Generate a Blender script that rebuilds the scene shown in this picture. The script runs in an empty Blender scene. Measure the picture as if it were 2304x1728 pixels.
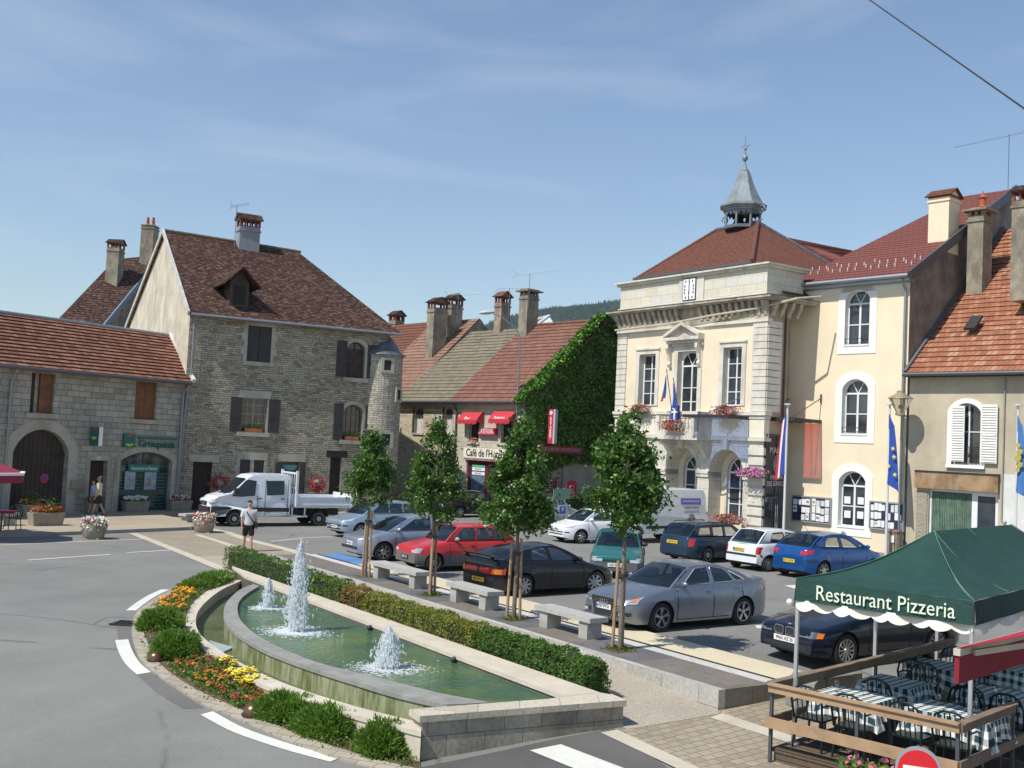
import bpy, bmesh, math, random
from mathutils import Vector, Matrix, noise
from mathutils.geometry import tessellate_polygon
R = math.radians
sc = bpy.context.scene
COL = sc.collection
rnd = random.Random(7)
CZ = 4.2; FPX = 2432.0; PITCH = R(3.2); ROLL = R(2.75)
FWD = Vector((0, math.cos(PITCH), math.sin(PITCH)))
BR = Vector((1, 0, 0)); BU = Vector((0, -math.sin(PITCH), math.cos(PITCH)))
CR = BR * math.cos(ROLL) + BU * math.sin(ROLL)
CU = BU * math.cos(ROLL) - BR * math.sin(ROLL)
cd = bpy.data.cameras.new('camera'); cam = bpy.data.objects.new('camera', cd); COL.objects.link(cam)
cd.lens = 38.0; cd.sensor_width = 36.0; cd.clip_start = 0.1; cd.clip_end = 5000
m = Matrix((CR, CU, -FWD)).transposed().to_4x4(); m.translation = (0, 0, CZ); cam.matrix_world = m
sc.camera = cam
SUN_AZ = R(-128); SUN_EL = R(53)
w = bpy.data.worlds.new('World'); sc.world = w; w.use_nodes = True
nt = w.node_tree; nt.nodes.clear()
out = nt.nodes.new('ShaderNodeOutputWorld'); bg = nt.nodes.new('ShaderNodeBackground'); bg.inputs[1].default_value = 0.125
sky = nt.nodes.new('ShaderNodeTexSky'); sky.sky_type = 'NISHITA'; sky.sun_disc = False
sky.sun_elevation = SUN_EL; sky.sun_rotation = SUN_AZ; sky.air_density = 1.2; sky.dust_density = 0.15; sky.ozone_density = 2.6
sky.altitude = 300
tc = nt.nodes.new('ShaderNodeTexCoord'); mp = nt.nodes.new('ShaderNodeMapping')
mp.inputs['Scale'].default_value = (1.6, 1.0, 7.0); mp.inputs['Rotation'].default_value = (0, R(8), 0)
n1 = nt.nodes.new('ShaderNodeTexNoise'); n1.inputs['Scale'].default_value = 1.7; n1.inputs['Detail'].default_value = 6; n1.inputs['Roughness'].default_value = 0.55; n1.inputs['Distortion'].default_value = 0.6
cr = nt.nodes.new('ShaderNodeValToRGB'); cr.color_ramp.elements[0].position = 0.52; cr.color_ramp.elements[1].position = 0.85
cr.color_ramp.elements[1].color = (0.32, 0.32, 0.32, 1)
mx = nt.nodes.new('ShaderNodeMix'); mx.data_type = 'RGBA'; mx.inputs[7].default_value = (6.2, 6.6, 7.4, 1)
nt.links.new(tc.outputs['Generated'], mp.inputs[0]); nt.links.new(mp.outputs[0], n1.inputs['Vector'])
nt.links.new(n1.outputs[0], cr.inputs[0]); nt.links.new(cr.outputs[0], mx.inputs[0])
nt.links.new(sky.outputs[0], mx.inputs[6]); nt.links.new(mx.outputs[2], bg.inputs[0]); nt.links.new(bg.outputs[0], out.inputs[0])
sl = bpy.data.lights.new('sun', 'SUN'); sl.energy = 4.8; sl.angle = R(0.5); sl.color = (1.0, 0.955, 0.87)
so = bpy.data.objects.new('sun', sl); COL.objects.link(so)
sd = Vector((math.sin(SUN_AZ) * math.cos(SUN_EL), math.cos(SUN_AZ) * math.cos(SUN_EL), math.sin(SUN_EL)))
so.rotation_euler = sd.to_track_quat('Z', 'Y').to_euler(); so.location = (-30, -10, 60)
sc.view_settings.view_transform = 'Standard'; sc.view_settings.look = 'None'; sc.view_settings.gamma = 1
sc.view_settings.exposure = 0.12
def ray(px, py):
 x = (px - 1152) / FPX; y = -(py - 864) / FPX
 return CR * x + CU * y + FWD
def gp(px, py, z=0.0):
 d = ray(px, py); t = (z - CZ) / d.z
 return Vector((d.x * t, d.y * t, z))
def sst(a, b, x):
 t = max(0, min(1, (x - a) / (b - a))); return t * t * (3 - 2 * t)
def gz(x, y):
 h = 3.95 + 0.45 * sst(23, 15, y) + 0.2 * sst(-1, -11, x) + 0.15 * sst(1.8, -1.2, x) * sst(19, 15, y)
 return CZ - h
def gg(px, py):
 z = 0.2
 for _ in range(12):
  p = gp(px, py, z); z = gz(p.x, p.y)
 return Vector((p.x, p.y, z))
def at_depth(px, py, Y):
 d = ray(px, py); t = Y / d.y
 return Vector((d.x * t, Y, CZ + d.z * t))
def tag(o, label=None, cat=None, group=None, kind=None):
 if label: o['label'] = label
 if cat: o['category'] = cat
 if group: o['group'] = group
 if kind: o['kind'] = kind
 return o
def empty(name, loc, rz=0, label=None, cat=None, group=None):
 o = bpy.data.objects.new(name, None); COL.objects.link(o); o.location = loc; o.rotation_euler = (0, 0, rz)
 o.empty_display_size = 0.3
 return tag(o, label, cat, group)
def kids(o): return [c for c in COL.objects if c.parent == o]
def copy_tree(o, parent=None):
 c = o.copy(); COL.objects.link(c)
 if parent: c.parent = parent
 for ch in kids(o): copy_tree(ch, c)
 return c
class MB:
 def __init__(s): s.v = []; s.f = []; s.mi = []; s.m = 0; s.uv = []; s.sm = []; s.smooth = False
 def P(s, p): s.v.append(tuple(p)); return len(s.v) - 1
 def F(s, idx, uv=None):
  s.f.append(tuple(idx)); s.mi.append(s.m); s.uv.append(uv); s.sm.append(s.smooth)
 def poly(s, pts, uv=None): s.F([s.P(p) for p in pts], uv); return s
 def box(s, x0, x1, y0, y1, z0, z1):
  i = [s.P(p) for p in ((x0,y0,z0),(x1,y0,z0),(x1,y1,z0),(x0,y1,z0),(x0,y0,z1),(x1,y0,z1),(x1,y1,z1),(x0,y1,z1))]
  for a in ((0,3,2,1),(4,5,6,7),(0,1,5,4),(1,2,6,5),(2,3,7,6),(3,0,4,7)): s.F([i[k] for k in a])
  return s
 def hexa(s, p):  # 8 points bottom 4 ccw, top 4 ccw
  i = [s.P(q) for q in p]
  for a in ((0,3,2,1),(4,5,6,7),(0,1,5,4),(1,2,6,5),(2,3,7,6),(3,0,4,7)): s.F([i[k] for k in a])
  return s
 def beam(s, a, b, w, h, up=(0,0,1)):
  a = Vector(a); b = Vector(b); d = (b - a).normalized(); up = Vector(up)
  if abs(d.dot(up)) > .99: up = Vector((1, 0, 0))
  r = d.cross(up).normalized(); u = r.cross(d)
  q = [];
  for c in (a, b):
   for (i, j) in ((-1,-1),(1,-1),(1,1),(-1,1)): q.append(c + r * (i * w / 2) + u * (j * h / 2))
  i = [s.P(x) for x in q]
  for k in ((0,1,2,3),(7,6,5,4),(0,4,5,1),(1,5,6,2),(2,6,7,3),(3,7,4,0)): s.F([i[n] for n in k])
  return s
 def tube(s, pts, r, n=8, cap=True):
  pts = [Vector(p) for p in pts]; rs = r if isinstance(r, (list, tuple)) else [r] * len(pts)
  rings = []; ref = None
  for i, p in enumerate(pts):
   d = (pts[min(i + 1, len(pts) - 1)] - pts[max(i - 1, 0)]).normalized()
   if ref is None: ref = d.orthogonal().normalized()
   ref = (ref - d * ref.dot(d)).normalized(); q = d.cross(ref)
   rings.append([s.P(p + (ref * math.cos(2*math.pi*k/n) + q * math.sin(2*math.pi*k/n)) * rs[i]) for k in range(n)])
  old = s.smooth; s.smooth = n > 5
  for a, b in zip(rings, rings[1:]):
   for k in range(n): s.F((a[k], a[(k+1) % n], b[(k+1) % n], b[k]))
  s.smooth = old
  if cap: s.F(rings[0][::-1]); s.F(rings[-1])
  return s
 def lathe(s, prof, c=(0,0,0), n=20, a0=0, a1=2*math.pi, sc_=(1,1)):
  full = abs(a1 - a0 - 2*math.pi) < 1e-6; N = n if full else n + 1
  rings = []
  for (r, z) in prof:
   rings.append([s.P((c[0] + r*sc_[0]*math.cos(a0 + (a1-a0)*k/n), c[1] + r*sc_[1]*math.sin(a0 + (a1-a0)*k/n), c[2] + z)) for k in range(N)])
  old = s.smooth; s.smooth = n > 8
  for a, b in zip(rings, rings[1:]):
   for k in range(n): s.F((a[k], a[(k+1) % N], b[(k+1) % N], b[k]))
  s.smooth = old
  if full:
   if prof[0][0] > 1e-4: s.F(rings[0][::-1])
   if prof[-1][0] > 1e-4: s.F(rings[-1])
  return s
 def sphere(s, c, r, n=12, sq=(1,1,1), zmin=-1.0):
  m = max(4, n // 2); prof = []
  rings = []
  for j in range(m + 1):
   ph = -math.pi/2 + math.pi*j/m; sz = max(zmin, math.sin(ph)); cr_ = max(1e-4, math.cos(ph))
   rings.append([s.P((c[0]+r*sq[0]*cr_*math.cos(2*math.pi*k/n), c[1]+r*sq[1]*cr_*math.sin(2*math.pi*k/n), c[2]+r*sq[2]*sz)) for k in range(n)])
  old = s.smooth; s.smooth = True
  for a, b in zip(rings, rings[1:]):
   for k in range(n): s.F((a[k], a[(k+1) % n], b[(k+1) % n], b[k]))
  s.smooth = old
  return s
 def prism(s, pts, dvec):  # planar polygon (ccw seen from -dvec side) extruded along dvec
  d = Vector(dvec); a = [s.P(p) for p in pts]; b = [s.P(Vector(p) + d) for p in pts]; n = len(pts)
  s.F(a[::-1]); s.F(b)
  for k in range(n): s.F((a[k], a[(k+1) % n], b[(k+1) % n], b[k]))
  return s
 def tess(s, loops, fn=None):  # loops of 2D points, holes allowed
  fl = [p for l in loops for p in l]
  tr = tessellate_polygon([[Vector((p[0], p[1], 0)) for p in l] for l in loops])
  idx = [s.P(fn(*p) if fn else (p[0], p[1], 0)) for p in fl]
  for t in tr:
   a, b, c = (Vector(s.v[idx[i]]) for i in t)
   s.F([idx[i] for i in t])
  return s
 def build(s, name, mat, parent=None, loc=None, rz=None, sharp=35, fixn=True):
  me = bpy.data.meshes.new(name); me.from_pydata(s.v, [], s.f)
  mats = mat if isinstance(mat, (list, tuple)) else [mat]
  for m_ in mats: me.materials.append(m_)
  me.polygons.foreach_set('material_index', s.mi)
  me.polygons.foreach_set('use_smooth', s.sm)
  ul = me.uv_layers.new(name='UVMap')
  for p, uv in zip(me.polygons, s.uv):
   if uv is None:
    n = p.normal
    if abs(n.z) > 0.999: t = Vector((1,0,0)); b = Vector((0,1,0))
    else:
     t = Vector((-n.y, n.x, 0)).normalized(); b = n.cross(t)
     if abs(n.z) < 0.2:
      b = Vector((0,0,1))
    for li in p.loop_indices:
     co = me.vertices[me.loops[li].vertex_index].co
     ul.data[li].uv = (co.dot(t), co.dot(b))
   else:
    for k, li in enumerate(p.loop_indices): ul.data[li].uv = uv[k]
  me.update()
  if any(s.sm): me.set_sharp_from_angle(angle=R(sharp))
  o = bpy.data.objects.new(name, me); COL.objects.link(o)
  if parent is not None: o.parent = parent
  if loc is not None: o.location = loc
  if rz is not None: o.rotation_euler = (0, 0, rz)
  return o
MATS = {}
def newmat(name):
 m_ = bpy.data.materials.new(name); m_.use_nodes = True; t = m_.node_tree; t.nodes.clear()
 o = t.nodes.new('ShaderNodeOutputMaterial'); b = t.nodes.new('ShaderNodeBsdfPrincipled'); t.links.new(b.outputs[0], o.inputs[0])
 return m_, t, b, o
def N(t, typ, **kw):
 n = t.nodes.new('ShaderNode' + typ)
 for k, v in kw.items():
  if k in n.inputs: n.inputs[k].default_value = v
  else: setattr(n, k, v)
 return n
def col(c, k=1.0): return (min(1, c[0]*k), min(1, c[1]*k), min(1, c[2]*k), 1)
def ramp(t, fac, stops):
 r = t.nodes.new('ShaderNodeValToRGB'); e = r.color_ramp.elements
 while len(e) < len(stops): e.new(0.5)
 for k, (p, c) in enumerate(stops):
  e[k].position = p; e[k].color = c if len(c) == 4 else (*c, 1)
 t.links.new(fac, r.inputs[0]); return r
def mixc(t, fac, a, b, mode='MIX'):
 m_ = t.nodes.new('ShaderNodeMix'); m_.data_type = 'RGBA'; m_.blend_type = mode
 for sock, v in ((m_.inputs[0], fac), (m_.inputs[6], a), (m_.inputs[7], b)):
  if hasattr(v, 'is_output') or hasattr(v, 'links'): t.links.new(v, sock)
  else: sock.default_value = v
 return m_.outputs[2]
def math_(t, op, a, b=0.0):
 m_ = t.nodes.new('ShaderNodeMath'); m_.operation = op
 for sock, v in ((m_.inputs[0], a), (m_.inputs[1], b)):
  if hasattr(v, 'links'): t.links.new(v, sock)
  else: sock.default_value = v
 return m_.outputs[0]
def coord(t, which='UV', scale=(1,1,1), rot=0):
 c = t.nodes.new('ShaderNodeTexCoord'); mp_ = t.nodes.new('ShaderNodeMapping')
 mp_.inputs['Scale'].default_value = scale; mp_.inputs['Rotation'].default_value = (0, 0, rot)
 t.links.new(c.outputs[which], mp_.inputs[0]); return mp_.outputs[0]
def bumpn(t, b, h, strength=.3, dist=.02):
 n = t.nodes.new('ShaderNodeBump'); n.inputs['Strength'].default_value = strength; n.inputs['Distance'].default_value = dist
 t.links.new(h, n.inputs['Height']); t.links.new(n.outputs[0], b.inputs['Normal'])
def pm(name, c, var=.12, scale=3.0, rough=.8, bump=.0, metal=0.0, spec=.5, fine=0.0, coat=0.0, stain=None, which='Object'):
 if name in MATS: return MATS[name]
 m_, t, b, o = newmat(name); v = coord(t, which)
 n = N(t, 'TexNoise', Scale=scale, Detail=6.0, Roughness=.6); t.links.new(v, n.inputs['Vector'])
 c_ = ramp(t, n.outputs[0], [(.25, col(c, 1-var*1.6)), (.75, col(c, 1+var))]).outputs[0]
 if fine:
  n2 = N(t, 'TexNoise', Scale=scale*25, Detail=3.0); t.links.new(v, n2.inputs['Vector'])
  f2 = ramp(t, n2.outputs[0], [(.3, (1-fine,)*3), (.7, (1+0,)*3)]).outputs[0]
  c_ = mixc(t, 1.0, c_, f2, 'MULTIPLY')
 if stain:
  n3 = N(t, 'TexNoise', Scale=.7, Detail=5.0, Roughness=.7); t.links.new(coord(t, which, (1,1,.35)), n3.inputs['Vector'])
  f3 = ramp(t, n3.outputs[0], [(.5, (0,0,0)), (.72, (1,1,1))]).outputs[0]
  c_ = mixc(t, f3, c_, col(stain))
 t.links.new(c_, b.inputs['Base Color']); b.inputs['Roughness'].default_value = rough; b.inputs['Metallic'].default_value = metal
 b.inputs['Specular IOR Level'].default_value = spec
 if coat: b.inputs['Coat Weight'].default_value = coat; b.inputs['Coat Roughness'].default_value = .04
 if bump:
  n4 = N(t, 'TexNoise', Scale=scale*12, Detail=4.0); t.links.new(v, n4.inputs['Vector']); bumpn(t, b, n4.outputs[0], bump, .02)
 MATS[name] = m_; return m_
def flat(name, c, rough=.5, metal=0.0, spec=.5, coat=0.0, emit=0.0):
 if name in MATS: return MATS[name]
 return pm(name, c, var=.03, scale=8, rough=rough, metal=metal, spec=spec, coat=coat)
def stonemat(name, cols, mortar, bw=.4, bh=.14, ms=.012, dist=.05, bump=.6, stain=.35, rag=0.5, stainc=(.09,.085,.075)):
 m_, t, b, o = newmat(name); v = coord(t, 'UV')
 nd = N(t, 'TexNoise', Scale=2.2, Detail=3.0); t.links.new(v, nd.inputs['Vector'])
 sub = N(t, 'VectorMath', operation='SUBTRACT'); t.links.new(nd.outputs['Color'], sub.inputs[0]); sub.inputs[1].default_value = (.5,.5,.5)
 scl = N(t, 'VectorMath', operation='SCALE'); t.links.new(sub.outputs[0], scl.inputs[0]); scl.inputs['Scale'].default_value = dist
 add = N(t, 'VectorMath', operation='ADD'); t.links.new(v, add.inputs[0]); t.links.new(scl.outputs[0], add.inputs[1])
 br = N(t, 'TexBrick', Scale=1.0); t.links.new(add.outputs[0], br.inputs['Vector'])
 br.inputs['Color1'].default_value = (0,0,0,1); br.inputs['Color2'].default_value = (1,1,1,1); br.inputs['Mortar'].default_value = (.5,.5,.5,1)
 br.inputs['Mortar Size'].default_value = ms; br.inputs['Mortar Smooth'].default_value = .3; br.inputs['Bias'].default_value = 0
 br.inputs['Brick Width'].default_value = bw; br.inputs['Row Height'].default_value = bh; br.offset = .5; br.squash = rag; br.squash_frequency = 3
 k = len(cols)
 c_ = ramp(t, br.outputs['Color'], [(i/(k-1), col(cc)) for i, cc in enumerate(cols)]).outputs[0]
 nb = N(t, 'TexNoise', Scale=.45, Detail=6.0, Roughness=.65); t.links.new(v, nb.inputs['Vector'])
 st = ramp(t, nb.outputs[0], [(.35, (0,0,0)), (.75, (stain,)*3)]).outputs[0]
 nf = N(t, 'TexNoise', Scale=14.0, Detail=4.0); t.links.new(v, nf.inputs['Vector'])
 c_ = mixc(t, 1.0, c_, ramp(t, nf.outputs[0], [(.3, (.72,)*3), (.7, (1.0,)*3)]).outputs[0], 'MULTIPLY')
 c_ = mixc(t, br.outputs['Fac'], c_, col(mortar))
 c_ = mixc(t, st, c_, col(stainc))
 t.links.new(c_, b.inputs['Base Color']); b.inputs['Roughness'].default_value = .9; b.inputs['Specular IOR Level'].default_value = .2
 h = math_(t, 'SUBTRACT', math_(t, 'MULTIPLY', nf.outputs[0], .5), br.outputs['Fac']); bumpn(t, b, h, bump, .03)
 MATS[name] = m_; return m_
def tilemat(name, cols, bw=.22, bh=.33, lichen=.25, lichc=(.22,.2,.15), dark=(.03,.02,.016), spread=1.0):
 m_, t, b, o = newmat(name); v = coord(t, 'UV')
 br = N(t, 'TexBrick', Scale=1.0); t.links.new(v, br.inputs['Vector'])
 br.inputs['Color1'].default_value = (0,0,0,1); br.inputs['Color2'].default_value = (1,1,1,1); br.inputs['Mortar'].default_value = (.4,.4,.4,1)
 br.inputs['Mortar Size'].default_value = .012; br.inputs['Mortar Smooth'].default_value = .5; br.inputs['Bias'].default_value = 0
 br.inputs['Brick Width'].default_value = bw; br.inputs['Row Height'].default_value = bh; br.offset = .5
 nb = N(t, 'TexNoise', Scale=.5, Detail=5.0, Roughness=.6); t.links.new(v, nb.inputs['Vector'])
 nf = N(t, 'TexNoise', Scale=5.0, Detail=5.0, Roughness=.7); t.links.new(v, nf.inputs['Vector'])
 fac = math_(t, 'ADD', math_(t, 'MULTIPLY', br.outputs['Color'], .55*spread), math_(t, 'ADD', math_(t, 'MULTIPLY', nb.outputs[0], .5), -.05))
 k = len(cols)
 c_ = ramp(t, fac, [(i/(k-1), col(cc)) for i, cc in enumerate(cols)]).outputs[0]
 li = ramp(t, nf.outputs[0], [(.56, (0,0,0)), (.72, (lichen*2,)*3)]).outputs[0]
 c_ = mixc(t, li, c_, col(lichc))
 c_ = mixc(t, math_(t, 'MULTIPLY', br.outputs['Fac'], .75), c_, col(dark))
 t.links.new(c_, b.inputs['Base Color']); b.inputs['Roughness'].default_value = .85; b.inputs['Specular IOR Level'].default_value = .2
 bumpn(t, b, math_(t, 'SUBTRACT', math_(t, 'MULTIPLY', br.outputs['Color'], .4), br.outputs['Fac']), .6, .02)
 MATS[name] = m_; return m_
def glassmat(name, tint=(.03,.035,.04), rough=.03):
 m_, t, b, o = newmat(name)
 n = N(t, 'TexNoise', Scale=1.3, Detail=2.0); t.links.new(coord(t, 'Object'), n.inputs['Vector'])
 c_ = ramp(t, n.outputs[0], [(.3, col(tint, .5)), (.7, col(tint, 1.6))]).outputs[0]
 t.links.new(c_, b.inputs['Base Color']); b.inputs['Roughness'].default_value = rough; b.inputs['Specular IOR Level'].default_value = .7
 bumpn(t, b, n.outputs[0], .06, .02)
 MATS[name] = m_; return m_
def tintglass(name, tint, refl=.16):
 m_, t, b, o = newmat(name); t.nodes.remove(b)
 tr = N(t, 'BsdfTransparent', Color=col(tint)); gl = N(t, 'BsdfGlossy', Roughness=.03, Color=(.8,.85,.9,1)); mx_ = t.nodes.new('ShaderNodeMixShader')
 lw = N(t, 'LayerWeight', Blend=.25); f = math_(t, 'ADD', math_(t, 'MULTIPLY', lw.outputs['Fresnel'], .6), refl)
 t.links.new(f, mx_.inputs[0]); t.links.new(tr.outputs[0], mx_.inputs[1]); t.links.new(gl.outputs[0], mx_.inputs[2]); t.links.new(mx_.outputs[0], o.inputs[0])
 MATS[name] = m_; return m_
def leafmat(name, cols, trans=.35, rough=.5, spec=.4):
 m_, t, b, o = newmat(name)
 g = t.nodes.new('ShaderNodeNewGeometry'); k = len(cols)
 n = N(t, 'TexNoise', Scale=1.6, Detail=3.0); t.links.new(coord(t, 'Object'), n.inputs['Vector'])
 fac = math_(t, 'ADD', math_(t, 'MULTIPLY', g.outputs['Random Per Island'], .7), math_(t, 'MULTIPLY', n.outputs[0], .5))
 fac = math_(t, 'SUBTRACT', fac, .1)
 c_ = ramp(t, fac, [(i/(k-1), col(cc)) for i, cc in enumerate(cols)]).outputs[0]
 t.links.new(c_, b.inputs['Base Color']); b.inputs['Roughness'].default_value = rough; b.inputs['Specular IOR Level'].default_value = spec
 tl = t.nodes.new('ShaderNodeBsdfTranslucent'); mx_ = t.nodes.new('ShaderNodeMixShader'); mx_.inputs[0].default_value = trans
 t.links.new(mixc(t, 1.0, c_, (1.0, 1.1, .55, 1), 'MULTIPLY'), tl.inputs[0]); t.links.new(b.outputs[0], mx_.inputs[1]); t.links.new(tl.outputs[0], mx_.inputs[2]); t.links.new(mx_.outputs[0], o.inputs[0])
 MATS[name] = m_; return m_
def text(name, s, mat, parent, loc, rot, size, ext=.004, ax='CENTER', sx=1.0, bold=0.0, maxw=None, shear=0.0):
 c = bpy.data.curves.new(name, 'FONT'); c.body = s; c.size = size; c.extrude = ext; c.align_x = ax; c.align_y = 'CENTER'; c.offset = bold; c.shear = shear
 c.resolution_u = 3
 o = bpy.data.objects.new(name, c); COL.objects.link(o); bpy.context.view_layer.update()
 dg = bpy.context.evaluated_depsgraph_get(); me = bpy.data.meshes.new_from_object(o.evaluated_get(dg))
 bpy.data.objects.remove(o); bpy.data.curves.remove(c)
 if maxw:
  ws = [v.co.x for v in me.vertices]; w_ = max(ws) - min(ws)
  if w_ > 0: sx = maxw / w_
 me.materials.clear(); me.materials.append(mat); me.name = name
 o = bpy.data.objects.new(name, me); COL.objects.link(o); o.parent = parent; o.location = loc; o.rotation_euler = rot; o.scale = (sx, 1, 1)
 return o
def leaf(mb, p, s, up=None, asp=.5):
 p = Vector(p); d = Vector((rnd.gauss(0,1), rnd.gauss(0,1), rnd.gauss(0,.7)))
 if up is not None: d = d * .8 + Vector(up)
 d.normalize(); r = d.orthogonal().normalized(); r.rotate(Matrix.Rotation(rnd.uniform(0, 6.28), 3, d)); q = d.cross(r)
 a = p - r*s*.5; b = p + q*s*asp*.5 + d*s*.06; c = p + r*s*.55; e = p - q*s*asp*.5 + d*s*.06
 mb.F([mb.P(a), mb.P(b), mb.P(c), mb.P(e)])
# GROUND
def gravelmat(name, c, sc_=60, var=.35, rough=.95, bump=.4, big=.12, cracks=0):
 m_, t, b, o = newmat(name); v = coord(t, 'Object')
 n = N(t, 'TexNoise', Scale=sc_, Detail=3.0, Roughness=.7); t.links.new(v, n.inputs['Vector'])
 nb = N(t, 'TexNoise', Scale=.35, Detail=6.0, Roughness=.65); t.links.new(v, nb.inputs['Vector'])
 c1 = ramp(t, n.outputs[0], [(.3, col(c, 1-var)), (.7, col(c, 1+var*.8))]).outputs[0]
 c2 = ramp(t, nb.outputs[0], [(.3, (1-big*1.6,)*3), (.7, (1+big*.2,)*3)]).outputs[0]
 c_ = mixc(t, 1.0, c1, c2, 'MULTIPLY')
 if cracks:
  nm = N(t, 'TexNoise', Scale=.5, Detail=4.0); t.links.new(v, nm.inputs['Vector'])
  vv = mixc(t, .25, v, nm.outputs['Color'])
  vo = N(t, 'TexVoronoi', feature='DISTANCE_TO_EDGE', Scale=.16); t.links.new(vv, vo.inputs['Vector'])
  cf = ramp(t, vo.outputs['Distance'], [(0.0, (.8,)*3), (.006, (0,)*3)]).outputs[0]
  nk = N(t, 'TexNoise', Scale=.6, Detail=2.0); t.links.new(v, nk.inputs['Vector'])
  cf = math_(t, 'MULTIPLY', cf, ramp(t, nk.outputs[0], [(.48, (0,)*3), (.6, (1,)*3)]).outputs[0])
  c_ = mixc(t, cf, c_, col(c, .35))
  ns = N(t, 'TexNoise', Scale=1.1, Detail=7.0, Roughness=.75); t.links.new(coord(t, 'Object', (1, .3, 1), R(-30)), ns.inputs['Vector'])
  c_ = mixc(t, ramp(t, ns.outputs[0], [(.56, (0,)*3), (.75, (.35,)*3)]).outputs[0], c_, col(c, .62))
 t.links.new(c_, b.inputs['Base Color']); b.inputs['Roughness'].default_value = rough; b.inputs['Specular IOR Level'].default_value = .25
 if bump: bumpn(t, b, n.outputs[0], bump, .01)
 return m_
def pavemat(name, cols, mortar, bw, bh, rot=0.0, ms=.008, var=.2, bump=.5, off=.5, squash=1.0):
 m_, t, b, o = newmat(name); v = coord(t, 'Object', rot=rot)
 br = N(t, 'TexBrick', Scale=1.0); t.links.new(v, br.inputs['Vector'])
 br.inputs['Color1'].default_value = (0,0,0,1); br.inputs['Color2'].default_value = (1,1,1,1); br.inputs['Mortar'].default_value = (.5,)*3 + (1,)
 br.inputs['Mortar Size'].default_value = ms; br.inputs['Mortar Smooth'].default_value = .4; br.inputs['Bias'].default_value = 0
 br.inputs['Brick Width'].default_value = bw; br.inputs['Row Height'].default_value = bh; br.offset = off
 nb = N(t, 'TexNoise', Scale=.8, Detail=6.0, Roughness=.7); t.links.new(v, nb.inputs['Vector'])
 n = N(t, 'TexNoise', Scale=40.0, Detail=3.0); t.links.new(v, n.inputs['Vector'])
 k = len(cols)
 c_ = ramp(t, br.outputs['Color'], [(i/(k-1), col(cc)) for i, cc in enumerate(cols)]).outputs[0]
 c_ = mixc(t, 1.0, c_, ramp(t, nb.outputs[0], [(.3, (1-var*1.4,)*3), (.7, (1,)*3)]).outputs[0], 'MULTIPLY')
 c_ = mixc(t, 1.0, c_, ramp(t, n.outputs[0], [(.3, (1-var,)*3), (.7, (1,)*3)]).outputs[0], 'MULTIPLY')
 c_ = mixc(t, br.outputs['Fac'], c_, col(mortar))
 t.links.new(c_, b.inputs['Base Color']); b.inputs['Roughness'].default_value = .9; b.inputs['Specular IOR Level'].default_value = .25
 bumpn(t, b, math_(t, 'SUBTRACT', math_(t, 'MULTIPLY', n.outputs[0], .3), br.outputs['Fac']), bump, .012)
 return m_
A_U = R(-33.7)
Ud = Vector((math.sin(A_U), math.cos(A_U), 0)); Vd = Vector((math.cos(A_U), -math.sin(A_U), 0))
P0 = gp(1617, 1553, .30)
def UV(s, t, z=.30): p = P0 + Ud*s + Vd*t; return Vector((p.x, p.y, z))
def st(p): d = p - P0; return d.dot(Ud), d.dot(Vd)
PRZ = math.pi/2 - A_U   # rotation so that local x = along promenade
M_asph = gravelmat('asphalt', (.23,.225,.21), 55, .22, big=.14, cracks=1, bump=.3)
M_asph2 = gravelmat('dark_asphalt', (.13,.125,.12), 50, .25, big=.2)
M_gravel = gravelmat('gravel', (.42,.37,.30), 38, .45, bump=.7)
M_side = gravelmat('beige_pavement', (.40,.34,.25), 25, .2, big=.12)
M_cob = pavemat('beige_cobbles', [(.34,.28,.20),(.44,.37,.27),(.39,.34,.26)], (.17,.14,.10), .24, .17, R(-38), .010)
M_cross = pavemat('crossing_pavers', [(.36,.31,.23),(.42,.36,.27),(.38,.33,.26)], (.26,.22,.16), .16, .12, R(-33), .008)
M_ring = pavemat('ring_pavers', [(.42,.37,.29),(.50,.44,.35),(.45,.41,.33)], (.22,.19,.14), .3, .22, R(20), .01)
M_band = pm('light_stone_band', (.55,.49,.39), .1, 1.5, .85, .2, fine=.15)
M_yel = gravelmat('cream_band', (.62,.54,.38), 45, .12, big=.1, bump=.15)
M_whi = pavemat('white_slabs', [(.58,.56,.52),(.62,.60,.56)], (.35,.34,.32), 1.1, 2, -A_U+math.pi/2, .01, .12, .2)
M_brown = pavemat('brown_pavers', [(.20,.175,.15),(.25,.22,.19),(.22,.2,.18)], (.15,.13,.11), .12, .12, -A_U+math.pi/2, .006, .2, .3)
M_dark = pavemat('dark_pavers', [(.13,.135,.14),(.17,.17,.175)], (.09,.09,.09), .5, .5, -A_U+math.pi/2, .008, .15, .2)
M_paint = pm('road_paint', (.74,.73,.66), .06, 2, .7, .1, fine=.25)
M_blue = pm('blue_paint', (.10,.24,.48), .2, 2, .8, fine=.2)
M_soil = gravelmat('soil', (.13,.09,.06), 20, .4, bump=.8)
M_stone = pm('cream_cap_stone', (.62,.55,.44), .12, 1.3, .85, .25, fine=.18)
M_black = flat('black', (.012,.012,.013), .7)
GX = [-3000,-400,-250,-150,-100,-80,-65,-52,-45] + [-40 + i for i in range(20)] + [-20 + .5*i for i in range(80)] + [20 + i for i in range(21)] + [48,60,80,110,160,250,400,3000]
GY = [-30,-10,0,5,8] + [9 + .5*i for i in range(62)] + [40 + i for i in range(31)] + [75,82,90,100,120,150,200,300,600,1200,4000]
def inpoly(p, poly):
 x, y = p[0], p[1]; c = False; n = len(poly)
 for i in range(n):
  x1, y1 = poly[i][:2]; x2, y2 = poly[i-1][:2]
  if (y1 > y) != (y2 > y) and x < (x2-x1)*(y-y1)/(y2-y1)+x1: c = not c
 return c
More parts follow.
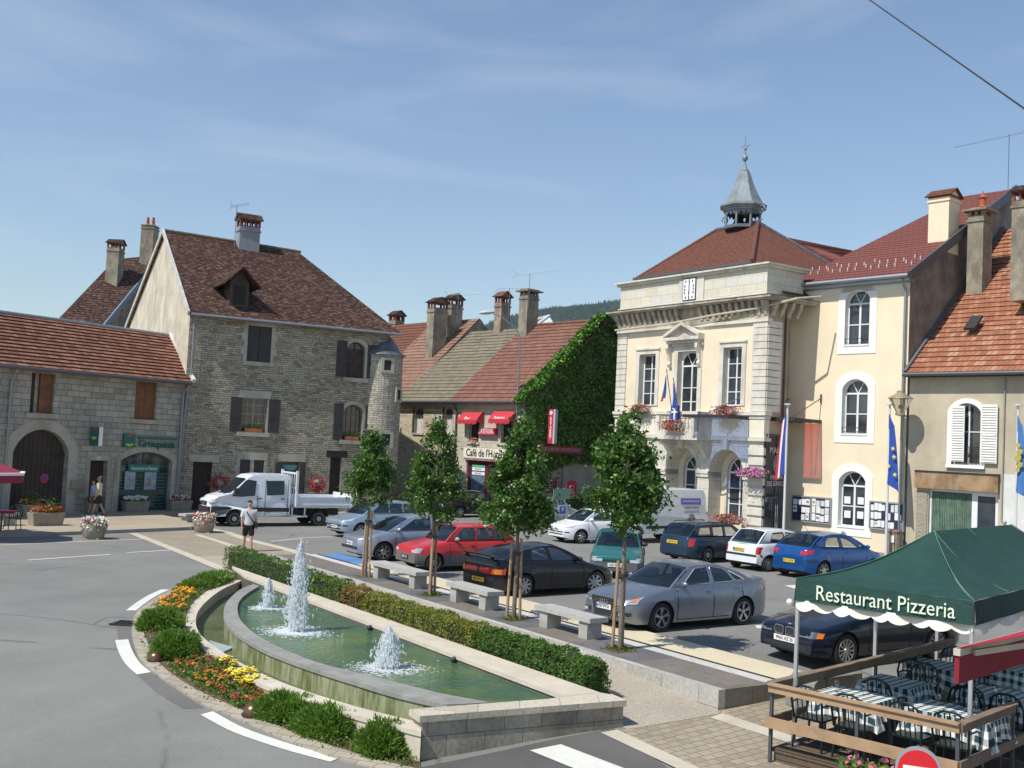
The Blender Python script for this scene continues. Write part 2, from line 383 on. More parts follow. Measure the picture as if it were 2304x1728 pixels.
def drape(name, poly, off, mat, cut=1.0, flatz=None, kind='structure', parent=None, skirt=0, **kw):
 """polygon of (x,y) laid on the ground at height off"""
 bm = bmesh.new(); vs = [bm.verts.new((p[0], p[1], 0)) for p in poly]
 for a in tessellate_polygon([[Vector((p[0], p[1], 0)) for p in poly]]):
  try: bm.faces.new([vs[i] for i in a])
  except ValueError: pass
 if flatz is None:
  for ax, k in ((0, Vector((1,0,0))), (1, Vector((0,1,0)))):
   lo = min(p[ax] for p in poly); hi = max(p[ax] for p in poly); c = math.floor(lo/cut)*cut
   while c < hi:
    if c > lo: bmesh.ops.bisect_plane(bm, geom=bm.verts[:]+bm.edges[:]+bm.faces[:], plane_co=k*c, plane_no=k)
    c += cut
 for v in bm.verts: v.co.z = (gz(v.co.x, v.co.y) if flatz is None else flatz) + off
 bmesh.ops.recalc_face_normals(bm, faces=bm.faces[:])
 if sum(f.normal.z for f in bm.faces) < 0: bmesh.ops.reverse_faces(bm, faces=bm.faces[:])
 if skirt:
  be = [e for e in bm.edges if e.is_boundary]; r = bmesh.ops.extrude_edge_only(bm, edges=be)
  for v in [g for g in r['geom'] if isinstance(g, bmesh.types.BMVert)]: v.co.z -= skirt
 me = bpy.data.meshes.new(name); bm.to_mesh(me); bm.free(); me.materials.append(mat)
 o = bpy.data.objects.new(name, me); COL.objects.link(o)
 if parent: o.parent = parent
 return tag(o, kind=kind, **kw)
def G2(l): return [gg(x, y) for x, y in l]
def z1(l): return [(240+x/2.911, 1200+y/2.911) for x, y in l]     # measured in enlarged crops of the photograph
def z6(l): return [(800+x/3.568, 1280+y/3.568) for x, y in l]
def z7(l): return [(x/3.77, 1120+y/3.77) for x, y in l]
def smooth(pts, n):
 pts = [Vector(p) for p in pts]; o = []
 L = [0]
 for a, b in zip(pts, pts[1:]): L.append(L[-1] + (b-a).length)
 for k in range(n):
  d = L[-1]*k/(n-1); i = 0
  while i < len(L)-2 and L[i+1] < d: i += 1
  t = (d-L[i])/max(1e-9, L[i+1]-L[i]); p0 = pts[max(i-1,0)]; p1 = pts[i]; p2 = pts[i+1]; p3 = pts[min(i+2, len(pts)-1)]
  o.append(.5*((2*p1)+(p2-p0)*t+(2*p0-5*p1+4*p2-p3)*t*t+(3*p1-p0-3*p2+p3)*t**3))
 return o
ZR, ZI, ZC = .10, .24, .30     # outer rim, inner weir, coping along the promenade
rim_o = smooth([gp(x, y, ZR) for x, y in z1([(815,300),(700,347),(600,415),(535,485),(508,560),(515,640),(560,705),(650,775),(800,865),(1000,978),(1250,1072),(1640,1192),(2060,1300)])], 60)
rim_i = smooth([gp(x, y, ZR) for x, y in z1([(885,308),(760,365),(670,430),(605,500),(583,570),(600,640),(660,705),(780,790),(920,870),(1100,955),(1300,1030),(1640,1135),(2060,1240)])], 60)
wei_o = smooth([gp(x, y, ZI) for x, y in z1([(960,332),(870,370),(795,440),(768,500),(775,570),(830,640),(920,700),(1050,770),(1300,865),(1600,960),(1900,1050),(2212,1118)]) + z6([(850,1085)])], 60)
wei_i = smooth([gp(x, y, ZI) for x, y in z1([(1000,345),(925,390),(872,440),(857,500),(880,570),(950,640),(1050,705),(1200,775),(1400,850),(1700,925),(2000,1000),(2212,1052)]) + z6([(1080,1070)])], 60)
bk_i = [gp(*z1([(905,280)])[0], ZC), gp(*z6([(1680,1022)])[0], ZC)]
bk_o = [gp(*z1([(822,214)])[0], ZC), gp(*z6([(1960,990)])[0], ZC)]
fa = gp(945, 1612, ZC); fb = gp(1410, 1576, ZC)          # front wall coping, road-side edge (left, right)
fdir = (fb-fa).normalized(); fin = Vector((-fdir.y, fdir.x, 0))  # towards the basin
basin = [p for p in rim_o[2:]] + [fa + fin*.2, fb + fin*.2, bk_o[1], bk_o[0]]
bpoly = [(p.x, p.y) for p in basin]
from mathutils.geometry import delaunay_2d_cdt
vv = [Vector((x, y)) for x in GX for y in GY]
cen = (sum(p[0] for p in bpoly)/len(bpoly), sum(p[1] for p in bpoly)/len(bpoly))
bp2 = [Vector(((p[0]-cen[0])*.985+cen[0], (p[1]-cen[1])*.985+cen[1])) for p in bpoly]
n0 = len(vv); ed = [(n0+i, n0+(i+1) % len(bp2)) for i in range(len(bp2))]
rv, re, rf, *_ = delaunay_2d_cdt(vv + bp2, ed, [], 0, 1e-5)
mb = MB()
for p in rv: mb.P((p.x, p.y, gz(p.x, p.y)))
for f in rf:
 c = sum((rv[i] for i in f), Vector((0,0)))/len(f)
 if not inpoly(c, bp2): mb.F(f, uv=None)
tag(mb.build('ground', M_asph), kind='structure')
drape('basin_floor', bp2, -.75, M_soil, flatz=0)
kl = [gg(-160,1216), gg(0,1209), gg(186,1202), gg(422,1192), gg(452,1181)]
kp = kl + [Vector((-16.6, 51.2, 0)), Vector((-8.5, 56.5, 0)), Vector((-5.0, 60.5, 0)), Vector((-8, 72, 0)), Vector((-40, 70, 0)), Vector((-40, 45, 0))]
drape('pavement', kp, .12, M_side, skirt=.2)
mb = MB()
for a, b in zip(kl, kl[1:]):
 d = (b-a).normalized(); nrm = Vector((d.y, -d.x, 0))
 for s_ in range(max(1, int((b-a).length))):
  pass
 q = [a+nrm*.14, b+nrm*.14, b-nrm*.004, a-nrm*.004]
 mb.hexa([Vector((p.x, p.y, gz(p.x,p.y)-.1)) for p in q] + [Vector((p.x, p.y, gz(p.x,p.y)+.127)) for p in q])
tag(mb.build('kerb', pm('kerb_stone', (.30,.29,.27), .15, 2, .9, .2)), kind='structure')
drape('crossing', G2([(300,1201),(422,1194),(508,1198),(558,1216),(620,1232),(671,1246),(690,1256),(640,1262),(560,1262),(516,1290),(504,1282),(420,1250)]), .006, M_cross)
def stripe(name, pts, wd, off, mat, side=.5):
 pts = [Vector((p.x, p.y, 0)) for p in pts]; l = []; r = []
 for i, p in enumerate(pts):
  d = (pts[min(i+1, len(pts)-1)]-pts[max(0, i-1)]).normalized(); nn = Vector((-d.y, d.x, 0))
  l.append(p+nn*wd*side); r.append(p-nn*wd*(1-side))
 return drape(name, l + r[::-1], off, mat)
stripe('paving_band', G2([(298,1200),(420,1248),(506,1283)]), .35, .012, M_band)
stripe('paving_band', G2([(442,1203),(500,1221),(556,1240)]), .3, .012, M_band)
stripe('paving_band', G2([(470,1190),(510,1198),(558,1215),(620,1230),(672,1244),(716,1256)]), .4, .012, M_band)
stripe('road_marking', G2([(62,1261),(248,1248)]), .13, .01, M_paint)
stripe('road_marking', G2([(286,1244),(392,1238)]), .13, .01, M_paint)
stripe('road_marking', G2([(610,1219),(680,1211),(757,1207)]), .13, .01, M_paint)
stripe('road_marking', G2([(0,1227),(186,1219),(330,1213)]), .16, .008, M_band)
stripe('road_marking', G2([(1075,1182),(1105,1179),(1120,1174)]), .14, .01, M_paint)
stripe('road_marking', G2([(1010,1163),(1060,1165),(1110,1168)]), .14, .01, M_paint)
stripe('road_marking', smooth(G2(z1([(385,370),(300,410),(220,460),(160,508)])), 12), .22, .01, M_paint)
stripe('road_marking', smooth(G2(z1([(98,700),(125,780),(175,860),(245,920)])), 12), .24, .01, M_paint)
stripe('road_marking', smooth(G2(z1([(655,1180),(850,1285),(1100,1375),(1300,1435),(1495,1487)])), 16), .21, .01, M_paint)
drape('road_marking', G2([(1192,1692),(1262,1678),(1470,1757),(1400,1775)]), .024, M_paint)
drape('road_marking', G2([(1765,1318),(1800,1316),(1790,1326)]), .01, M_paint)
drape('road_marking', G2([(1698,1408),(1730,1407),(1738,1414),(1704,1415)]), .01, M_paint)
drape('asphalt_patch', smooth(G2(z1([(60,600),(75,680),(110,790),(200,925),(340,1050),(500,1150)])), 20) + smooth(G2(z1([(640,1145),(480,1040),(330,940),(225,850),(172,730),(162,610)])), 20), .004, gravelmat('asphalt_patch', (.165,.16,.15), 50, .22, big=.15, bump=.3))
for l_ in ([(0,985),(300,1012),(620,1050),(800,1080),(1000,1108)],[(790,1078),(920,1015),(1120,1022)]): stripe('road_crack', smooth(G2(z7(l_)), 14), .022, .003, M_asph2)
cb = [gg(1375,1645), gg(1417,1640), gg(1612,1609), UV(0,0), UV(0,1.2), UV(.0,14), UV(-16,14), gg(1700,1810), gg(1560,1733)]
drape('cobbled_paving', cb, .006, M_cob)
stripe('paving_band', G2([(1370,1648),(1460,1690),(1570,1742)]), .32, .022, M_band)
stripe('paving_band', G2([(1612,1611),(1700,1640),(1790,1668)]), .34, .012, M_band)
gr = [gg(1411,1642), gg(1615,1608), UV(0,.1), UV(22,.1), UV(22,-1.8)] + [bk_o[0]+Vd*(-.2), bk_o[1]]
drape('gravel_walk', gr, .010, M_gravel)
drape('patched_asphalt', G2([(560,1800),(955,1727),(1380,1640),(1400,1652),(1500,1728),(1500,1790)]), .014, M_asph2)
s_far = st(gp(640, 1258, .30))[0] + 1.2
def slab(name, s0, s1, t0, t1, z, mat, depth=.6):
 mb = MB(); o = mb.box(s0, s1, -t1, -t0, z-depth, z).build(name, mat, None, (P0.x, P0.y, 0), PRZ)
 return tag(o, kind='structure')
def boxst(mb, s0, s1, t0, t1, z0, z1): mb.box(s0, s1, -t1, -t0, z0, z1)
tv = [st(gp(1500, y, .30))[1] for y in (1431.6, 1459, 1463, 1473, 1516)]
t_out, t_y, t_ln, t_w, t_cap = tv
M_wst = pavemat('promenade_wall_stone', [(.52,.50,.45),(.60,.58,.53)], (.2,.19,.17), .95, 3, 0, .012, .3, .3)
def wallmat(name, c, joint, w_, h_=.5, stain=.5):
 return stonemat(name, [tuple(x*.88 for x in c), c, tuple(min(1, x*1.08) for x in c)], joint, w_, h_, .008, .004, .3, stain, 1.0, (.10,.095,.08))
M_wall = wallmat('promenade_wall_stone2', (.56,.54,.49), (.2,.19,.17), .93, .8, .45)
promd = [('promenade_wall', 0, s_far, 0, .16, .30, M_wall), ('promenade_paving', .16, s_far, .162, t_w, .296, M_brown),
   ('promenade_white_strip', .004, s_far, t_w+.002, t_ln, .298, M_whi), ('promenade_drain_line', .004, s_far, t_ln+.001, t_y-.001, .292, M_black), ('promenade_cream_band', .002, s_far-1.5, t_y, t_out, .300, M_yel)]
for nm, a, b, c, d, z, mt in promd: slab(nm, a, b, c, d, z, mt)
mb = MB(); boxst(mb, .002, .16, .162, t_out+1.0, -.3, .301); tag(mb.build('promenade_end_wall', wallmat('end_wall_shade_stone', (.30,.27,.22), (.12,.1,.08), 1.6, .8, .9), None, (P0.x,P0.y,0), PRZ), kind='structure')  # darker stone than the long wall: this face's shade is in its colour
trees_px = [(822,1297),(968,1339),(1155,1393),(1395,1462)]
TREES = [gp(x, y, .30) for x, y in trees_px]
for p in TREES:
 s_, t_ = st(p); mb = MB(); 
 for (a, b, c, d) in ((-.95,-.3,-.72,.72),(.3,.95,-.72,.72),(-.3,.3,-.72,-.3),(-.3,.3,.3,.72)): boxst(mb, s_+a, s_+b, t_+c if t_+c > .165 else .165, min(t_+d, t_w-.002), .28, .300)
 tag(mb.build('tree_pit_paving', M_dark, None, (P0.x,P0.y,0), PRZ), kind='structure')
 mb = MB(); boxst(mb, s_-.298, s_+.298, t_-.298, t_+.298, .27, .2985); tag(mb.build('tree_pit_soil', M_soil, None, (P0.x,P0.y,0), PRZ), kind='structure')
bl = [gp(728,1250,.304), gp(806,1270,.304), gp(842,1262,.304), gp(760,1243,.304)]
drape('blue_parking_paint', bl, .304, M_blue, flatz=0)
ro = smooth(G2(z1([(585,315),(455,365),(300,440),(200,520),(165,620),(175,720),(230,840),(330,930),(480,1030),(640,1130),(900,1240),(1200,1370),(1500,1480),(1760,1545),(2020,1600)])), 60)
ri = smooth(G2(z1([(640,330),(520,380),(370,460),(272,540),(240,620),(262,710),(320,830),(420,925),(600,1040),(900,1175),(1100,1262),(1300,1345),(1560,1430),(1760,1490),(2060,1560)])), 60)
drape('paver_ring', ro + ri[::-1], .03, M_ring, cut=.5, skirt=.1)
drape('bed_soil', ri + [p for p in rim_o[::-1]], .022, M_soil, cut=.5)
mb = MB(); g0 = gg(303, 1405)
for i in range(7): mb.box(-.42+i*.13, -.42+i*.13+.07, -.2, .2, .0, .03)
mb.box(-.45,.47,-.24,-.2,0,.03); mb.box(-.45,.47,.2,.24,0,.03)
mb.m = 1; mb.box(-.44,.46,-.23,.23,-.01,.014)
o = mb.build('drain_grate', [flat('cast_iron', (.05,.045,.045), .6, .6), M_black], None, g0, R(-8)); tag(o, 'dark iron drain grate in the road beside the flower bed ring', 'drain grate')
# FOUNTAIN (one thing)
fo = empty('fountain', (cen[0], cen[1], 0), 0, 'half-moon stone fountain basin with green water and curved inner weir', 'fountain')
def tofo(p): return (p[0]-cen[0], p[1]-cen[1], p[2])
M_alg = None
def algae():
 m_, t, b, o = newmat('algae_wall'); v = coord(t, 'Object')
 n = N(t, 'TexNoise', Scale=1.6, Detail=6.0, Roughness=.7); t.links.new(coord(t, 'Object', (2,2,.5)), n.inputs['Vector'])
 n2 = N(t, 'TexNoise', Scale=9.0, Detail=5.0); t.links.new(coord(t, 'Object', (2,2,.3)), n2.inputs['Vector'])
 f = math_(t, 'ADD', math_(t, 'MULTIPLY', n.outputs[0], .7), math_(t, 'MULTIPLY', n2.outputs[0], .3))
 c_ = ramp(t, f, [(.34, (.05,.065,.018)), (.44, (.14,.16,.06)), (.56, (.30,.31,.19)), (.72, (.42,.40,.31))]).outputs[0]
 t.links.new(c_, b.inputs['Base Color']); b.inputs['Roughness'].default_value = .5; return m_
M_alg = algae()
M_weir = pm('weir_stone', (.34,.33,.30), .2, 3, .7, .3, fine=.35)
def ribbon(name, o_, i_, zt, zb, mat, mat2=None, over=.03, th=.07, nm2='basin_wall'):
 mb = MB(); n = len(o_)
 O = [Vector(tofo(p)) for p in o_]; I = [Vector(tofo(p)) for p in i_]
 for k in range(n-1):
  a, b, c, d = O[k].copy(), O[k+1].copy(), I[k+1].copy(), I[k].copy()
  for q in (a,b,c,d): q.z = zt
  lo = [Vector((q.x, q.y, zt-th)) for q in (a,b,c,d)]
  i = [mb.P(q) for q in lo + [a,b,c,d]]
  mb.F((i[4],i[5],i[6],i[7])); mb.F((i[0],i[1],i[5],i[4])); mb.F((i[2],i[3],i[7],i[6])); mb.F((i[3],i[2],i[1],i[0]))
  if k == 0: mb.F((i[0],i[4],i[7],i[3]))
  if k == n-2: mb.F((i[1],i[2],i[6],i[5]))
 cp = mb.build(name, mat, fo)
 mb = MB()
 for k in range(n-1):
  q = []
  for (p, r) in ((O[k], I[k]), (O[k+1], I[k+1])):
   d = (r-p); d.z = 0; L = d.length; e = over/L
   q += [p+d*e, p+d*(1-e)]
  a, d, b, c = q
  f = [Vector((p.x, p.y, zt-th)) for p in (a,b,c,d)]; g = [Vector((p.x, p.y, zb)) for p in (a,b,c,d)]
  i = [mb.P(p) for p in g + f]
  mb.F((i[0],i[1],i[5],i[4])); mb.F((i[2],i[3],i[7],i[6]))
  if k == 0: mb.F((i[0],i[4],i[7],i[3]))
  if k == n-2: mb.F((i[1],i[2],i[6],i[5]))
 mb.build(nm2, mat2 or mat, fo)
M_fw = stonemat('fountain_wall_stone', [(.48,.42,.32),(.58,.52,.41),(.53,.47,.38)], (.16,.14,.11), .62, .33, .006, .004, .4, .85, 1.0, (.035,.034,.03))
ribbon('outer_rim', rim_o, rim_i, ZR, -.7, M_stone, M_stone)
ribbon('weir_coping', wei_o, wei_i, ZI, -.7, M_weir, M_alg)
bo = [bk_o[0].lerp(bk_o[1], k/12) for k in range(13)]; bi = [bk_i[0].lerp(bk_i[1], k/12) for k in range(13)]
ribbon('back_coping', bo, bi, ZC, -.7, M_stone, pm('back_wall_dark', (.13,.12,.11), .2, 2, .6))
mb = MB(); fa2 = fa + fin*.42; fb2 = fb + fin*.42
q = [Vector(tofo(p)) for p in (fa, fb, fb2, fa2)]
mb.hexa([Vector((p.x,p.y,ZC-.09)) for p in q] + [Vector((p.x,p.y,ZC+.004)) for p in q]); mb.build('front_coping', wallmat('front_coping_stone', (.60,.53,.43), (.3,.25,.2), .62, 2, .15), fo)
mb = MB(); q = [Vector(tofo(p)) for p in (fa+fin*.04+fdir*.06, fb+fin*.04-fdir*.03, fb2-fin*.04-fdir*.03, fa2-fin*.04+fdir*.06)]
mb.hexa([Vector((p.x,p.y,-.75)) for p in q] + [Vector((p.x,p.y,ZC-.09)) for p in q]); mb.build('front_wall', M_fw, fo)
mb = MB(); q = [bk_i[1], fb2+fin*.0, bk_o[1]]; q = [Vector(tofo(p)) for p in (bk_i[1], fb2, bk_o[1])]
q = [Vector(tofo(p)) for p in (bk_i[1], fa2.lerp(fb2, .62), fb2, bk_o[1])]
mb.prism([Vector((p.x, p.y, ZC-.08)) for p in q], (0,0,.076)); mb.build('corner_coping', M_stone, fo)
def watermat(name, cols, sc_=3, bump=.5, rough=.06):
 m_, t, b, o = newmat(name); v = coord(t, 'Object')
 n = N(t, 'TexNoise', Scale=.7, Detail=5.0, Roughness=.6); t.links.new(v, n.inputs['Vector'])
 t.links.new(ramp(t, n.outputs[0], [(.3, col(cols[0])), (.5, col(cols[1])), (.72, col(cols[2]))]).outputs[0], b.inputs['Base Color'])
 b.inputs['Roughness'].default_value = rough; b.inputs['IOR'].default_value = 1.33
 n2 = N(t, 'TexNoise', Scale=sc_, Detail=5.0, Roughness=.6, Distortion=.6); t.links.new(v, n2.inputs['Vector']); bumpn(t, b, n2.outputs[0], bump, .08)
 return m_
M_w1 = watermat('pool_water', [(.025,.085,.055),(.06,.13,.06),(.13,.18,.045)], 6, .9)
M_w2 = watermat('channel_water', [(.06,.075,.03),(.12,.14,.06),(.18,.19,.10)], 7, 1.0)
w1 = [p for p in wei_o[:]] + [fb2, bk_o[1], bk_o[0]]
drapeo = lambda nm, pl, z, mt: MB().tess([[(p.x-cen[0], p.y-cen[1]) for p in pl]], lambda x, y: (x, y, z)).build(nm, mt, fo)
wm = [a.lerp(b, .5) for a, b in zip(wei_o, wei_i)]; rm = [a.lerp(b, .5) for a, b in zip(rim_o, rim_i)]; bm_ = [a.lerp(b, .5) for a, b in zip(bk_o, bk_i)]
o = drapeo('pool_water', wm + [fa2.lerp(fb2,.3)-fin*.1, fb2-fin*.1, bm_[1], bm_[0]], .17, M_w1)
o = drapeo('channel_water', rm + [fa2-fin*.1] + [fa2.lerp(fb2,.3)-fin*.1] + wm[::-1], -.16, M_w2)
for o_ in fo.children:
 if o_.name.startswith(('pool_water','channel_water')):
  bm = bmesh.new(); bm.from_mesh(o_.data)
  if sum(f.normal.z*f.calc_area() for f in bm.faces) < 0: bmesh.ops.reverse_faces(bm, faces=bm.faces[:])
  for f in bm.faces:
   if f.normal.z < 0: f.normal_flip()
  bm.to_mesh(o_.data); bm.free()
q = [gp(x, y, -.12) for x, y in z1([(672,700),(830,745),(760,778),(700,745)])]
MB().prism([Vector(tofo(p)) for p in q][::-1], (0,0,-.03)).build('channel_slab', pm('slab_blue', (.30,.36,.38), .1), fo)
for i, (x, y) in enumerate(z1([(1722,618)]) + z6([(115,470),(788,728)])[1:]):
 p = gp(x, y, .22); mb = MB(); mb.sphere((0,0,0), .06, 10); mb.tube([(0,0,-.1),(0,0,0)], .02); mb.build('pool_lamp', flat('lamp_black', (.03,.03,.04), .3), fo, tofo(p))
def jetmat():
 m_, t, b, o = newmat('white_water'); b.inputs['Base Color'].default_value = (.95,.96,.96,1); b.inputs['Roughness'].default_value = .25
 tr = N(t, 'BsdfTransparent'); mx_ = t.nodes.new('ShaderNodeMixShader'); mx_.inputs[0].default_value = .62
 tl = N(t, 'BsdfTranslucent', Color=(.9,.94,.97,1)); m2 = t.nodes.new('ShaderNodeMixShader'); m2.inputs[0].default_value = .55
 t.links.new(b.outputs[0], m2.inputs[1]); t.links.new(tl.outputs[0], m2.inputs[2])
 t.links.new(tr.outputs[0], mx_.inputs[1]); t.links.new(m2.outputs[0], mx_.inputs[2]); t.links.new(mx_.outputs[0], o.inputs[0]); return m_
M_jet = jetmat()
def octa(mb, c, r, st_=1.0):
 c = Vector(c); i = [mb.P(c+Vector(d)*r) for d in ((1,0,0),(0,1,0),(-1,0,0),(0,-1,0),(0,0,st_),(0,0,-st_))]
 for a in ((0,1,4),(1,2,4),(2,3,4),(3,0,4),(1,0,5),(2,1,5),(3,2,5),(0,3,5)): mb.F([i[k] for k in a])
def jet(pb, h, w_, label, n):
 t = empty('water_jet', pb, 0, label, 'water jet', 'fountain water jets')
 mb = MB()
 for i in range(n):
  u = rnd.random()**.8; ww = w_*(.25 + .95*(1-u)**.8) * (.6+.4*math.sin(u*math.pi)**.3)
  a = rnd.uniform(0, 6.283); r = ww*abs(rnd.gauss(0, .46))*(1.8 if rnd.random() < .08 else 1); zz = u*h*(1+.05*math.sin(a*3)+rnd.gauss(0,.02)) + .02
  octa(mb, (r*math.cos(a), r*math.sin(a), zz), rnd.uniform(.004,.015)*(1+.5*(1-u)), rnd.uniform(1.2, 3.2))
 for k in range(16):   # strands
  a = rnd.uniform(0, 6.283); hh = h*rnd.uniform(.55, 1.0); r1 = w_*rnd.uniform(.3, 1.0); pts = []
  for j in range(9):
   q = j/8; up = 1-abs(q*2-1)**2.2 if q > .5 else 1-(1-q*2)**1.6
   rr = r1*q*.9; pts.append((rr*math.cos(a+q*.3)+rnd.gauss(0,.006), rr*math.sin(a+q*.3)+rnd.gauss(0,.006), max(.0, hh*up)))
  mb.tube(pts, [rnd.uniform(.004,.013) for _ in pts], 5, False)
 core = [(w_*(.20*(1-q)+.05)*(1+rnd.uniform(-.25,.25)), h*q*.96) for q in [i/14 for i in range(15)]]
 mb.lathe(core, n=9)
 for v in range(len(mb.v)-9*15, len(mb.v)):
  x, y, z = mb.v[v]; mb.v[v] = (x*(1+rnd.uniform(-.3,.3)), y*(1+rnd.uniform(-.3,.3)), z)
 mb.build('spray', M_jet, t)
 mb = MB()
 for i in range(int(n*.5)):
  a = rnd.uniform(0, 6.283); r = w_*(.4+abs(rnd.gauss(0, 1.1))); octa(mb, (r*math.cos(a), r*math.sin(a), .008), rnd.uniform(.008,.035), .25)
 mb.build('foam', M_jet, t)
jet(gp(602, 1368, .17), .62, .15, 'smallest water jet at the far end of the fountain pool', 2000)
jet(gp(667, 1421, .17), 1.72, .25, 'tallest white water jet in the fountain pool', 6500)
jet(gp(872, 1504, .17), .66, .26, 'low wide water jet nearest the front of the fountain pool', 3200)
M_br = flat('bronze', (.20,.12,.07), .35, .8)
for (x, y), r, lb in (((406,1321), .1, 'small bronze dome lamp behind the orange marigolds'), ((350,1484), .13, 'bronze dome lamp beside the round green shrub on the paver ring'), ((570,1607), .16, 'largest bronze dome lamp on the paver ring beside the front flowers')):
 p = gg(x, y+5); t = empty('dome_lamp', (p.x, p.y, p.z+.03), 0, lb, 'ground lamp', 'bronze dome lamps')
 mb = MB(); mb.lathe([(r*1.0,.0),(r*1.0,.05)] + [(r*math.cos(a)*.96, .05+r*.85*math.sin(a)) for a in [i*math.pi/16 for i in range(9)]], n=20); mb.build('dome', M_br, t)
 mb = MB(); mb.lathe([(r*1.15,-.03),(r*1.15,.02),(r*1.0,.03)], n=20); mb.build('base_ring', flat('bronze_dark', (.08,.05,.035), .5, .6), t)
# HEDGES, SHRUBS, FLOWERS
L_dark = leafmat('hedge_dark_leaves', [(.03,.07,.01),(.07,.15,.02),(.14,.25,.035)], .35)
L_yel = leafmat('hedge_yellow_leaves', [(.06,.08,.01),(.14,.20,.02),(.26,.27,.04),(.30,.19,.05)], .35)
L_mid = leafmat('hedge_mid_leaves', [(.04,.07,.01),(.09,.17,.02),(.19,.25,.03)], .35)
L_red = leafmat('hedge_red_leaves', [(.09,.08,.02),(.24,.17,.04),(.33,.17,.06),(.14,.17,.03)], .35)
L_shr = leafmat('shrub_leaves', [(.05,.10,.015),(.13,.24,.035),(.25,.38,.07)], .35)
L_tree = leafmat('pear_tree_leaves', [(.014,.04,.008),(.04,.105,.015),(.09,.19,.03),(.22,.32,.07)], .35, .35, .5)
M_twig = pm('twigs', (.11,.075,.045), .2, 4)
M_core = pm('shade_core', (.018,.028,.008), .2, 4)  # near-black foliage core, the inner shade is put into its colour
s_b0, t_b0 = st(bk_o[1]); s_b1, t_b1 = st(bk_o[0])
def hedge(px0, px1, h, wd, mat, label, n, jag=.06, cat='hedge', lumps=.07):
 def s_at(px):
  best = None
  for k in range(241):
   s = s_b0 - 1 + (s_b1-s_b0+2)*k/240; t = t_b0+(t_b1-t_b0)*(s-s_b0)/(s_b1-s_b0)+.4; p = UV(s, t, .5) - Vector((0,0,CZ))
   x = 1152 + FPX*p.dot(CR)/p.dot(FWD); d = abs(x-px)
   if best is None or d < best[0]: best = (d, s)
  return best[1]
 s0, s1 = sorted((s_at(px0), s_at(px1))); sm_ = (s0+s1)/2
 tt = lambda s: t_b0+(t_b1-t_b0)*(s-s_b0)/(s_b1-s_b0)
 c = UV(sm_, tt(sm_)+.06+wd/2, 0); c.z = gz(c.x, c.y)
 root = empty('clipped_hedge', c, PRZ, label, cat, 'low hedge plants along the fountain')
 L = s1-s0; base = -0.05; top = .30 + h - c.z - .12
 mb = MB(); mb.smooth = False
 mb.box(-L/2+.12, L/2-.12, -wd/2+.12, wd/2-.12, base, top-.14); mb.build('stems_and_shade_core', M_core, root)  # dark box inside the leaves stands in for the hedge's inner shade
 mb = MB(); off = rnd.uniform(0, 50)
 for i in range(n):
  f = rnd.random(); x = rnd.uniform(-L/2, L/2); y = rnd.uniform(-wd/2, wd/2); z = rnd.uniform(base, top)
  a = rnd.random()
  if a < .45: z = top; up = (0,0,1.0)
  elif a < .68: y = -wd/2; up = (0,-1,.3)
  elif a < .86: y = wd/2; up = (0,1,.3)
  elif a < .95: x = (-L/2 if rnd.random()<.5 else L/2); up = (x,0,.3)
  else: up = (0,0,.5)
  nn = noise.noise(Vector((x*2.2+off, y*2.2, z*2.2)))*lumps*1.6 + noise.noise(Vector((x*7+off, y*7, z*7)))*lumps*.8
  p = Vector((x, y, z)); ctr = Vector((max(-L/2+.2, min(L/2-.2, x)), 0, (top+base)/2)); d = (p-ctr)
  ex = abs(y)/(wd/2); ez = (z-base)/(top-base)
  rr = max(0, ex-.6)*max(0, ez-.6)*.55
  exx = max(0, abs(x)-(L/2-.15))/.15
  p = p - Vector((math.copysign(exx*max(0, ez-.6)*.12, x), math.copysign(rr*wd*.5, y), rr*.35+exx*max(0,ez-.6)*.1)) + d.normalized()*(nn + rnd.gauss(0, jag*.35) - .02)
  leaf(mb, p, rnd.uniform(.03,.065), up, .55)
 mb.build('foliage', mat, root)
 return root
hedge(520, 716, .56, .62, L_dark, 'dark green clipped hedge at the far end beside the walking man and tall jet', 9000)
hedge(720, 792, .52, .6, L_mid, 'short yellow-green hedge plant between the tall jet and the reddish bush', 3600)
hedge(795, 838, .50, .55, L_red, 'small reddish-brown bush gap-filling the hedge behind the fountain', 2200, cat='bush', lumps=.1)
hedge(842, 1098, .48, .62, L_yel, 'long yellowish-green hedge with autumn tints in the middle of the row', 12500)
hedge(1102, 1352, .48, .62, L_dark, 'dense dark green clipped hedge nearest the fountain front corner', 14500)
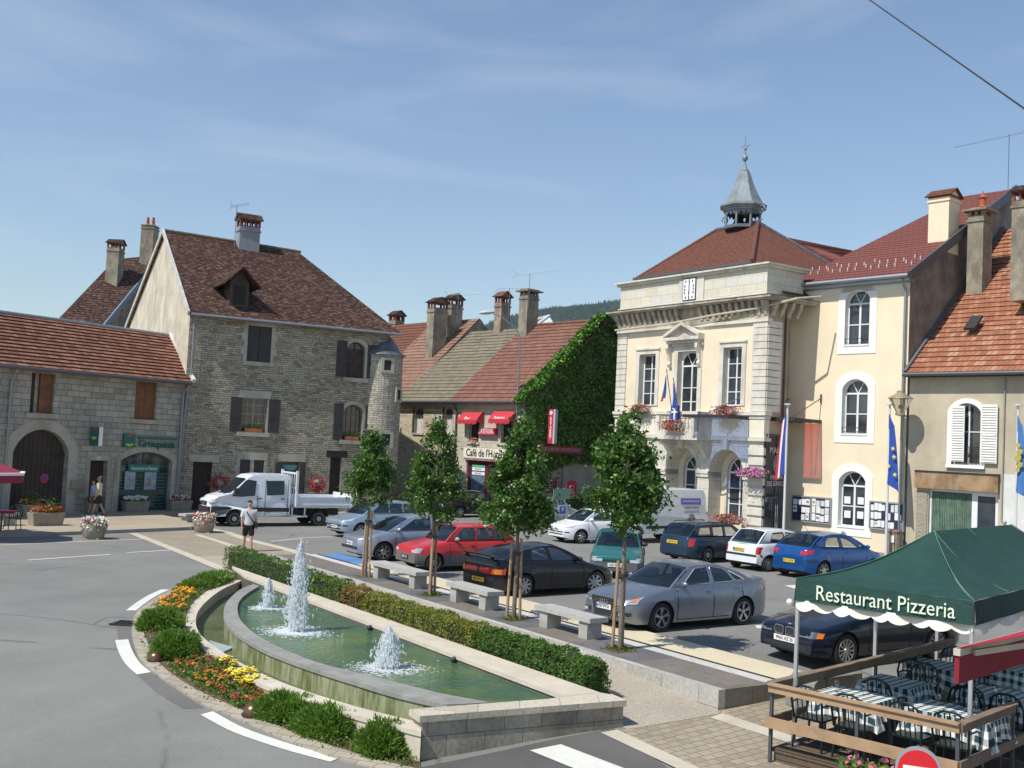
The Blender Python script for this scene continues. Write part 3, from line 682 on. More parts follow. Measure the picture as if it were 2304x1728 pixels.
def shrub(px, py, rx, ry, h, label, n, mat=None, rz=0, blade=.085):
 p = gg(px, py); root = empty('spreading_shrub', (p.x, p.y, p.z), rz, label, 'shrub', 'evergreen shrubs in the flower bed')
 mb = MB()
 mb.sphere((0,0,0), 1, 14, (rx*.6, ry*.6, h*.55)); mb.build('stems_and_shade_core', M_core, root)  # dark blob under the blades, painted as inner shade
 mb = MB(); off = rnd.uniform(0, 99)
 for i in range(n):
  a = rnd.uniform(0, 6.283); b = math.asin(rnd.uniform(-.1, 1)); k = 1+noise.noise(Vector((math.cos(a)*2.0+off, math.sin(a)*2.0, b*2)))*.30
  rr = rnd.uniform(.5, 1.0)*k
  q = Vector((rx*math.cos(a)*math.cos(b)*rr, ry*math.sin(a)*math.cos(b)*rr, h*math.sin(b)*rr+.02))
  d = Vector((math.cos(a)*math.cos(b), math.sin(a)*math.cos(b), math.sin(b)*.8+.45)) + Vector((rnd.gauss(0,.45), rnd.gauss(0,.45), rnd.gauss(0,.35))); d.normalize()
  L = blade*rnd.uniform(.6, 1.4); w_ = L*.16; s = d.cross(Vector((rnd.gauss(0,1), rnd.gauss(0,1), .3))).normalized()
  mb.F([mb.P(q-s*w_), mb.P(q+s*w_), mb.P(q+d*L+s*w_*.3)])
 mb.build('foliage', mat or L_shr, root)
rzc = R(60)
shrub(466, 1316, 1.75, .38, .26, 'low spreading green shrub at the far end of the flower bed', 11000, rz=R(84))
shrub(360, 1414, .50, .44, .38, 'round dark green shrub beside the drain grate and orange marigolds', 9000, rz=R(80))
shrub(396, 1472, .56, .46, .38, 'bright green mound shrub beside the round bronze dome lamp', 10000, rz=R(100))
shrub(640, 1612, .60, .40, .33, 'long shrub beside the largest bronze dome lamp', 8500, rz=R(-30))
shrub(735, 1647, .64, .42, .35, 'broad green shrub under the outer rim near the front wall', 9500, rz=R(-35))
shrub(866, 1692, .44, .40, .40, 'spiky green shrub against the front end of the fountain wall', 9500, rz=R(-20))
shrub(815, 1672, .2, .15, .16, 'tiny bright green plant between the two front shrubs', 900, blade=.06)
def flowers(name, area, cols, n, h, label, cat='flower bed', green=.5, size=.035, sp=None):
 mb = MB(); k = 0; xs = [p.x for p in area]; ys = [p.y for p in area]; ap = [(p.x, p.y) for p in area]
 cx = sum(xs)/len(xs); cy = sum(ys)/len(ys)
 while k < n:
  x = rnd.uniform(min(xs), max(xs)); y = rnd.uniform(min(ys), max(ys))
  if not inpoly((x, y), ap): continue
  k += 1; z = gz(x, y) + .03
  hh = h*(.6+.4*noise.noise(Vector((x*3, y*3, 0)))+.3*rnd.random())
  for _ in range(8):
   mb.m = 0; leaf(mb, (x-cx+rnd.gauss(0,.04), y-cy+rnd.gauss(0,.04), z+rnd.uniform(0, hh*.85)), rnd.uniform(.04,.08), None, .4)
  if rnd.random() > green:
   ci = noise.noise(Vector((x*1.1+5, y*1.1, 3)))*.5+.5 + rnd.gauss(0,.14); ci = int(max(0, min(.999, ci))*(len(cols)))
   mb.m = 1 + ci; r = size*rnd.uniform(.6, 1.3); c = Vector((x-cx, y-cy, z+hh))
   for q in range(2):
    pts = []
    for a in range(6):
     an = a*math.pi/3+q*.5; pts.append(c + Vector((math.cos(an)*r*(1-q*.35), math.sin(an)*r*(1-q*.35), q*r*.45+rnd.gauss(0, r*.12))))
    mb.poly(pts)
   mb.poly([c+Vector((r*.8,0,-r*.3)), c+Vector((0,r*.8,-r*.3)), c+Vector((-r*.5,r*.3,r*.5)), c+Vector((0,-r*.5,r*.5))])
 o = mb.build(name, [L_shr] + [flat('petal_%d_%d_%d' % tuple(int(q*99) for q in c), c, .6) for c in cols], None, (cx, cy, 0))
 return tag(o, label, cat, kind='stuff')
OR, YE, RE, PU, MG, WH = (.75,.27,.02), (.80,.62,.04), (.50,.03,.02), (.20,.08,.30), (.55,.06,.20), (.8,.78,.72)
flowers('marigold_bed', G2(z1([(300,505),(350,460),(450,395),(520,350),(590,365),(590,420),(545,450),(520,520),(420,530)])), [(.55,.14,.02), OR, (.85,.42,.02), (.85,.42,.02)], 300, .16, 'patch of orange marigolds behind the round dark shrub', green=.5, size=.045)
flowers('yellow_flower_bed', G2(z1([(740,880),(800,880),(900,935),(1045,1000),(1045,1075),(960,1060),(860,1040),(780,960)])), [(.70,.55,.03),(.8,.66,.06)], 150, .2, 'cluster of lemon yellow flowers beside the outer rim', green=.45, size=.05)
flowers('mixed_flower_bed', G2(z1([(420,880),(480,860),(640,850),(690,830),(780,880),(880,930),(1040,1010),(1050,1080),(1010,1170),(860,1160),(700,1060),(560,1000)])), [PU, (.28,.12,.36), (.40,.03,.02), (.42,.09,.03), (.55,.15,.03), OR, (.6,.3,.05)], 520, .14, 'mixed bed of red, orange and purple flowers in front of the outer rim', green=.6, size=.034)
mb = MB(); bp_ = [(p.x, p.y) for p in ri + rim_o[::-1]]; k = 0
while k < 5200:
 i = rnd.randrange(59); p = ri[i].lerp(rim_o[i], rnd.random()); x, y = p.x+rnd.gauss(0,.08), p.y+rnd.gauss(0,.08)
 if noise.noise(Vector((x*1.7, y*1.7, 4))) < -.12: k += .4; continue
 leaf(mb, (x, y, gz(x,y)+.03+abs(rnd.gauss(0,.045))), rnd.uniform(.035,.08), None, .45); k += 1
tag(mb.build('ground_cover', leafmat('cover_leaves', [(.04,.07,.015),(.10,.16,.03),(.20,.24,.07),(.22,.17,.09)], .3)), 'low green ground cover filling the curved flower bed', 'ground cover', kind='stuff')
# STREET TREES
M_bark = pm('young_bark', (.20,.16,.12), .25, 9, .9, .4); M_stake = pm('stake_wood', (.42,.28,.16), .2, 5, .8, .3, fine=.25); M_tie = flat('tie_strap', (.03,.028,.03), .6)
def tree(i, H_, rx, zc0, label, stakes, n):
 p = TREES[i]; root = empty('street_tree', p, rnd.uniform(0, 0.2), label, 'tree', 'young staked trees between the benches')
 lean = Vector((rnd.gauss(0,.02), rnd.gauss(0,.02), 0))
 mb = MB(); mb.tube([(0,0,0),(lean.x,lean.y,1.0),(0,0,H_*.55),(.02,0,H_*.97)], [.055,.045,.03,.008], 10)
 ends = []
 for k in range(22):
  z0 = rnd.uniform(zc0-.05, H_*.8); a = rnd.uniform(0, 6.283); f = (z0-zc0)/(H_-zc0); L = rx*(1.0-.75*f)*rnd.uniform(.7, 1.05)
  e = Vector((math.cos(a)*L, math.sin(a)*L, z0+L*rnd.uniform(.35,.9))); ends.append((Vector((0,0,z0)), e))
  mb.tube([(0,0,z0), Vector((0,0,z0)).lerp(e, .5)+Vector((0,0,-.04)), e], [.018,.012,.005], 5)
 mb.build('trunk', M_bark, root)
 for k, (dx, dy, hh) in enumerate(stakes):
  m2 = MB(); m2.tube([(dx*1.1, dy*1.1, 0), (dx*.75, dy*.75, hh)], .034, 8); m2.build('stake', M_stake, root)
 m2 = MB(); m2.lathe([(.1,0),(.105,.0),(.105,.07),(.1,.07)], (0,0,stakes[0][2]*.82), 12); m2.build('tie_strap', M_tie, root)
 mb = MB(); off = rnd.uniform(0, 99); cnt = 0
 cl = []
 for (a, b) in ends:
  for q in (.45,.7,.9,1.0): cl.append((a.lerp(b, q), .20))
 for k in range(64):
  z = zc0+(H_-zc0)*rnd.random()**.9; f = (z-zc0)/(H_-zc0); prof = rx*(min(1, .6+f*2.0) if f < .2 else 1.0-.78*((f-.2)/.8)**1.3)
  a = rnd.uniform(0, 6.283); r = prof*math.sqrt(rnd.uniform(.05, 1)); cl.append((Vector((r*math.cos(a), r*math.sin(a), z)), .17))
 while cnt < n:
  c, r = cl[rnd.randrange(len(cl))]
  q = c + Vector((rnd.gauss(0, r*.62), rnd.gauss(0, r*.62), rnd.gauss(0, r*.6)))
  if noise.noise(q*2.4+Vector((off,0,0))) < -.14: 
   cnt += .3; continue
  leaf(mb, q, rnd.uniform(.06,.13), (q.x*.3, q.y*.3, .5), .55); cnt += 1
 mb.build('crown', L_tree, root)
tree(0, 4.05, .66, 2.0, 'farthest of the four young trees, in front of the light blue estate car', [(.10,-.02,1.85),(-.08,.06,1.5)], 9500)
tree(1, 4.3, .74, 1.95, 'young tree in front of the red hatchback, second bench at its foot', [(.10,.03,1.75),(-.02,-.09,1.5)], 9500)
tree(2, 4.4, .76, 1.95, 'young tree with three stakes in front of the black hatchback', [(-.14,-.02,1.75),(.13,.0,1.8),(.02,.1,1.5)], 13000)
tree(3, 4.5, .80, 2.3, 'nearest young tree, its trunk and stakes in front of the grey saloon bonnet', [(-.13,.05,1.72),(.06,.09,1.75)], 16000)
for p in TREES[1:]:
 mb = MB()
 for _ in range(260): leaf(mb, (rnd.gauss(0,.12), rnd.gauss(0,.12), rnd.uniform(0,.07)), .06, None, .4)
 tag(mb.build('weeds', L_mid, None, p), 'low weeds around a tree trunk', 'weeds', kind='stuff')
# STONE BENCHES on the promenade
M_bench = pm('bench_granite', (.50,.49,.46), .14, 4, .85, .35, fine=.35); M_bleg = pm('bench_leg_stone', (.42,.41,.37), .15, 3, .85, .3, fine=.2)
bench_px = [((845,1300),(932,1324),'farthest stone bench, between the first and second tree'), ((1008,1353),(1103,1372),'middle stone bench, between the red hatchback and the black hatchback'), ((1211,1411),(1330,1437),'nearest stone bench, in front of the grey saloon grille')]
def bench(root, L=1.75, W=.48, H_=.45):
 mb = MB(); mb.box(-L/2, L/2, -W/2, W/2, H_-.10, H_); mb.build('seat', M_bench, root)
 for sx in (-1, 1):
  mb = MB(); x = sx*(L/2-.28); mb.box(x-.14, x+.14, -W/2+.05, W/2-.05, 0, H_-.10); mb.build('leg', M_bleg, root)
for (a, b, lb) in bench_px:
 pa = gp(a[0], a[1], .30); pb = gp(b[0], b[1], .30); sa, ta = st(pa); sb, tb = st(pb)
 c = UV((sa+sb)/2, (ta+tb)/2+.14, .30); root = empty('stone_bench', c, PRZ+R(1), lb, 'bench', 'stone benches on the promenade')
 bench(root, abs(sa-sb)+.42)
p = gg(1852, 1584); root = empty('stone_block', (p.x, p.y, p.z), R(36), 'low rounded stone seat block behind the terrace railing', 'stone block')
mb = MB(); pf = [(-.65,0),(-.65,.3),(-.6,.44),(-.48,.52),(.42,.52),(.58,.45),(.65,.30),(.65,0)]
mb.prism([(x, -.28, z) for x, z in pf], (0,.56,0)); mb.build('block', pm('old_stone', (.27,.25,.21), .25, 3, .9, .4, fine=.3), root)
# PLANTERS
M_conc = pm('planter_concrete', (.36,.32,.25), .2, 4, .9, .4, fine=.35)
def blooms(root, rx, ry, z, cols, n, s=.045, droop=.0, gl=1.2, lm=None):
 mb = MB()
 for _ in range(int(n*gl)):
  a = rnd.uniform(0, 6.283); r = math.sqrt(rnd.random()); leaf(mb, (rx*r*math.cos(a), ry*r*math.sin(a), z+rnd.uniform(-droop, .12)), .08, None, .5)
 mb.build('leaves', lm or L_shr, root)
 for c in cols:
  mb = MB()
  for _ in range(n//len(cols)):
   a = rnd.uniform(0, 6.283); r = rnd.random()**.4; cc = Vector((rx*r*math.cos(a), ry*r*math.sin(a), z+.06+rnd.uniform(-droop, .12)*(1.1 if r > .6 else 1) + (1-r)*.1))
   leaf(mb, cc, s*rnd.uniform(.8,1.5), (cc.x, cc.y, .5), .9); leaf(mb, cc, s*rnd.uniform(.8,1.5), (cc.x, cc.y, .5), .9)
  mb.build('blossoms', flat('bloom_%d_%d_%d' % tuple(int(q*99) for q in c), c, .6), root)
W_, R_, P_ = (.80,.80,.76), (.62,.03,.02), (.62,.08,.2)
def pot_round(px, py, label, cols):
 p = gg(px, py); root = empty('flower_pot', p, 0, label, 'flower pot', 'round concrete flower pots')
 mb = MB(); mb.lathe([(.34,.05),(.38,.10),(.44,.42),(.44,.52),(.40,.54)], n=12); mb.box(-.3,.3,-.3,.3,0,.06); mb.build('pot', M_conc, root)
 blooms(root, .46, .44, .58, cols, 420, .075, .30)
def pot_box(px, py, label, cols, L=1.15, rz=R(48), pav=.12, sc_=1.0, n=160, tall=0):
 p = gg(px, py); p.z += pav; root = empty('planter_box', p, rz, label, 'planter', 'long concrete planters')
 mb = MB(); h = .5*sc_
 mb.hexa([(-L/2+.08,-.22,0),(L/2-.08,-.22,0),(L/2-.08,.22,0),(-L/2+.08,.22,0),(-L/2,-.28,h),(L/2,-.28,h),(L/2,.28,h),(-L/2,.28,h)]); mb.build('box', M_conc, root)
 blooms(root, L*.48, .25, h+.03, cols, n, .07, .05)
 if tall:
  mb = MB()
  for _ in range(500): x = rnd.gauss(0, L*.16)+(.1); leaf(mb, (x, rnd.gauss(0,.12), h+abs(rnd.gauss(0, tall*.45))), .09, None, .45)
  mb.build('leaves', L_mid, root)
pot_round(210, 1212, 'round pot of white and pink flowers standing alone at the kerb on the left', [W_, W_, P_, W_])
pot_round(458, 1198, 'round pot of white flowers with green tuft in front of the tipper truck', [W_, W_, R_])
pot_box(102, 1189, 'planter of red geraniums on the pavement at the left, in the sun', [R_, R_, (.7,.35,.15)], 1.3, tall=.5)
pot_box(64, 1168, 'planter with yellowish bush behind the red geranium planter', [(.7,.6,.2), R_], .9, tall=.6, n=80)
pot_box(303, 1157, 'planter overflowing with white flowers under the insurance shop window', [W_], 1.25, n=240)
pot_box(402, 1154, 'planter of white and red flowers between the shop window and the dark door', [W_, W_, R_], 1.2, n=200)
pot_box(203, 1160, 'red geranium pot beside the man in the cream shirt', [R_], .6, n=90)
for (x, y, lb, L) in ((-8, 1190, 'stone bench cut by the left edge of the picture', 1.6), (430, 1180, 'low stone bench behind the round pot near the truck bumper', 1.1)):
 p = gg(x, y); p.z += .12 if x < 0 else .0; root = empty('stone_bench', p, R(60), lb, 'bench'); bench(root, L, .45, .48)
# CARS
def paint(name, c, metal=.0, rough=.28):
 m_, t, b, o = newmat(name); n = N(t, 'TexNoise', Scale=3.0, Detail=4.0); t.links.new(coord(t, 'Object'), n.inputs['Vector'])
 t.links.new(ramp(t, n.outputs[0], [(.3, col(c, .93)), (.7, col(c, 1.04))]).outputs[0], b.inputs['Base Color'])
 n2 = N(t, 'TexNoise', Scale=6.0, Detail=5.0); t.links.new(coord(t, 'Object'), n2.inputs['Vector'])
 t.links.new(ramp(t, n2.outputs[0], [(.3, (rough,)*3), (.75, (rough+.18,)*3)]).outputs[0], b.inputs['Roughness'])
 b.inputs['Metallic'].default_value = metal; b.inputs['Coat Weight'].default_value = .6; b.inputs['Coat Roughness'].default_value = .03; b.inputs['Specular IOR Level'].default_value = .25
 return m_
M_tyre = flat('tyre_rubber', (.022,.022,.022), .85); M_alloy = flat('wheel_alloy', (.50,.51,.53), .3, .85); M_cap = flat('wheel_cap', (.42,.42,.43), .4, .5)
M_cglass = tintglass('car_glass', (.36,.43,.43), .10); M_trim = flat('black_trim', (.025,.025,.027), .55); M_int = flat('car_interior', (.06,.06,.065), .9)
M_seat = flat('seat_fabric', (.16,.16,.17), .9); M_chrome = flat('chrome', (.75,.76,.78), .12, 1.0); M_lamp = flat('headlamp_glass', (.62,.66,.70), .08, .4, .8, .8)
M_red = flat('tail_lamp_red', (.45,.012,.015), .15, 0, .6, .6); M_amb = flat('amber_lamp', (.75,.20,.02), .2, 0, .6, .5); M_wpl = flat('white_plate', (.72,.72,.70), .5); M_ypl = flat('yellow_plate', (.75,.48,.03), .5)
M_ink = flat('plate_ink', (.02,.02,.025), .6); M_seam = flat('panel_gap', (.01,.01,.01), .8)
def lerp(a, b, t): return a + (b-a)*t
def pl(pts, x):
 if x <= pts[0][0]: return pts[0][1]
 for (a, b), (c, d) in zip(pts, pts[1:]):
  if x <= c: return lerp(b, d, (x-a)/(c-a)) if c > a else d
 return pts[-1][1]
def wheel(root, x, y, r, style, side, rw=.19, steer=0):
 w_ = empty('wheel', (x, y, r), steer); w_.parent = root
 mb = MB(); s = side; hw = rw/2
 prof = [(r*.66,-hw*.9),(r*.9,-hw),(r*.985,-hw*.7),(r,0),(r*.985,hw*.7),(r*.9,hw),(r*.66,hw*.9)]
 def lat(mb, prof, n=28):
  rings = []
  for (rr, yy) in prof: rings.append([mb.P((rr*math.cos(2*math.pi*k/n), yy*s, rr*math.sin(2*math.pi*k/n))) for k in range(n)])
  mb.smooth = True
  for a, b in zip(rings, rings[1:]):
   for k in range(n): mb.F((a[k], a[(k+1)%n], b[(k+1)%n], b[k]))
  mb.smooth = False; return rings
 lat(mb, prof); mb.build('tyre', M_tyre, w_)
 mb = MB(); rg = lat(mb, [(r*.67,hw*.95),(r*.64,hw*.95),(r*.60,hw*.5),(r*.2,hw*.1),(.001,hw*.1)]); mb.m = 0
 mb.m = 1; lat(mb, [(r*.685,hw*.86),(r*.675,hw*1.0),(r*.64,hw*1.0),(r*.615,hw*.55)])
 n = {'five': 5, 'multi': 12, 'cap': 8, 'steel': 0, 'seven': 7}[style]; yo = hw*.9*s
 for k in range(n):
  a = 2*math.pi*k/n+.3; dx, dz = math.cos(a), math.sin(a); tw = {'five': .05, 'multi': .018, 'cap': .055, 'seven': .04}[style]*r/.3
  if style == 'five':
   for q in (-.13, .13):
    mb.beam((0.05*dx, yo*.8, .05*dz), (r*.65*math.cos(a+q), yo, r*.65*math.sin(a+q)), .028, .03, (0,1,0))
  elif style == 'multi':
   mb.beam((0, yo*.8, 0), (r*.65*math.cos(a+.2), yo, r*.65*math.sin(a+.2)), .018, .02, (0,1,0)); mb.beam((0, yo*.8, 0), (r*.65*math.cos(a-.2), yo, r*.65*math.sin(a-.2)), .018, .02, (0,1,0))
  else: mb.beam((0, yo*.85, 0), (r*.64*dx, yo, r*.64*dz), tw, .03, (0,1,0))
 if style in ('cap', 'steel', 'seven'): lat(mb, [(r*.34,hw*.8),(r*.30,hw*1.02),(.001,hw*1.06)], 18)
 else: lat(mb, [(r*.16,hw*.85),(r*.14,hw*1.0),(.001,hw*1.02)], 14)
 mb.build('rim', [flat('wheel_dark', (.03,.03,.03), .6), M_alloy if style in ('five','multi','seven') else M_cap], w_)
 return w_
def car(label, pos, az, S, group=None, name='parked_car', cat='car'):
 """az = compass heading of the car's nose (deg); pos = ground point under its centre. local +X is forward"""
 L, W, H, wb, fo_, r = S['dim']; root = empty(name, (pos[0], pos[1], pos[2]), math.pi/2-R(az), label, cat, group)
 body = paint('car_paint_'+S['pn'], S['col'], S.get('metal', .3), S.get('prough', .25)); M_low = flat('clad_'+S['pn'], S['clad'], .6) if 'clad' in S else body
 dk = S['deck']; xw1, xw2 = fo_, fo_+wb; tp = S.get('taper', (.30, .24)); Ra = r+.055
 def hw(x):
  f = 1-min(max(x,0)/.62, 1); g = 1-min(max(L-x,0)/.6, 1); return W/2*(1-tp[0]*f**2.3-tp[1]*g**2.3)
 zb_ = lambda x: pl(dk, x)
 def zlow(x):
  z = pl([(0,.25),(.25,.19),(L-.25,.19),(L,.28)], x)
  for xw in (xw1, xw2):
   d = abs(x-xw)
   if d < Ra: z = max(z, math.sqrt(Ra*Ra-d*d)+r-.01)
  return z
 def yb(x, z):
  zt = zb_(x); u = (z-.2)/max(.1, zt-.2)
  f = pl([(0,.94),(.2,.985),(.5,1.0),(.75,.985),(.93,.945),(1.0,.90)], u)
  d = min(abs(x-xw1), abs(x-xw2)); fl = .022*max(0, 1-d/(Ra+.1)) if z < r*2+.1 else 0
  return hw(x)*f + fl
 xs = sorted(set([0,.015,.05,.1,.17,.25] + [L-.25,L-.17,L-.1,L-.05,L-.015,L] + [i*.09 for i in range(1, int(L/.09))] + [q+d*Ra for q in (xw1,xw2) for d in (-1.001,-.99,-.94,-.85,-.7,-.5,-.25,0,.25,.5,.7,.85,.94,.99,1.001)]))
 cz = S.get('cladz', 0)
 mb = MB(); mb.smooth = True; rings = []; inr = []
 fr = [0,.12,.28,.45,.6,.75,.88,.96,1.0]
 for x in xs:
  zl = zlow(x); zt = zb_(x); X = L/2-x; row = []
  zs = [zl+(zt-zl)*f for f in fr]
  if cz and zl < cz-.02: zs[3] = cz; zs[1] = lerp(zl, cz, .35); zs[2] = lerp(zl, cz, .7); zs[4] = lerp(cz, zt, .3); zs[5] = lerp(cz, zt, .55)
  for sgn in (1,-1):
   q = [mb.P((X, sgn*yb(x, z), z)) for z in zs]
   q += [mb.P((X, sgn*yb(x, zt)*f, zt+c_*(S.get('crown',.035)))) for f, c_ in ((.93,.25),(.7,.7),(.4,.93))]
   row.append(q)
  row.append(mb.P((X, 0, zt+S.get('crown',.035)))); rings.append(row)
  inr.append([[mb.P((X, sgn*(hw(x)-.28), zl+.0))] for sgn in (1,-1)])
 G = S['gh']; xwb, xwt, xbt, xbb = G['x']; zr = G['zr']
 for i in range(len(xs)-1):
  a, b = rings[i], rings[i+1]; xm = (xs[i]+xs[i+1])/2
  for s in (0, 1):
   for k in range(len(a[s])-1):
    zc_ = sum(mb.v[q][2] for q in (a[s][k], a[s][k+1]))/2
    mb.m = 1 if (cz and zc_ < cz) else 0
    if k >= 8 and xwb+.12 < xm < xbb-.1: mb.m = 2
    f = (a[s][k], b[s][k], b[s][k+1], a[s][k+1]); mb.F(f if s == 0 else f[::-1])
   mb.m = 2 if xwb+.12 < xm < xbb-.1 else 0
   f = (a[s][-1], b[s][-1], b[2], a[2]); mb.F(f if s == 0 else f[::-1])
   mb.m = 2; f = (a[s][0], inr[i][s][0], inr[i+1][s][0], b[s][0]); mb.F(f if s == 0 else f[::-1])
 for e, rev in ((0, False), (-1, True)):
  a = rings[e]; lp = a[0] + [a[2]] + a[1][::-1]
  mb.smooth = False
  for k in range(len(fr)-1):
   zc_ = (mb.v[a[0][k]][2]+mb.v[a[0][k+1]][2])/2; mb.m = 1 if (cz and zc_ < cz) else 0
   f = (a[0][k], a[0][k+1], a[1][k+1], a[1][k]); mb.F(f if rev else f[::-1])
  mb.m = 0; f = a[0][8:] + [a[2]] + a[1][8:][::-1]; mb.F(f if not rev else f[::-1])
 mb.smooth = False; mb.m = 2
 mb.box(-L/2+.2, L/2-.2, -W/2+.27, W/2-.27, .17, .55)
 mb.build('body', [body, M_low, M_trim], root, sharp=50)
 Wr = G.get('wr', .70)*W/2
 zrf = lambda x: pl(zr, x)
 def ybelt(x): return yb(x, zb_(x))*.985
 def ysurf(x, z):  # outer surface of the cabin side
  b_ = zb_(x); t_ = zrf(x) if xwt <= x <= xbt else H
  u = max(0, min(1, (z-b_)/max(.2, H-b_-.03)))
  return lerp(ybelt(x), Wr, u) + .035*math.sin(math.pi*u)
 outl = [(xwb, zb_(xwb)-.01)] + [(lerp(xwb, xwt, f), lerp(zb_(xwb), zrf(xwt), f) + .02*math.sin(f*math.pi)) for f in (.25,.5,.75)] + [(x, zrf(x)) for x in [xwt+(xbt-xwt)*k/8 for k in range(9)]]
 rb = G.get('rb', .02)
 outl += [(lerp(xbt, xbb, f), lerp(zrf(xbt), zb_(xbb), f) + rb*math.sin(f*math.pi)) for f in (.25,.5,.75)] + [(xbb, zb_(xbb)-.01)]
 wins = G['win']; mb = MB(); gl = MB(); sm = MB()
 for s in (1,-1):
  fn = lambda x, z: (L/2-x, s*ysurf(x, z), z)
  mb.tess([outl] + wins, fn)
  mb.tess([[(x, z) for x, z in outl]], lambda x, z: (L/2-x, s*(ysurf(x, z)-.05), z)) if False else None
  for w_ in wins: gl.tess([w_], lambda x, z: (L/2-x, s*(ysurf(x, z)-.008), z))
  for w_ in wins:
   for a, b in zip(w_, w_[1:]+w_[:1]):
    p = [Vector(fn(*a)), Vector(fn(*b))]; sm.tube([p[0]+Vector((0,s*.004,0)), p[1]+Vector((0,s*.004,0))], .011, 4, False)
 mb.smooth = True; nx = 10; ny = 6; g = []
 for i in range(nx+1):
  x = lerp(xwt, xbt, i/nx); row = []
  for j in range(ny+1):
   v = -1+2*j/ny; y = v*Wr; z = zrf(x) + .05*(1-v*v); row.append(mb.P((L/2-x, y, z)))
  g.append(row)
 for i in range(nx):
  for j in range(ny): mb.F((g[i][j], g[i+1][j], g[i+1][j+1], g[i][j+1]))
 def screen(x0, x1, bul0, bul1, m0, m1, z0, z1, y0, y1, sag, front):
  ys = [-1,-.93,-.6,-.3,0,.3,.6,.93,1]; ts = [0, m0, .5, 1-m1, 1]; P = []
  for t in ts:
   row = []
   for v in ys:
    y = v*lerp(y0, y1, t); bb = lerp(bul0, bul1, t)*(1-v*v); x = lerp(x0, x1, t) + (-bb if front else bb); z = lerp(z0, z1, t) + sag*math.sin(math.pi*t) + (.05*(1-v*v)*t)
    row.append((L/2-x, y, z))
   P.append(row)
  for i in range(len(ts)-1):
   for j in range(len(ys)-1):
    q = (P[i][j], P[i][j+1], P[i+1][j+1], P[i+1][j])
    isg = 0 < i < len(ts)-2 and 0 < j < len(ys)-2
    if not front: q = q[::-1]
    (gl if isg else mb).poly(q)
 ybf = ybelt(xwb); ybr = ybelt(xbb)
 screen(xwb, xwt, .16, .05, .05, .04, zb_(xwb), zrf(xwt), ybf, Wr, .02, True)
 mb.smooth = True
 screen(xbb, xbt, G.get('bulr', .08), .03, G.get('rm', .1), .05, zb_(xbb), zrf(xbt), ybr, Wr, rb, False)
 bmr = mb.build('cabin', body, root, sharp=40); gl.build('window_glass', M_cglass, root); sm.build('window_seal', G.get('sealm', M_trim), root)
 mb = MB(); xc = lerp(xwb, xwt, .95)+.28; zf = zb_(xc)
 for s in (1,-1):
  yy = s*.36; mb.hexa([(L/2-xc-.25, yy-.22, zf-.1),(L/2-xc-.10, yy-.22, zf-.1),(L/2-xc-.10, yy+.22, zf-.1),(L/2-xc-.25, yy+.22, zf-.1),(L/2-xc-.36, yy-.17, H-.42),(L/2-xc-.26, yy-.17, H-.42),(L/2-xc-.26, yy+.17, H-.42),(L/2-xc-.36, yy+.17, H-.42)])
  mb.box(L/2-xc-.37, L/2-xc-.28, yy-.12, yy+.12, H-.40, H-.22)
 xr_ = xc+.85
 if xr_+.2 < xbb: mb.hexa([(L/2-xr_-.3,-W*.36,zf-.1),(L/2-xr_-.1,-W*.36,zf-.1),(L/2-xr_-.1,W*.36,zf-.1),(L/2-xr_-.3,W*.36,zf-.1),(L/2-xr_-.38,-W*.33,H-.46),(L/2-xr_-.28,-W*.33,H-.46),(L/2-xr_-.28,W*.33,H-.46),(L/2-xr_-.38,W*.33,H-.46)])
 mb.build('seats', M_seat, root)
 mb = MB(); mb.box(L/2-xwb-.75, L/2-xwb-.2, -W/2+.2, W/2-.2, zb_(xwb)+.02, zb_(xwb)+.055); 
 mb.build('dashboard', M_int, root)
 X = lambda x: L/2-x
 def line(mb, pts, wd=.012, s=1, off=.009):
  pp = [Vector((X(x), s*(yb(x, z)+off), z)) for x, z in pts]
  for a, b in zip(pp, pp[1:]): mb.beam(a, b, wd, .006, (0, 1, 0))
 sm = MB()
 for s in (1,-1):
  for x in S.get('doors', []):
   z1_ = zb_(x)-.02; line(sm, [(x, .26 if min(abs(x-xw1), abs(x-xw2)) > Ra+.05 else Ra+r+.03), (x, .5), (x, .7), (x, z1_)], .010, s)
  d0, d1 = S['doors'][0], S['doors'][-1]
  line(sm, [(lerp(d0, d1, k/10), .25) for k in range(11) if min(abs(lerp(d0, d1, k/10)-xw1), abs(lerp(d0, d1, k/10)-xw2)) > Ra+.04], .01, s)
 hx = dk[2][0] if len(dk) > 3 else .3
 sm.build('panel_gaps', M_seam, root)
 mb = MB()
 for s in (1,-1):
  for x in S.get('handles', []):
   z = zb_(x)-.13; y = yb(x, z)+.012; mb.box(X(x)-.07, X(x)+.07, s*y-.01, s*y+.01, z-.015, z+.018)
 mb.build('door_handles', M_trim if S.get('hblack', 1) else body, root)
 if 'strip' in S:
  z0, z1_, x0, x1, mt = S['strip']; mb = MB()
  for s in (1,-1):
   n = 16
   for k in range(n):
    a = lerp(x0, x1, k/n); b = lerp(x0, x1, (k+1)/n); m_ = (a+b)/2
    if min(abs(m_-xw1), abs(m_-xw2)) < Ra+.02 and z0 < 2*r: continue
    q = [(X(a), s*(yb(a,z0)+.012), z0), (X(b), s*(yb(b,z0)+.012), z0), (X(b), s*(yb(b,z1_)+.012), z1_), (X(a), s*(yb(a,z1_)+.012), z1_)]
    mb.poly(q if s < 0 else q[::-1])
  mb.build('side_moulding', mt, root)
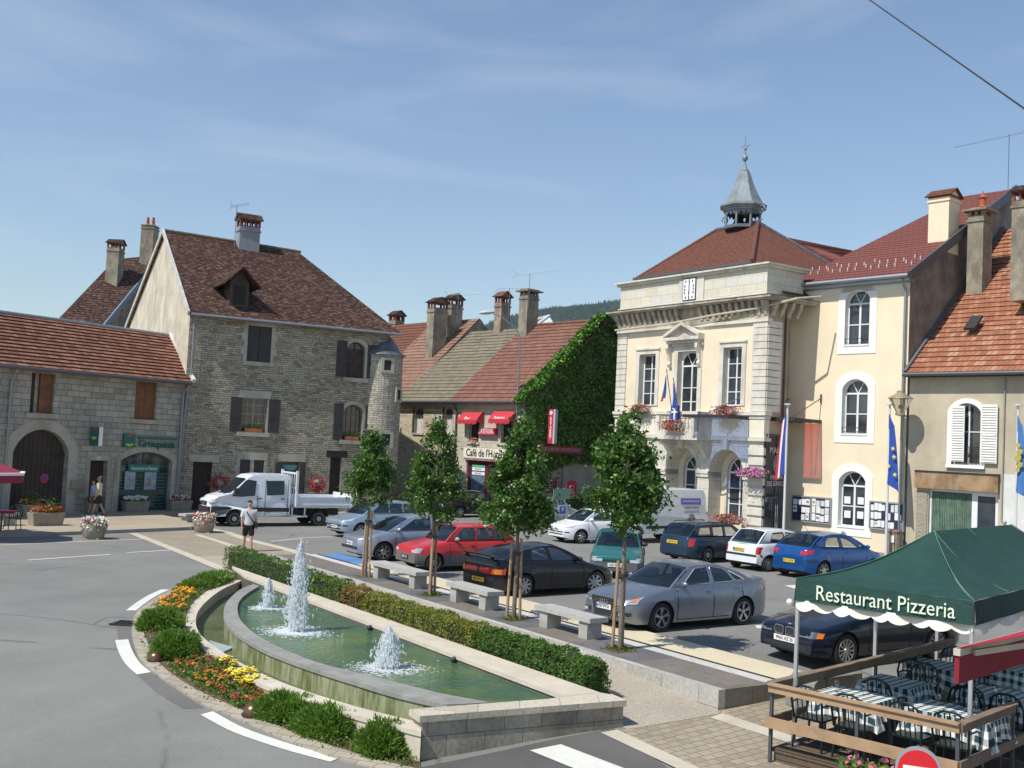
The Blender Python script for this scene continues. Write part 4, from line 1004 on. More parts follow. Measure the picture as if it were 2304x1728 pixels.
 for s in (1,-1):
  mb = MB(); xm_ = xwb+.32; z = zb_(xm_)+.09; y = ysurf(xm_, z)
  mb.smooth = True; mb.sphere((X(xm_)-.02, s*(y+.11), z), 1, 12, (.06,.105,.065)); mb.smooth = False; mb.beam((X(xm_), s*(y-.01), z-.04), (X(xm_), s*(y+.06), z-.02), .05, .03)
  mb.build('wing_mirror', S.get('mirm', body), root)
 def wrap(name, y0, y1, z0, z1_, mt, front=True, n=6, off=.008, skew=0.0, both=True, tk=0):
  for s in ((1,-1) if both else (1,)):
   mb = MB(); mb.smooth = True; P = []
   for i in range(n+1):
    yy = lerp(y0, y1, i/n); row = []
    for z in (z0, (z0+z1_)/2, z1_):
     zz = z + skew*(i/n)*(1 if z > z0+1e-6 else 1); zz = min(zz, .99*zb_(0.05 if front else L-.05) + 1)
     lo, hi = 0, .62
     for _ in range(18):
      m_ = (lo+hi)/2; xx = m_ if front else L-m_
      if yb(xx, zz) < abs(yy): lo = m_
      else: hi = m_
     xx = hi if yb(0 if front else L, zz) < abs(yy) else 0
     lim = 0
     if front:
      while zb_(xx) < zz+.003 and xx < 1.2: xx += .01
     else:
      while zb_(L-xx) < zz+.003 and xx < 1.2: xx += .01
     row.append(mb.P((X(xx if front else L-xx) + (off if front else -off), s*(yy + (off if yy > .5 else 0)), zz)))
    P.append(row)
   for i in range(n):
    for j in range(2):
     f = (P[i][j], P[i+1][j], P[i+1][j+1], P[i][j+1]); mb.F(f if (s > 0) == front else f[::-1])
   mb.build(name, mt, root)
 for a in S.get('wraps', []): wrap(*a[:5], a[5], **(a[6] if len(a) > 6 else {}))
 def plate(front, z, mt, s_txt, y=0.0, wd=.5, bl=True, ink=None):
  d = 1 if front else -1; xe = (0 if front else L); mb = MB(); xx = X(xe)+d*.022
  mb.box(min(xx-d*.03, xx), max(xx-d*.03, xx), y-wd/2, y+wd/2, z-.055, z+.055); p = mb.build('number_plate', mt, root)
  t_ = text('plate_characters', s_txt, ink or M_ink, root, (xx+d*.004, y-.02*d*0, z), (math.pi/2, 0, d*math.pi/2), .085, .002, maxw=wd*.78)
  if bl:
   mb = MB(); mb.box(min(xx, xx+d*.003), max(xx, xx+d*.003), y-d*wd/2, y-d*(wd/2-.045), z-.053, z+.053) if d < 0 else mb.box(xx, xx+.003, y-wd/2, y-wd/2+.045, z-.053, z+.053)
   mb.build('plate_band', flat('plate_blue', (.02,.07,.35), .5), p); 
 for a in S.get('plates', []): plate(*a[0], **(a[1] if len(a) > 1 else {}))
 for (k, (xw, s)) in enumerate([(xw1,1),(xw1,-1),(xw2,1),(xw2,-1)]):
  wheel(root, X(xw), s*(W/2-.105), r, S['wheel'], s, .2, S.get('steer', 0) if k < 2 else 0)
 if S.get('wiper', 1):
  mb = MB(); x0 = xwb-.02
  for y in (.35, -.15): mb.tube([(X(x0)-.02, y, zb_(xwb)+.035), (X(lerp(xwb,xwt,.25)), y-.5, lerp(zb_(xwb), zrf(xwt), .22)+.05)], .008, 5)
  mb.build('wiper', M_trim, root)
 if 'extra' in S: S['extra'](root, dict(X=X, yb=yb, zb=zb_, zr=zrf, L=L, W=W, H=H, body=body, wrap=wrap, ysurf=ysurf))
 return root
def rwin(x0, x1, zb0, zb1, zt0, zt1, xt0=None, xt1=None):
 xt0 = x0 if xt0 is None else xt0; xt1 = x1 if xt1 is None else xt1
 q = [Vector((x0,zb0)), Vector((x1,zb1)), Vector((xt1,zt1)), Vector((xt0,zt0))]; out_ = []
 for i in range(4):
  p, a, b = q[i], q[i-1], q[(i+1)%4]; ra = min(.05, (a-p).length*.2); rb_ = min(.05, (b-p).length*.2)
  s = p+(a-p).normalized()*ra; e = p+(b-p).normalized()*rb_
  out_ += [tuple(s), tuple((s+e)*.25+p*.5), tuple(e)]
 return out_
sedan = dict(pn='grey', col=(.24,.265,.31), metal=.75, prough=.3, dim=(4.58,1.77,1.43,2.65,.93,.325),
  deck=[(0,.60),(.03,.66),(.14,.72),(.5,.80),(1.0,.88),(1.28,.92),(2.2,.95),(3.3,1.0),(3.9,1.045),(4.3,1.06),(4.5,1.04),(4.56,.98),(4.58,.86)],
  gh=dict(x=(1.25,2.02,3.15,3.92), zr=[(2.02,1.35),(2.3,1.395),(2.6,1.405),(2.9,1.385),(3.15,1.33)], wr=.64, rb=.035, rm=.04,
  win=[rwin(1.62,2.52,.99,1.01,1.33,1.36,2.13,2.54), rwin(2.62,3.30,1.01,1.03,1.36,1.30,2.64,3.08), rwin(3.36,3.66,1.035,1.05,1.28,1.13,3.16,3.5)], sealm=M_chrome),
  doors=[1.42,2.57,3.52], handles=[2.38,3.35], hblack=0, wheel='five',
  wraps=[('headlight',.42,.79,.585,.735,M_lamp,dict(skew=.05)),('indicator',.70,.765,.66,.74,M_amb,dict(skew=.03,off=.012)),('taillight',.45,.80,.78,.96,M_red,dict(front=False))],
  plates=[((True,.50,M_wpl,'8356 YN 25'),)])
def ex_sedan(root, k):
 X = k['X']; mb = MB(); gx = X(0)+.012
 pts = [(.36,.70),(.38,.66),(.36,.52),(.27,.30),(-.27,.30),(-.36,.52),(-.38,.66),(-.36,.70)]
 mb.prism([(gx, y, z) for y, z in pts], (.006,0,0)); mb.build('grille', M_trim, root)
 mb = MB(); 
 for a, b in zip(pts, pts[1:]+pts[:1]): mb.beam((gx+.01, a[0], a[1]), (gx+.01, b[0], b[1]), .02, .02, (1,0,0))
 for z in (.34,.60,.665): mb.beam((gx+.01,-.3,z),(gx+.01,.3,z),.006,.01,(1,0,0))
 mb.build('grille_surround', M_chrome, root)
 mb = MB()
 for i in range(4):
  c = (-.105+.07*i); mb.tube([(gx+.03, c+.048*math.cos(a), .615+.048*math.sin(a)) for a in [j*math.pi/9 for j in range(19)]], .009, 5, False)
 mb.build('ring_emblem', M_chrome, root)
 k['wrap']('air_intake', .42, .74, .33, .44, M_trim); k['wrap']('fog_lamp', .50, .60, .355, .42, M_lamp, off=.018)
 k['wrap']('intake_trim', .40, .74, .345, .357, M_chrome, off=.02)
 for s in (1,-1):
  pass
sedan['extra'] = ex_sedan
P_sedan = (gg(1485,1422)+gg(1665,1406))/2
def car_from_wheels(wa, wb_, S, az=None, near='front_first', side=1, zz=None):
 """wa,wb_: pixels of the ground contact of front and rear wheel on the visible side; side=+1 when that is the car's left side"""
 a = gg(*wa); b = gg(*wb_); d = (a-b); d.z = 0; d.normalize() if True else None
 if az is not None: d = Vector((math.sin(R(az)), math.cos(R(az)), 0))
 L, W, H, wb, fo_, r = S['dim']; left = Vector((-d.y, d.x, 0)); m_ = (a+b)/2
 c = m_ - left*side*(W/2-.08) + d*((fo_+wb/2) - L/2)
 return Vector((c.x, c.y, gz(c.x, c.y))), math.degrees(math.atan2(d.x, d.y))
def one_wheel(wp, S, az, side, front):
 a = gg(*wp); d = Vector((math.sin(R(az)), math.cos(R(az)), 0)); L, W, H, wb, fo_, r = S['dim']; left = Vector((-d.y, d.x, 0))
 xw = fo_ if front else fo_+wb
 c = a - left*side*(W/2-.08) - d*(L/2-xw)
 return Vector((c.x, c.y, gz(c.x, c.y)))
az0 = math.degrees(math.atan2(-Vd.x, -Vd.y))  # nose pointing at the promenade
c, a = car_from_wheels((1485,1422), (1665,1406), sedan, None, side=1)
car('silver-grey saloon car with ringed grille parked nose to the promenade', c, a, sedan)
hb = dict(pn='black', col=(.006,.006,.011), metal=.0, dim=(4.26,1.69,1.33,2.5,.86,.30),
  deck=[(0,.50),(.04,.58),(.2,.64),(.8,.76),(1.2,.85),(2.0,.87),(3.0,.91),(3.6,.95),(4.1,.98),(4.22,.96),(4.26,.80)],
  gh=dict(x=(1.15,1.98,2.85,3.98), zr=[(1.98,1.24),(2.25,1.29),(2.55,1.29),(2.85,1.25)], wr=.63, rb=.06, rm=.05,
  win=[rwin(1.52,2.40,.92,.935,1.22,1.26,2.06,2.44), rwin(2.50,3.10,.94,.95,1.26,1.22,2.54,3.0)]),
  doors=[1.32,2.45,3.2], handles=[2.3,3.1], wheel='cap', steer=R(-22), taper=(.3,.2),
  wraps=[('taillight',.05,.80,.60,.76,M_red,dict(front=False)),('rear_indicator',.58,.77,.61,.74,M_amb,dict(front=False,off=.014)),('headlight',.45,.78,.5,.58,M_lamp)],
  plates=[((False,.42,M_ypl,'5467 VB 25'),dict(bl=False))])
def ex_hb(root, k):
 X = k['X']; mb = MB(); pts = [(X(4.18),-.7,1.03),(X(4.30),-.5,1.07),(X(4.33),0,1.085),(X(4.30),.5,1.07),(X(4.18),.7,1.03)]
 for a, b in zip(pts, pts[1:]): mb.beam(a, b, .16, .035)
 for y in (.55,-.55): mb.box(X(4.25)-.04, X(4.25)+.04, y-.03, y+.03, .96, 1.05)
 mb.build('spoiler', k['body'], root)
hb['extra'] = ex_hb
c, a = car_from_wheels((1350,1330), (1174,1343), hb, 52, side=-1)
c = one_wheel((1176,1344), hb, 52, -1, False)
car('black hatchback with rear spoiler parked tail to the promenade', c, 52, hb)
M_chip = None
r5 = dict(pn='red', col=(.48,.025,.03), metal=.0, prough=.35, clad=(.12,.115,.11), cladz=.52, dim=(3.65,1.58,1.40,2.45,.62,.275), mirm=flat('grey_mirror', (.3,.3,.3), .5), taper=(.2,.12),
  deck=[(0,.66),(.03,.70),(.3,.76),(.9,.86),(1.05,.89),(2.0,.90),(3.3,.92),(3.55,.92),(3.62,.85),(3.65,.60)],
  gh=dict(x=(1.0,1.50,3.05,3.55), zr=[(1.50,1.33),(1.9,1.355),(2.6,1.355),(3.05,1.32)], wr=.76, rb=.0, rm=.1,
  win=[rwin(1.27,2.02,.93,.94,1.29,1.31,1.60,2.02), rwin(2.12,2.70,.94,.95,1.31,1.30), rwin(2.75,3.12,.95,.96,1.30,1.28,2.75,2.97)]),
  doors=[1.12,2.07,2.95], handles=[1.93,2.85], wheel='steel',
  wraps=[('headlight',.42,.70,.56,.70,M_lamp),('taillight',.55,.74,.62,.80,M_red,dict(front=False))],
  plates=[((True,.40,M_black,'7898 TE 25'),dict(bl=False,ink=M_wpl,wd=.42))])
c = one_wheel((975,1287), r5, az0+1, 1, True)
car('faded red hatchback with grey bumpers parked nose to the promenade', c, az0+1, r5)
meg = dict(pn='silver', col=(.40,.43,.50), metal=.7, dim=(4.21,1.77,1.45,2.62,.82,.31),
  deck=[(0,.64),(.03,.70),(.2,.76),(.7,.86),(1.05,.93),(2.0,.96),(3.4,1.02),(3.9,1.05),(4.12,1.02),(4.18,.95),(4.21,.7)],
  gh=dict(x=(.98,1.85,3.35,3.95), zr=[(1.85,1.36),(2.15,1.41),(2.5,1.42),(2.9,1.38),(3.35,1.27)], wr=.66, rb=-.01, rm=.1,
  win=[rwin(1.42,2.55,1.0,1.02,1.33,1.37,1.98,2.57), rwin(2.66,3.42,1.03,1.05,1.36,1.20,2.68,3.36)]),
  doors=[1.25,2.6], handles=[2.42], hblack=0, wheel='seven',
  wraps=[('headlight',.45,.80,.64,.78,M_lamp,dict(skew=.06)),('grille',.10,.36,.66,.735,M_trim),('bumper_intake',.0,.6,.36,.45,M_trim),('taillight',.55,.8,.8,.98,M_red,dict(front=False))],
  plates=[((True,.53,M_wpl,'291 WR 25'),)])
c = one_wheel((860,1264), meg, az0+1, 1, True)
car('silver two-door hatchback with twin nostril grille standing on the blue disabled bay', c, az0+1, meg)
est = dict(pn='ice_blue', col=(.40,.50,.60), metal=.6, dim=(4.0,1.65,1.46,2.44,.76,.29), clad=(.04,.04,.045),
  deck=[(0,.58),(.03,.64),(.15,.68),(.6,.80),(.95,.90),(2.0,.92),(3.4,.97),(3.9,.98),(3.97,.9),(4.0,.6)],
  gh=dict(x=(.9,1.65,3.35,3.88), zr=[(1.65,1.37),(2.0,1.41),(2.8,1.41),(3.35,1.37)], wr=.70, rb=.02,
  win=[rwin(1.28,2.12,.97,.98,1.33,1.36,1.78,2.12), rwin(2.2,2.8,.99,1.0,1.36,1.35), rwin(2.88,3.5,1.01,1.03,1.35,1.31,2.88,3.28)]),
  doors=[1.15,2.16,2.95], handles=[2.0,2.8], wheel='seven', strip=(.50,.56,1.25,3.0,M_trim),
  wraps=[('headlight',.42,.76,.60,.72,M_lamp,dict(skew=.07)),('grille',.0,.34,.545,.575,M_chrome),('bumper_strip',.0,.72,.44,.50,M_trim,dict(n=8)),('bumper_intake',.0,.5,.30,.36,M_trim),('taillight',.6,.76,.6,.9,M_red,dict(front=False))],
  plates=[((True,.405,M_wpl,'5876 WW 25'),)])
M_blueroof = None
pe = one_wheel((806,1210), est, 232, 1, True)
car('light blue estate car parked just behind the tipper truck', pe, 230, est)
clio = dict(pn='white_a', col=(.74,.75,.76), metal=.0, dim=(3.77,1.64,1.42,2.47,.74,.29),
  deck=[(0,.58),(.03,.64),(.15,.70),(.6,.82),(.95,.90),(2.0,.93),(3.3,.97),(3.6,.97),(3.73,.9),(3.77,.6)],
  gh=dict(x=(.88,1.6,3.1,3.62), zr=[(1.6,1.33),(1.95,1.37),(2.6,1.37),(3.1,1.32)], wr=.72,
  win=[rwin(1.25,2.2,.98,.99,1.29,1.32,1.72,2.2), rwin(2.3,3.2,1.0,1.02,1.32,1.26,2.3,3.02)]),
  doors=[1.1,2.25], handles=[2.1], wheel='seven',
  wraps=[('headlight',.36,.76,.62,.74,M_lamp,dict(skew=.05)),('grille',.04,.34,.60,.645,M_trim),('bumper_strip',.0,.72,.44,.48,M_trim,dict(n=8)),('bumper_intake',.0,.6,.34,.385,M_trim),('taillight',.6,.76,.7,.95,M_red,dict(front=False))],
  plates=[((True,.535,M_wpl,'7206 XA 25'),)])
c = one_wheel((1262,1216), clio, 233, -1, True)
p = gg(1262, 1216); q = gg(1400, 1226)
car('white hatchback parked behind the green car and in front of the white van', c, 240, clio)
grn = dict(pn='green', col=(.02,.13,.12), metal=.15, prough=.35, clad=(.10,.10,.11), cladz=.50, dim=(3.9,1.64,1.38,2.46,.75,.285), mirm=M_trim, taper=(.2,.15),
  deck=[(0,.62),(.03,.68),(.2,.72),(.7,.82),(1.05,.90),(2.0,.91),(3.4,.93),(3.7,.94),(3.85,.88),(3.9,.6)],
  gh=dict(x=(1.0,1.6,3.1,3.7), zr=[(1.6,1.30),(2.0,1.33),(2.6,1.33),(3.1,1.29)], wr=.74,
  win=[rwin(1.32,2.1,.95,.96,1.26,1.28,1.72,2.1), rwin(2.2,3.1,.96,.97,1.28,1.24,2.2,2.95)]),
  doors=[1.15,2.15,3.0], handles=[2.0], wheel='steel',
  wraps=[('headlight',.42,.74,.52,.66,M_lamp),('grille',.0,.41,.54,.57,M_trim),('taillight',.5,.74,.6,.8,M_red,dict(front=False))],
  plates=[((True,.43,M_wpl,'1641 RW 25'),dict(bl=False))])
pg = gg(1390, 1300)
def ex_driver(root, k):
 p = MB(); X = k['X']
 p.lathe([(.02,.0),(.20,.02),(.22,.2),(.20,.36),(.08,.44),(.06,.50)], (X(2.05), .36, .62), 14, sc_=(.6,1.0)); 
 o = p.build('driver_torso', flat('dark_shirt', (.10,.06,.06), .9), root)
grn_c = Vector((pg.x+.15, pg.y+1.5, 0)); grn_c.z = gz(grn_c.x, grn_c.y)
GREEN = car('dark green hatchback facing us with its driver inside', grn_c, 180-math.degrees(math.atan2(-grn_c.x, grn_c.y))*0+8, grn, name='parked_car')
esc = dict(pn='navy_estate', col=(.02,.045,.085), metal=.3, dim=(4.3,1.69,1.42,2.52,.82,.295),
  deck=[(0,.58),(.03,.64),(.15,.68),(.7,.80),(1.1,.89),(2.0,.91),(3.4,.93),(4.15,.94),(4.26,.90),(4.3,.6)],
  gh=dict(x=(1.05,1.75,3.75,4.2), zr=[(1.75,1.35),(2.1,1.38),(3.1,1.37),(3.75,1.34)], wr=.74, rb=.01, rm=.07,
  win=[rwin(1.4,2.3,.95,.96,1.30,1.33,1.88,2.3), rwin(2.4,3.0,.96,.97,1.33,1.32), rwin(3.12,3.85,.98,.99,1.32,1.29,3.12,3.68)]),
  doors=[1.2,2.35,3.2], handles=[2.2,3.05], wheel='steel', strip=(.52,.55,1.25,3.2,M_trim),
  wraps=[('taillight',.66,.775,.60,.88,M_red,dict(front=False)),('headlight',.45,.78,.55,.66,M_lamp)],
  plates=[((False,.72,M_ypl,'5198 TR 25'),dict(bl=False,y=.05))])
def ex_esc(root, k):
 X = k['X']
 for y in (.56,-.56):
  mb = MB(); mb.tube([(X(1.95),y,1.38),(X(2.0),y,1.44),(X(3.65),y,1.43),(X(3.72),y,1.36)], .016, 6); mb.tube([(X(2.8),y,1.38),(X(2.8),y,1.435)], .016, 5); mb.build('roof_rail', M_trim, root)
esc['extra'] = ex_esc
c = one_wheel((1519,1258), esc, 57, 1, False)
c = (gg(1519,1258)+gg(1587,1265))/2; d = Vector((math.sin(R(50)), math.cos(R(50)), 0)); c = c + d*(4.3/2-(4.3-.82-2.52)); c.z = gz(c.x, c.y)
car('dark blue estate car with roof rails beside the white van', c, 50, esc)
twi = dict(pn='white_b', col=(.72,.74,.75), metal=0, dim=(3.43,1.63,1.42,2.35,.55,.275), taper=(.22,.13),
  deck=[(0,.58),(.05,.68),(.3,.80),(.75,.93),(1.5,.95),(2.6,.96),(3.2,.95),(3.38,.90),(3.43,.6)],
  gh=dict(x=(.7,1.35,2.85,3.33), zr=[(1.35,1.33),(1.7,1.38),(2.3,1.39),(2.85,1.36)], wr=.74, rb=.02, rm=.03,
  win=[rwin(1.05,1.95,.99,1.0,1.29,1.34,1.48,1.95), rwin(2.06,2.8,1.0,1.01,1.34,1.31,2.06,2.62)]),
  doors=[.95,2.0], handles=[1.85], wheel='cap', clad=(.05,.05,.055),
  wraps=[('taillight',.60,.755,.60,.84,M_red,dict(front=False)),('bumper_strip',.0,.78,.50,.57,M_trim,dict(front=False,n=8)),('headlight',.45,.75,.62,.76,M_lamp)],
  plates=[((False,.70,M_ypl,'8176 VL 25'),dict(y=.12))])
c = (gg(1654,1276)+gg(1727,1285))/2; azt = 55; d = Vector((math.sin(R(azt)), math.cos(R(azt)), 0)); c = c + d*(3.43/2-(3.43-.55-2.35)); c.z = gz(c.x, c.y)
car('small white hatchback with rear wiper between the dark blue estate and the bright blue car', c, azt, twi)
p3 = dict(pn='bright_blue', col=(.01,.09,.30), metal=.45, dim=(4.2,1.75,1.51,2.61,.85,.31),
  deck=[(0,.62),(.03,.68),(.2,.76),(.7,.88),(1.0,.96),(2.0,.98),(3.3,1.02),(3.9,1.03),(4.12,1.0),(4.17,.9),(4.2,.6)],
  gh=dict(x=(.85,1.85,3.35,3.98), zr=[(1.85,1.40),(2.2,1.46),(2.7,1.47),(3.35,1.40)], wr=.68, rb=.03, rm=.08,
  win=[rwin(1.25,1.5,1.02,1.02,1.12,1.18,1.4,1.5), rwin(1.56,2.42,1.02,1.04,1.27,1.41,1.98,2.44), rwin(2.54,3.35,1.05,1.07,1.41,1.34,2.56,3.2)]),
  doors=[1.2,2.48,3.4], handles=[2.3,3.2], hblack=0, wheel='seven', strip=(.50,.55,1.3,3.2,flat('blue_strip',(.01,.04,.13),.5)),
  wraps=[('taillight',.45,.79,.79,.93,M_red,dict(front=False,skew=.05)),('bumper_strip',.30,.84,.60,.645,M_trim,dict(front=False)),('headlight',.4,.8,.66,.8,M_lamp,dict(skew=.06))],
  plates=[((False,.57,M_ypl,'3411 YM 25'),dict(y=0.0))])
def ex_p3(root, k):
 X = k['X']; mb = MB(); mb.tube([(X(3.2),0,1.45),(X(3.55),0.02,1.85)], .006, 5); mb.lathe([(.03,0),(.02,.03)], (X(3.2),0,1.45), 8); mb.build('aerial', M_trim, root)
p3['extra'] = ex_p3
c = (gg(1764,1296)+gg(1848,1300))/2; azt = 54; d = Vector((math.sin(R(azt)), math.cos(R(azt)), 0)); c = c + d*(4.2/2-(4.2-.85-2.61)); c.z = gz(c.x, c.y)
car('bright metallic blue hatchback with roof aerial behind the grey saloon', c, azt, p3)
bm3 = dict(pn='navy', col=(.004,.008,.022), metal=.0, dim=(4.43,1.70,1.38,2.70,.78,.32), taper=(.22,.2),
  deck=[(0,.56),(.03,.66),(.12,.70),(.6,.80),(1.2,.90),(1.35,.92),(2.4,.93),(3.4,.96),(4.2,.99),(4.38,.95),(4.43,.7)],
  gh=dict(x=(1.3,2.0,3.05,3.75), zr=[(2.0,1.29),(2.3,1.335),(2.7,1.335),(3.05,1.29)], wr=.64, rb=.03,
  win=[rwin(1.66,2.6,.97,.98,1.26,1.30,2.12,2.62), rwin(2.7,3.35,.99,1.0,1.30,1.22,2.72,3.1)]),
  doors=[1.45,2.65], handles=[2.5], wheel='multi',
  wraps=[('headlight',.36,.72,.55,.67,flat('headlamp_dark',(.16,.18,.21),.08,.3,.8,.8)),('indicator',.705,.765,.56,.655,M_amb,dict(off=.012)),('air_intake',.0,.55,.30,.37,M_trim),('taillight',.5,.78,.7,.85,M_red,dict(front=False))],
  plates=[((True,.45,M_wpl,'9963 XZ 25'),dict(bl=False,wd=.56))])
def ex_bm(root, k):
 X = k['X']; x = X(0)+.018
 for s in (1,-1):
  pts = [(s*.03,.55),(s*.03,.67),(s*.08,.69),(s*.22,.69),(s*.25,.66),(s*.25,.56),(s*.21,.53),(s*.07,.53)]
  if s > 0: pts = pts[::-1]
  mb = MB(); mb.prism([(x-.01, y, z) for y, z in pts], (.012,0,0)); g = mb.build('grille', M_trim, root)
  mb = MB(); [mb.beam((x+.008, a[0], a[1]), (x+.008, b[0], b[1]), .016, .016, (1,0,0)) for a, b in zip(pts, pts[1:]+pts[:1])]; mb.build('grille_frame', M_chrome, g)
 mb = MB(); mb.lathe([(.042,0),(.042,.008),(.001,.012)], (X(.13),0,.725), 16); mb.build('bonnet_emblem', flat('emblem_blue_white', (.35,.45,.65), .3), root)
bm3['extra'] = ex_bm
c = one_wheel((1897,1508), bm3, az0+2, 1, True)
car('navy blue two-door car with double kidney grille beside the terrace', c, az0+2, bm3)
lg = dict(twi); lg.update(pn='pale_green', col=(.30,.40,.40), metal=.5, dim=(3.85,1.66,1.42,2.45,.72,.29), plates=[((False,.62,M_wpl,'914 WA 25'),)], wheel='seven', doors=[1.1,2.2], handles=[2.0],
  deck=[(0,.58),(.05,.66),(.3,.76),(.95,.90),(2,.93),(3.5,.96),(3.78,.90),(3.85,.6)], gh=dict(x=(.9,1.6,3.1,3.7), zr=[(1.6,1.33),(2.0,1.37),(2.6,1.38),(3.1,1.35)], wr=.72, rb=.02, rm=.05, win=[rwin(1.25,2.1,.98,.99,1.29,1.33,1.7,2.1), rwin(2.2,3.2,1.0,1.01,1.33,1.28,2.2,3.0)]))
c = one_wheel((1222,1185), lg, 40, -1, False)
car('pale green hatchback half hidden behind the third young tree near the café', c, 40, lg)
blk = dict(lg); blk.update(pn='black_b', col=(.012,.012,.014), plates=[((False,.60,M_wpl,'2341 XR 39'),)])
c = one_wheel((1034,1165), blk, 55, -1, False)
car('small black car with white rear plate half hidden behind the second young tree', c, 55, blk)
M_vw = paint('truck_white', (.76,.78,.82), 0, .3)
def loft_body(root, name, prof, W, mats, xs_r=.12, tumble=.0, y0=0):
 pass
def van_shell(root, name, side, W, mat, tumble=.06, z_t=1.0, z_top=2.4, nose=.18, arches=()):
 """side: closed outline (x,z) of the side; skins both sides with tumblehome and bridges across"""
 mb = MB(); xmax = max(p[0] for p in side)
 def y(x, z):
  f = max(0, (z-z_t)/(z_top-z_t)); e = max(0, 1-(xmax-x)/.5); return W/2 - tumble*f**1.5 - nose*e**2
 for s in (1,-1):
  fn = lambda x, z: (x, s*y(x, z), z)
  mb.tess([side], fn)
 n = len(side); mb.smooth = True
 for k in range(n):
  a = side[k]; b = side[(k+1) % n]; q = []
  for f in (1, .6, .2, -.2, -.6, -1): q.append(((a[0]+ (nose*.5*(1-f*f) if a[0] > xmax-.6 else 0), f*y(*a), a[1]+.02*(1-f*f)*(a[1] > 1.2)), (b[0]+ (nose*.5*(1-f*f) if b[0] > xmax-.6 else 0), f*y(*b), b[1]+.02*(1-f*f)*(b[1] > 1.2))))
  for u, v in zip(q, q[1:]): mb.poly((u[0], u[1], v[1], v[0]))
 return mb.build(name, mat, root, sharp=32), y
def patch(root, name, poly, yf, mat, off=.012, sides=(1,-1), parent=None):
 obs = []
 for s in sides:
  mb = MB(); mb.tess([poly], lambda x, z: (x, s*(yf(x, z)+off), z)); obs.append(mb.build(name, mat, parent or root))
 return obs
def arc(cx, cz, r, a0, a1, n=10): return [(cx+r*math.cos(R(a0+(a1-a0)*k/n)), cz+r*math.sin(R(a0+(a1-a0)*k/n))) for k in range(n+1)]
pa = gg(488, 1188); pb = gg(700, 1186)
TAZ = 238; d = Vector((math.sin(R(TAZ)), math.cos(R(TAZ)), 0)); lf = Vector((-d.y, d.x, 0))
pf = gg(492, 1187)                                 # front, near side wheel
tr_c = gg(700, 1184) - lf*.95 + d*1.6
TR = empty('tipper_truck', (tr_c.x, tr_c.y, gz(tr_c.x, tr_c.y)), math.pi/2-R(TAZ), 'white crew-cab tipper truck with dark glass and low dropside bed', 'truck')
M_dgl = glassmat('dark_glass', (.012,.014,.018), .05); fx = 1.95; rx_ = -1.95; wr_ = .35
cab = [(-.55,.5)] + [(fx-.42,.45)] + arc(fx, .35, .43, 165, 15, 8) + [(fx+.85,.42),(fx+1.0,.55),(fx+1.02,.8),(fx+.98,1.1),(fx+.75,1.28),(fx+.22,1.42),(fx-.55,2.12),(fx-.75,2.24),(fx-1.2,2.3),(-.45,2.3),(-.55,2.24)]
sh, yf = van_shell(TR, 'cab', cab, 1.92, M_vw, .14, 1.0, 2.3, .22)
patch(TR, 'side_window', [(fx+.18,1.32),(fx-.25,1.30),(fx-.85,1.36),(fx-.92,2.0),(fx-.55,2.06),(fx-.4,2.0)], yf, M_dgl)
patch(TR, 'rear_side_window', [(-.25,1.42),(.55,1.38),(.58,2.02),(-.25,2.04)], yf, M_dgl)
patch(TR, 'lower_cladding', [(fx-.5,.66),(-.5,.66),(-.5,.84),(fx-.52,.84)], yf, M_trim)
patch(TR, 'front_bumper', arc(fx, .35, .46, 30, 75, 5) + [(fx+.3,.86),(fx+1.0,.86),(fx+1.01,.6),(fx+.88,.42)], yf, M_trim, .014)
mb = MB(); mb.box(fx+.86, fx+1.13, -.72, .72, .40, .84); mb.build('bumper_front', M_trim, TR)
mb = MB()
for v0, v1 in zip([-1,-.6,-.2,.2,.6], [-.6,-.2,.2,.6,1]):
 q = lambda v, t: (lerp(fx+.24, fx-.52, t)+.10*(1-v*v)+.012, v*lerp(.80,.72,t), lerp(1.43, 2.11, t)+.035)
 mb.poly((q(v0,.04), q(v1,.04), q(v1,.95), q(v0,.95)))
mb.build('windscreen', M_dgl, TR)
mb = MB(); mb.box(fx+1.03, fx+1.125, -.36, .36, .88, 1.06); mb.build('grille', M_trim, TR)
mb = MB(); mb.tube([(fx+1.135, .09*math.cos(a), .98+.09*math.sin(a)) for a in [j*math.pi/9 for j in range(19)]], .012, 5, False)
for a in (90, 210, 330): mb.beam((fx+1.13,0,.98), (fx+1.13,.09*math.cos(R(a)),.98+.09*math.sin(R(a))), .02,.02,(1,0,0))
mb.build('round_emblem', M_chrome, TR)
for s in (1,-1):
 mb = MB(); mb.smooth = True; mb.sphere((fx+.88, s*.68, 1.05), 1, 14, (.22,.17,.13)); mb.build('headlight', M_lamp, TR)
 mb = MB(); mb.box(fx-.05, fx+.12, s*1.0-.02 if s > 0 else -1.24, 1.24 if s > 0 else -.98, 1.38, 1.68); mb.build('wing_mirror', M_trim, TR)
 mb = MB()
 for x in (.62, fx-.98, -.42): mb.box(x-.006, x+.006, min(s*.975, s*.935), max(s*.975, s*.935), .5, 2.1 if x < .7 else 1.36)
 for x in (-.2, .85): mb.box(x-.08, x+.08, min(s*.94, s*.985), max(s*.94, s*.985), 1.22, 1.26)
 mb.build('door_lines', M_seam, TR)
mb = MB()
for y in (.3,-.25): mb.box(fx+.25, fx+.38, y-.16, y+.16, 1.42, 1.465)
mb.build('bonnet_vents', M_trim, TR)
mb = MB(); mb.box(-.75, 2.0, -.5, .5, .42, .62); mb.box(-3.1, -.6, -.42, .42, .5, .72); mb.build('chassis', M_trim, TR)
M_bed = paint('bed_white', (.70,.72,.76), 0, .45)
mb = MB(); mb.box(-3.45,-.78,-1.02,1.02,.86,.98)
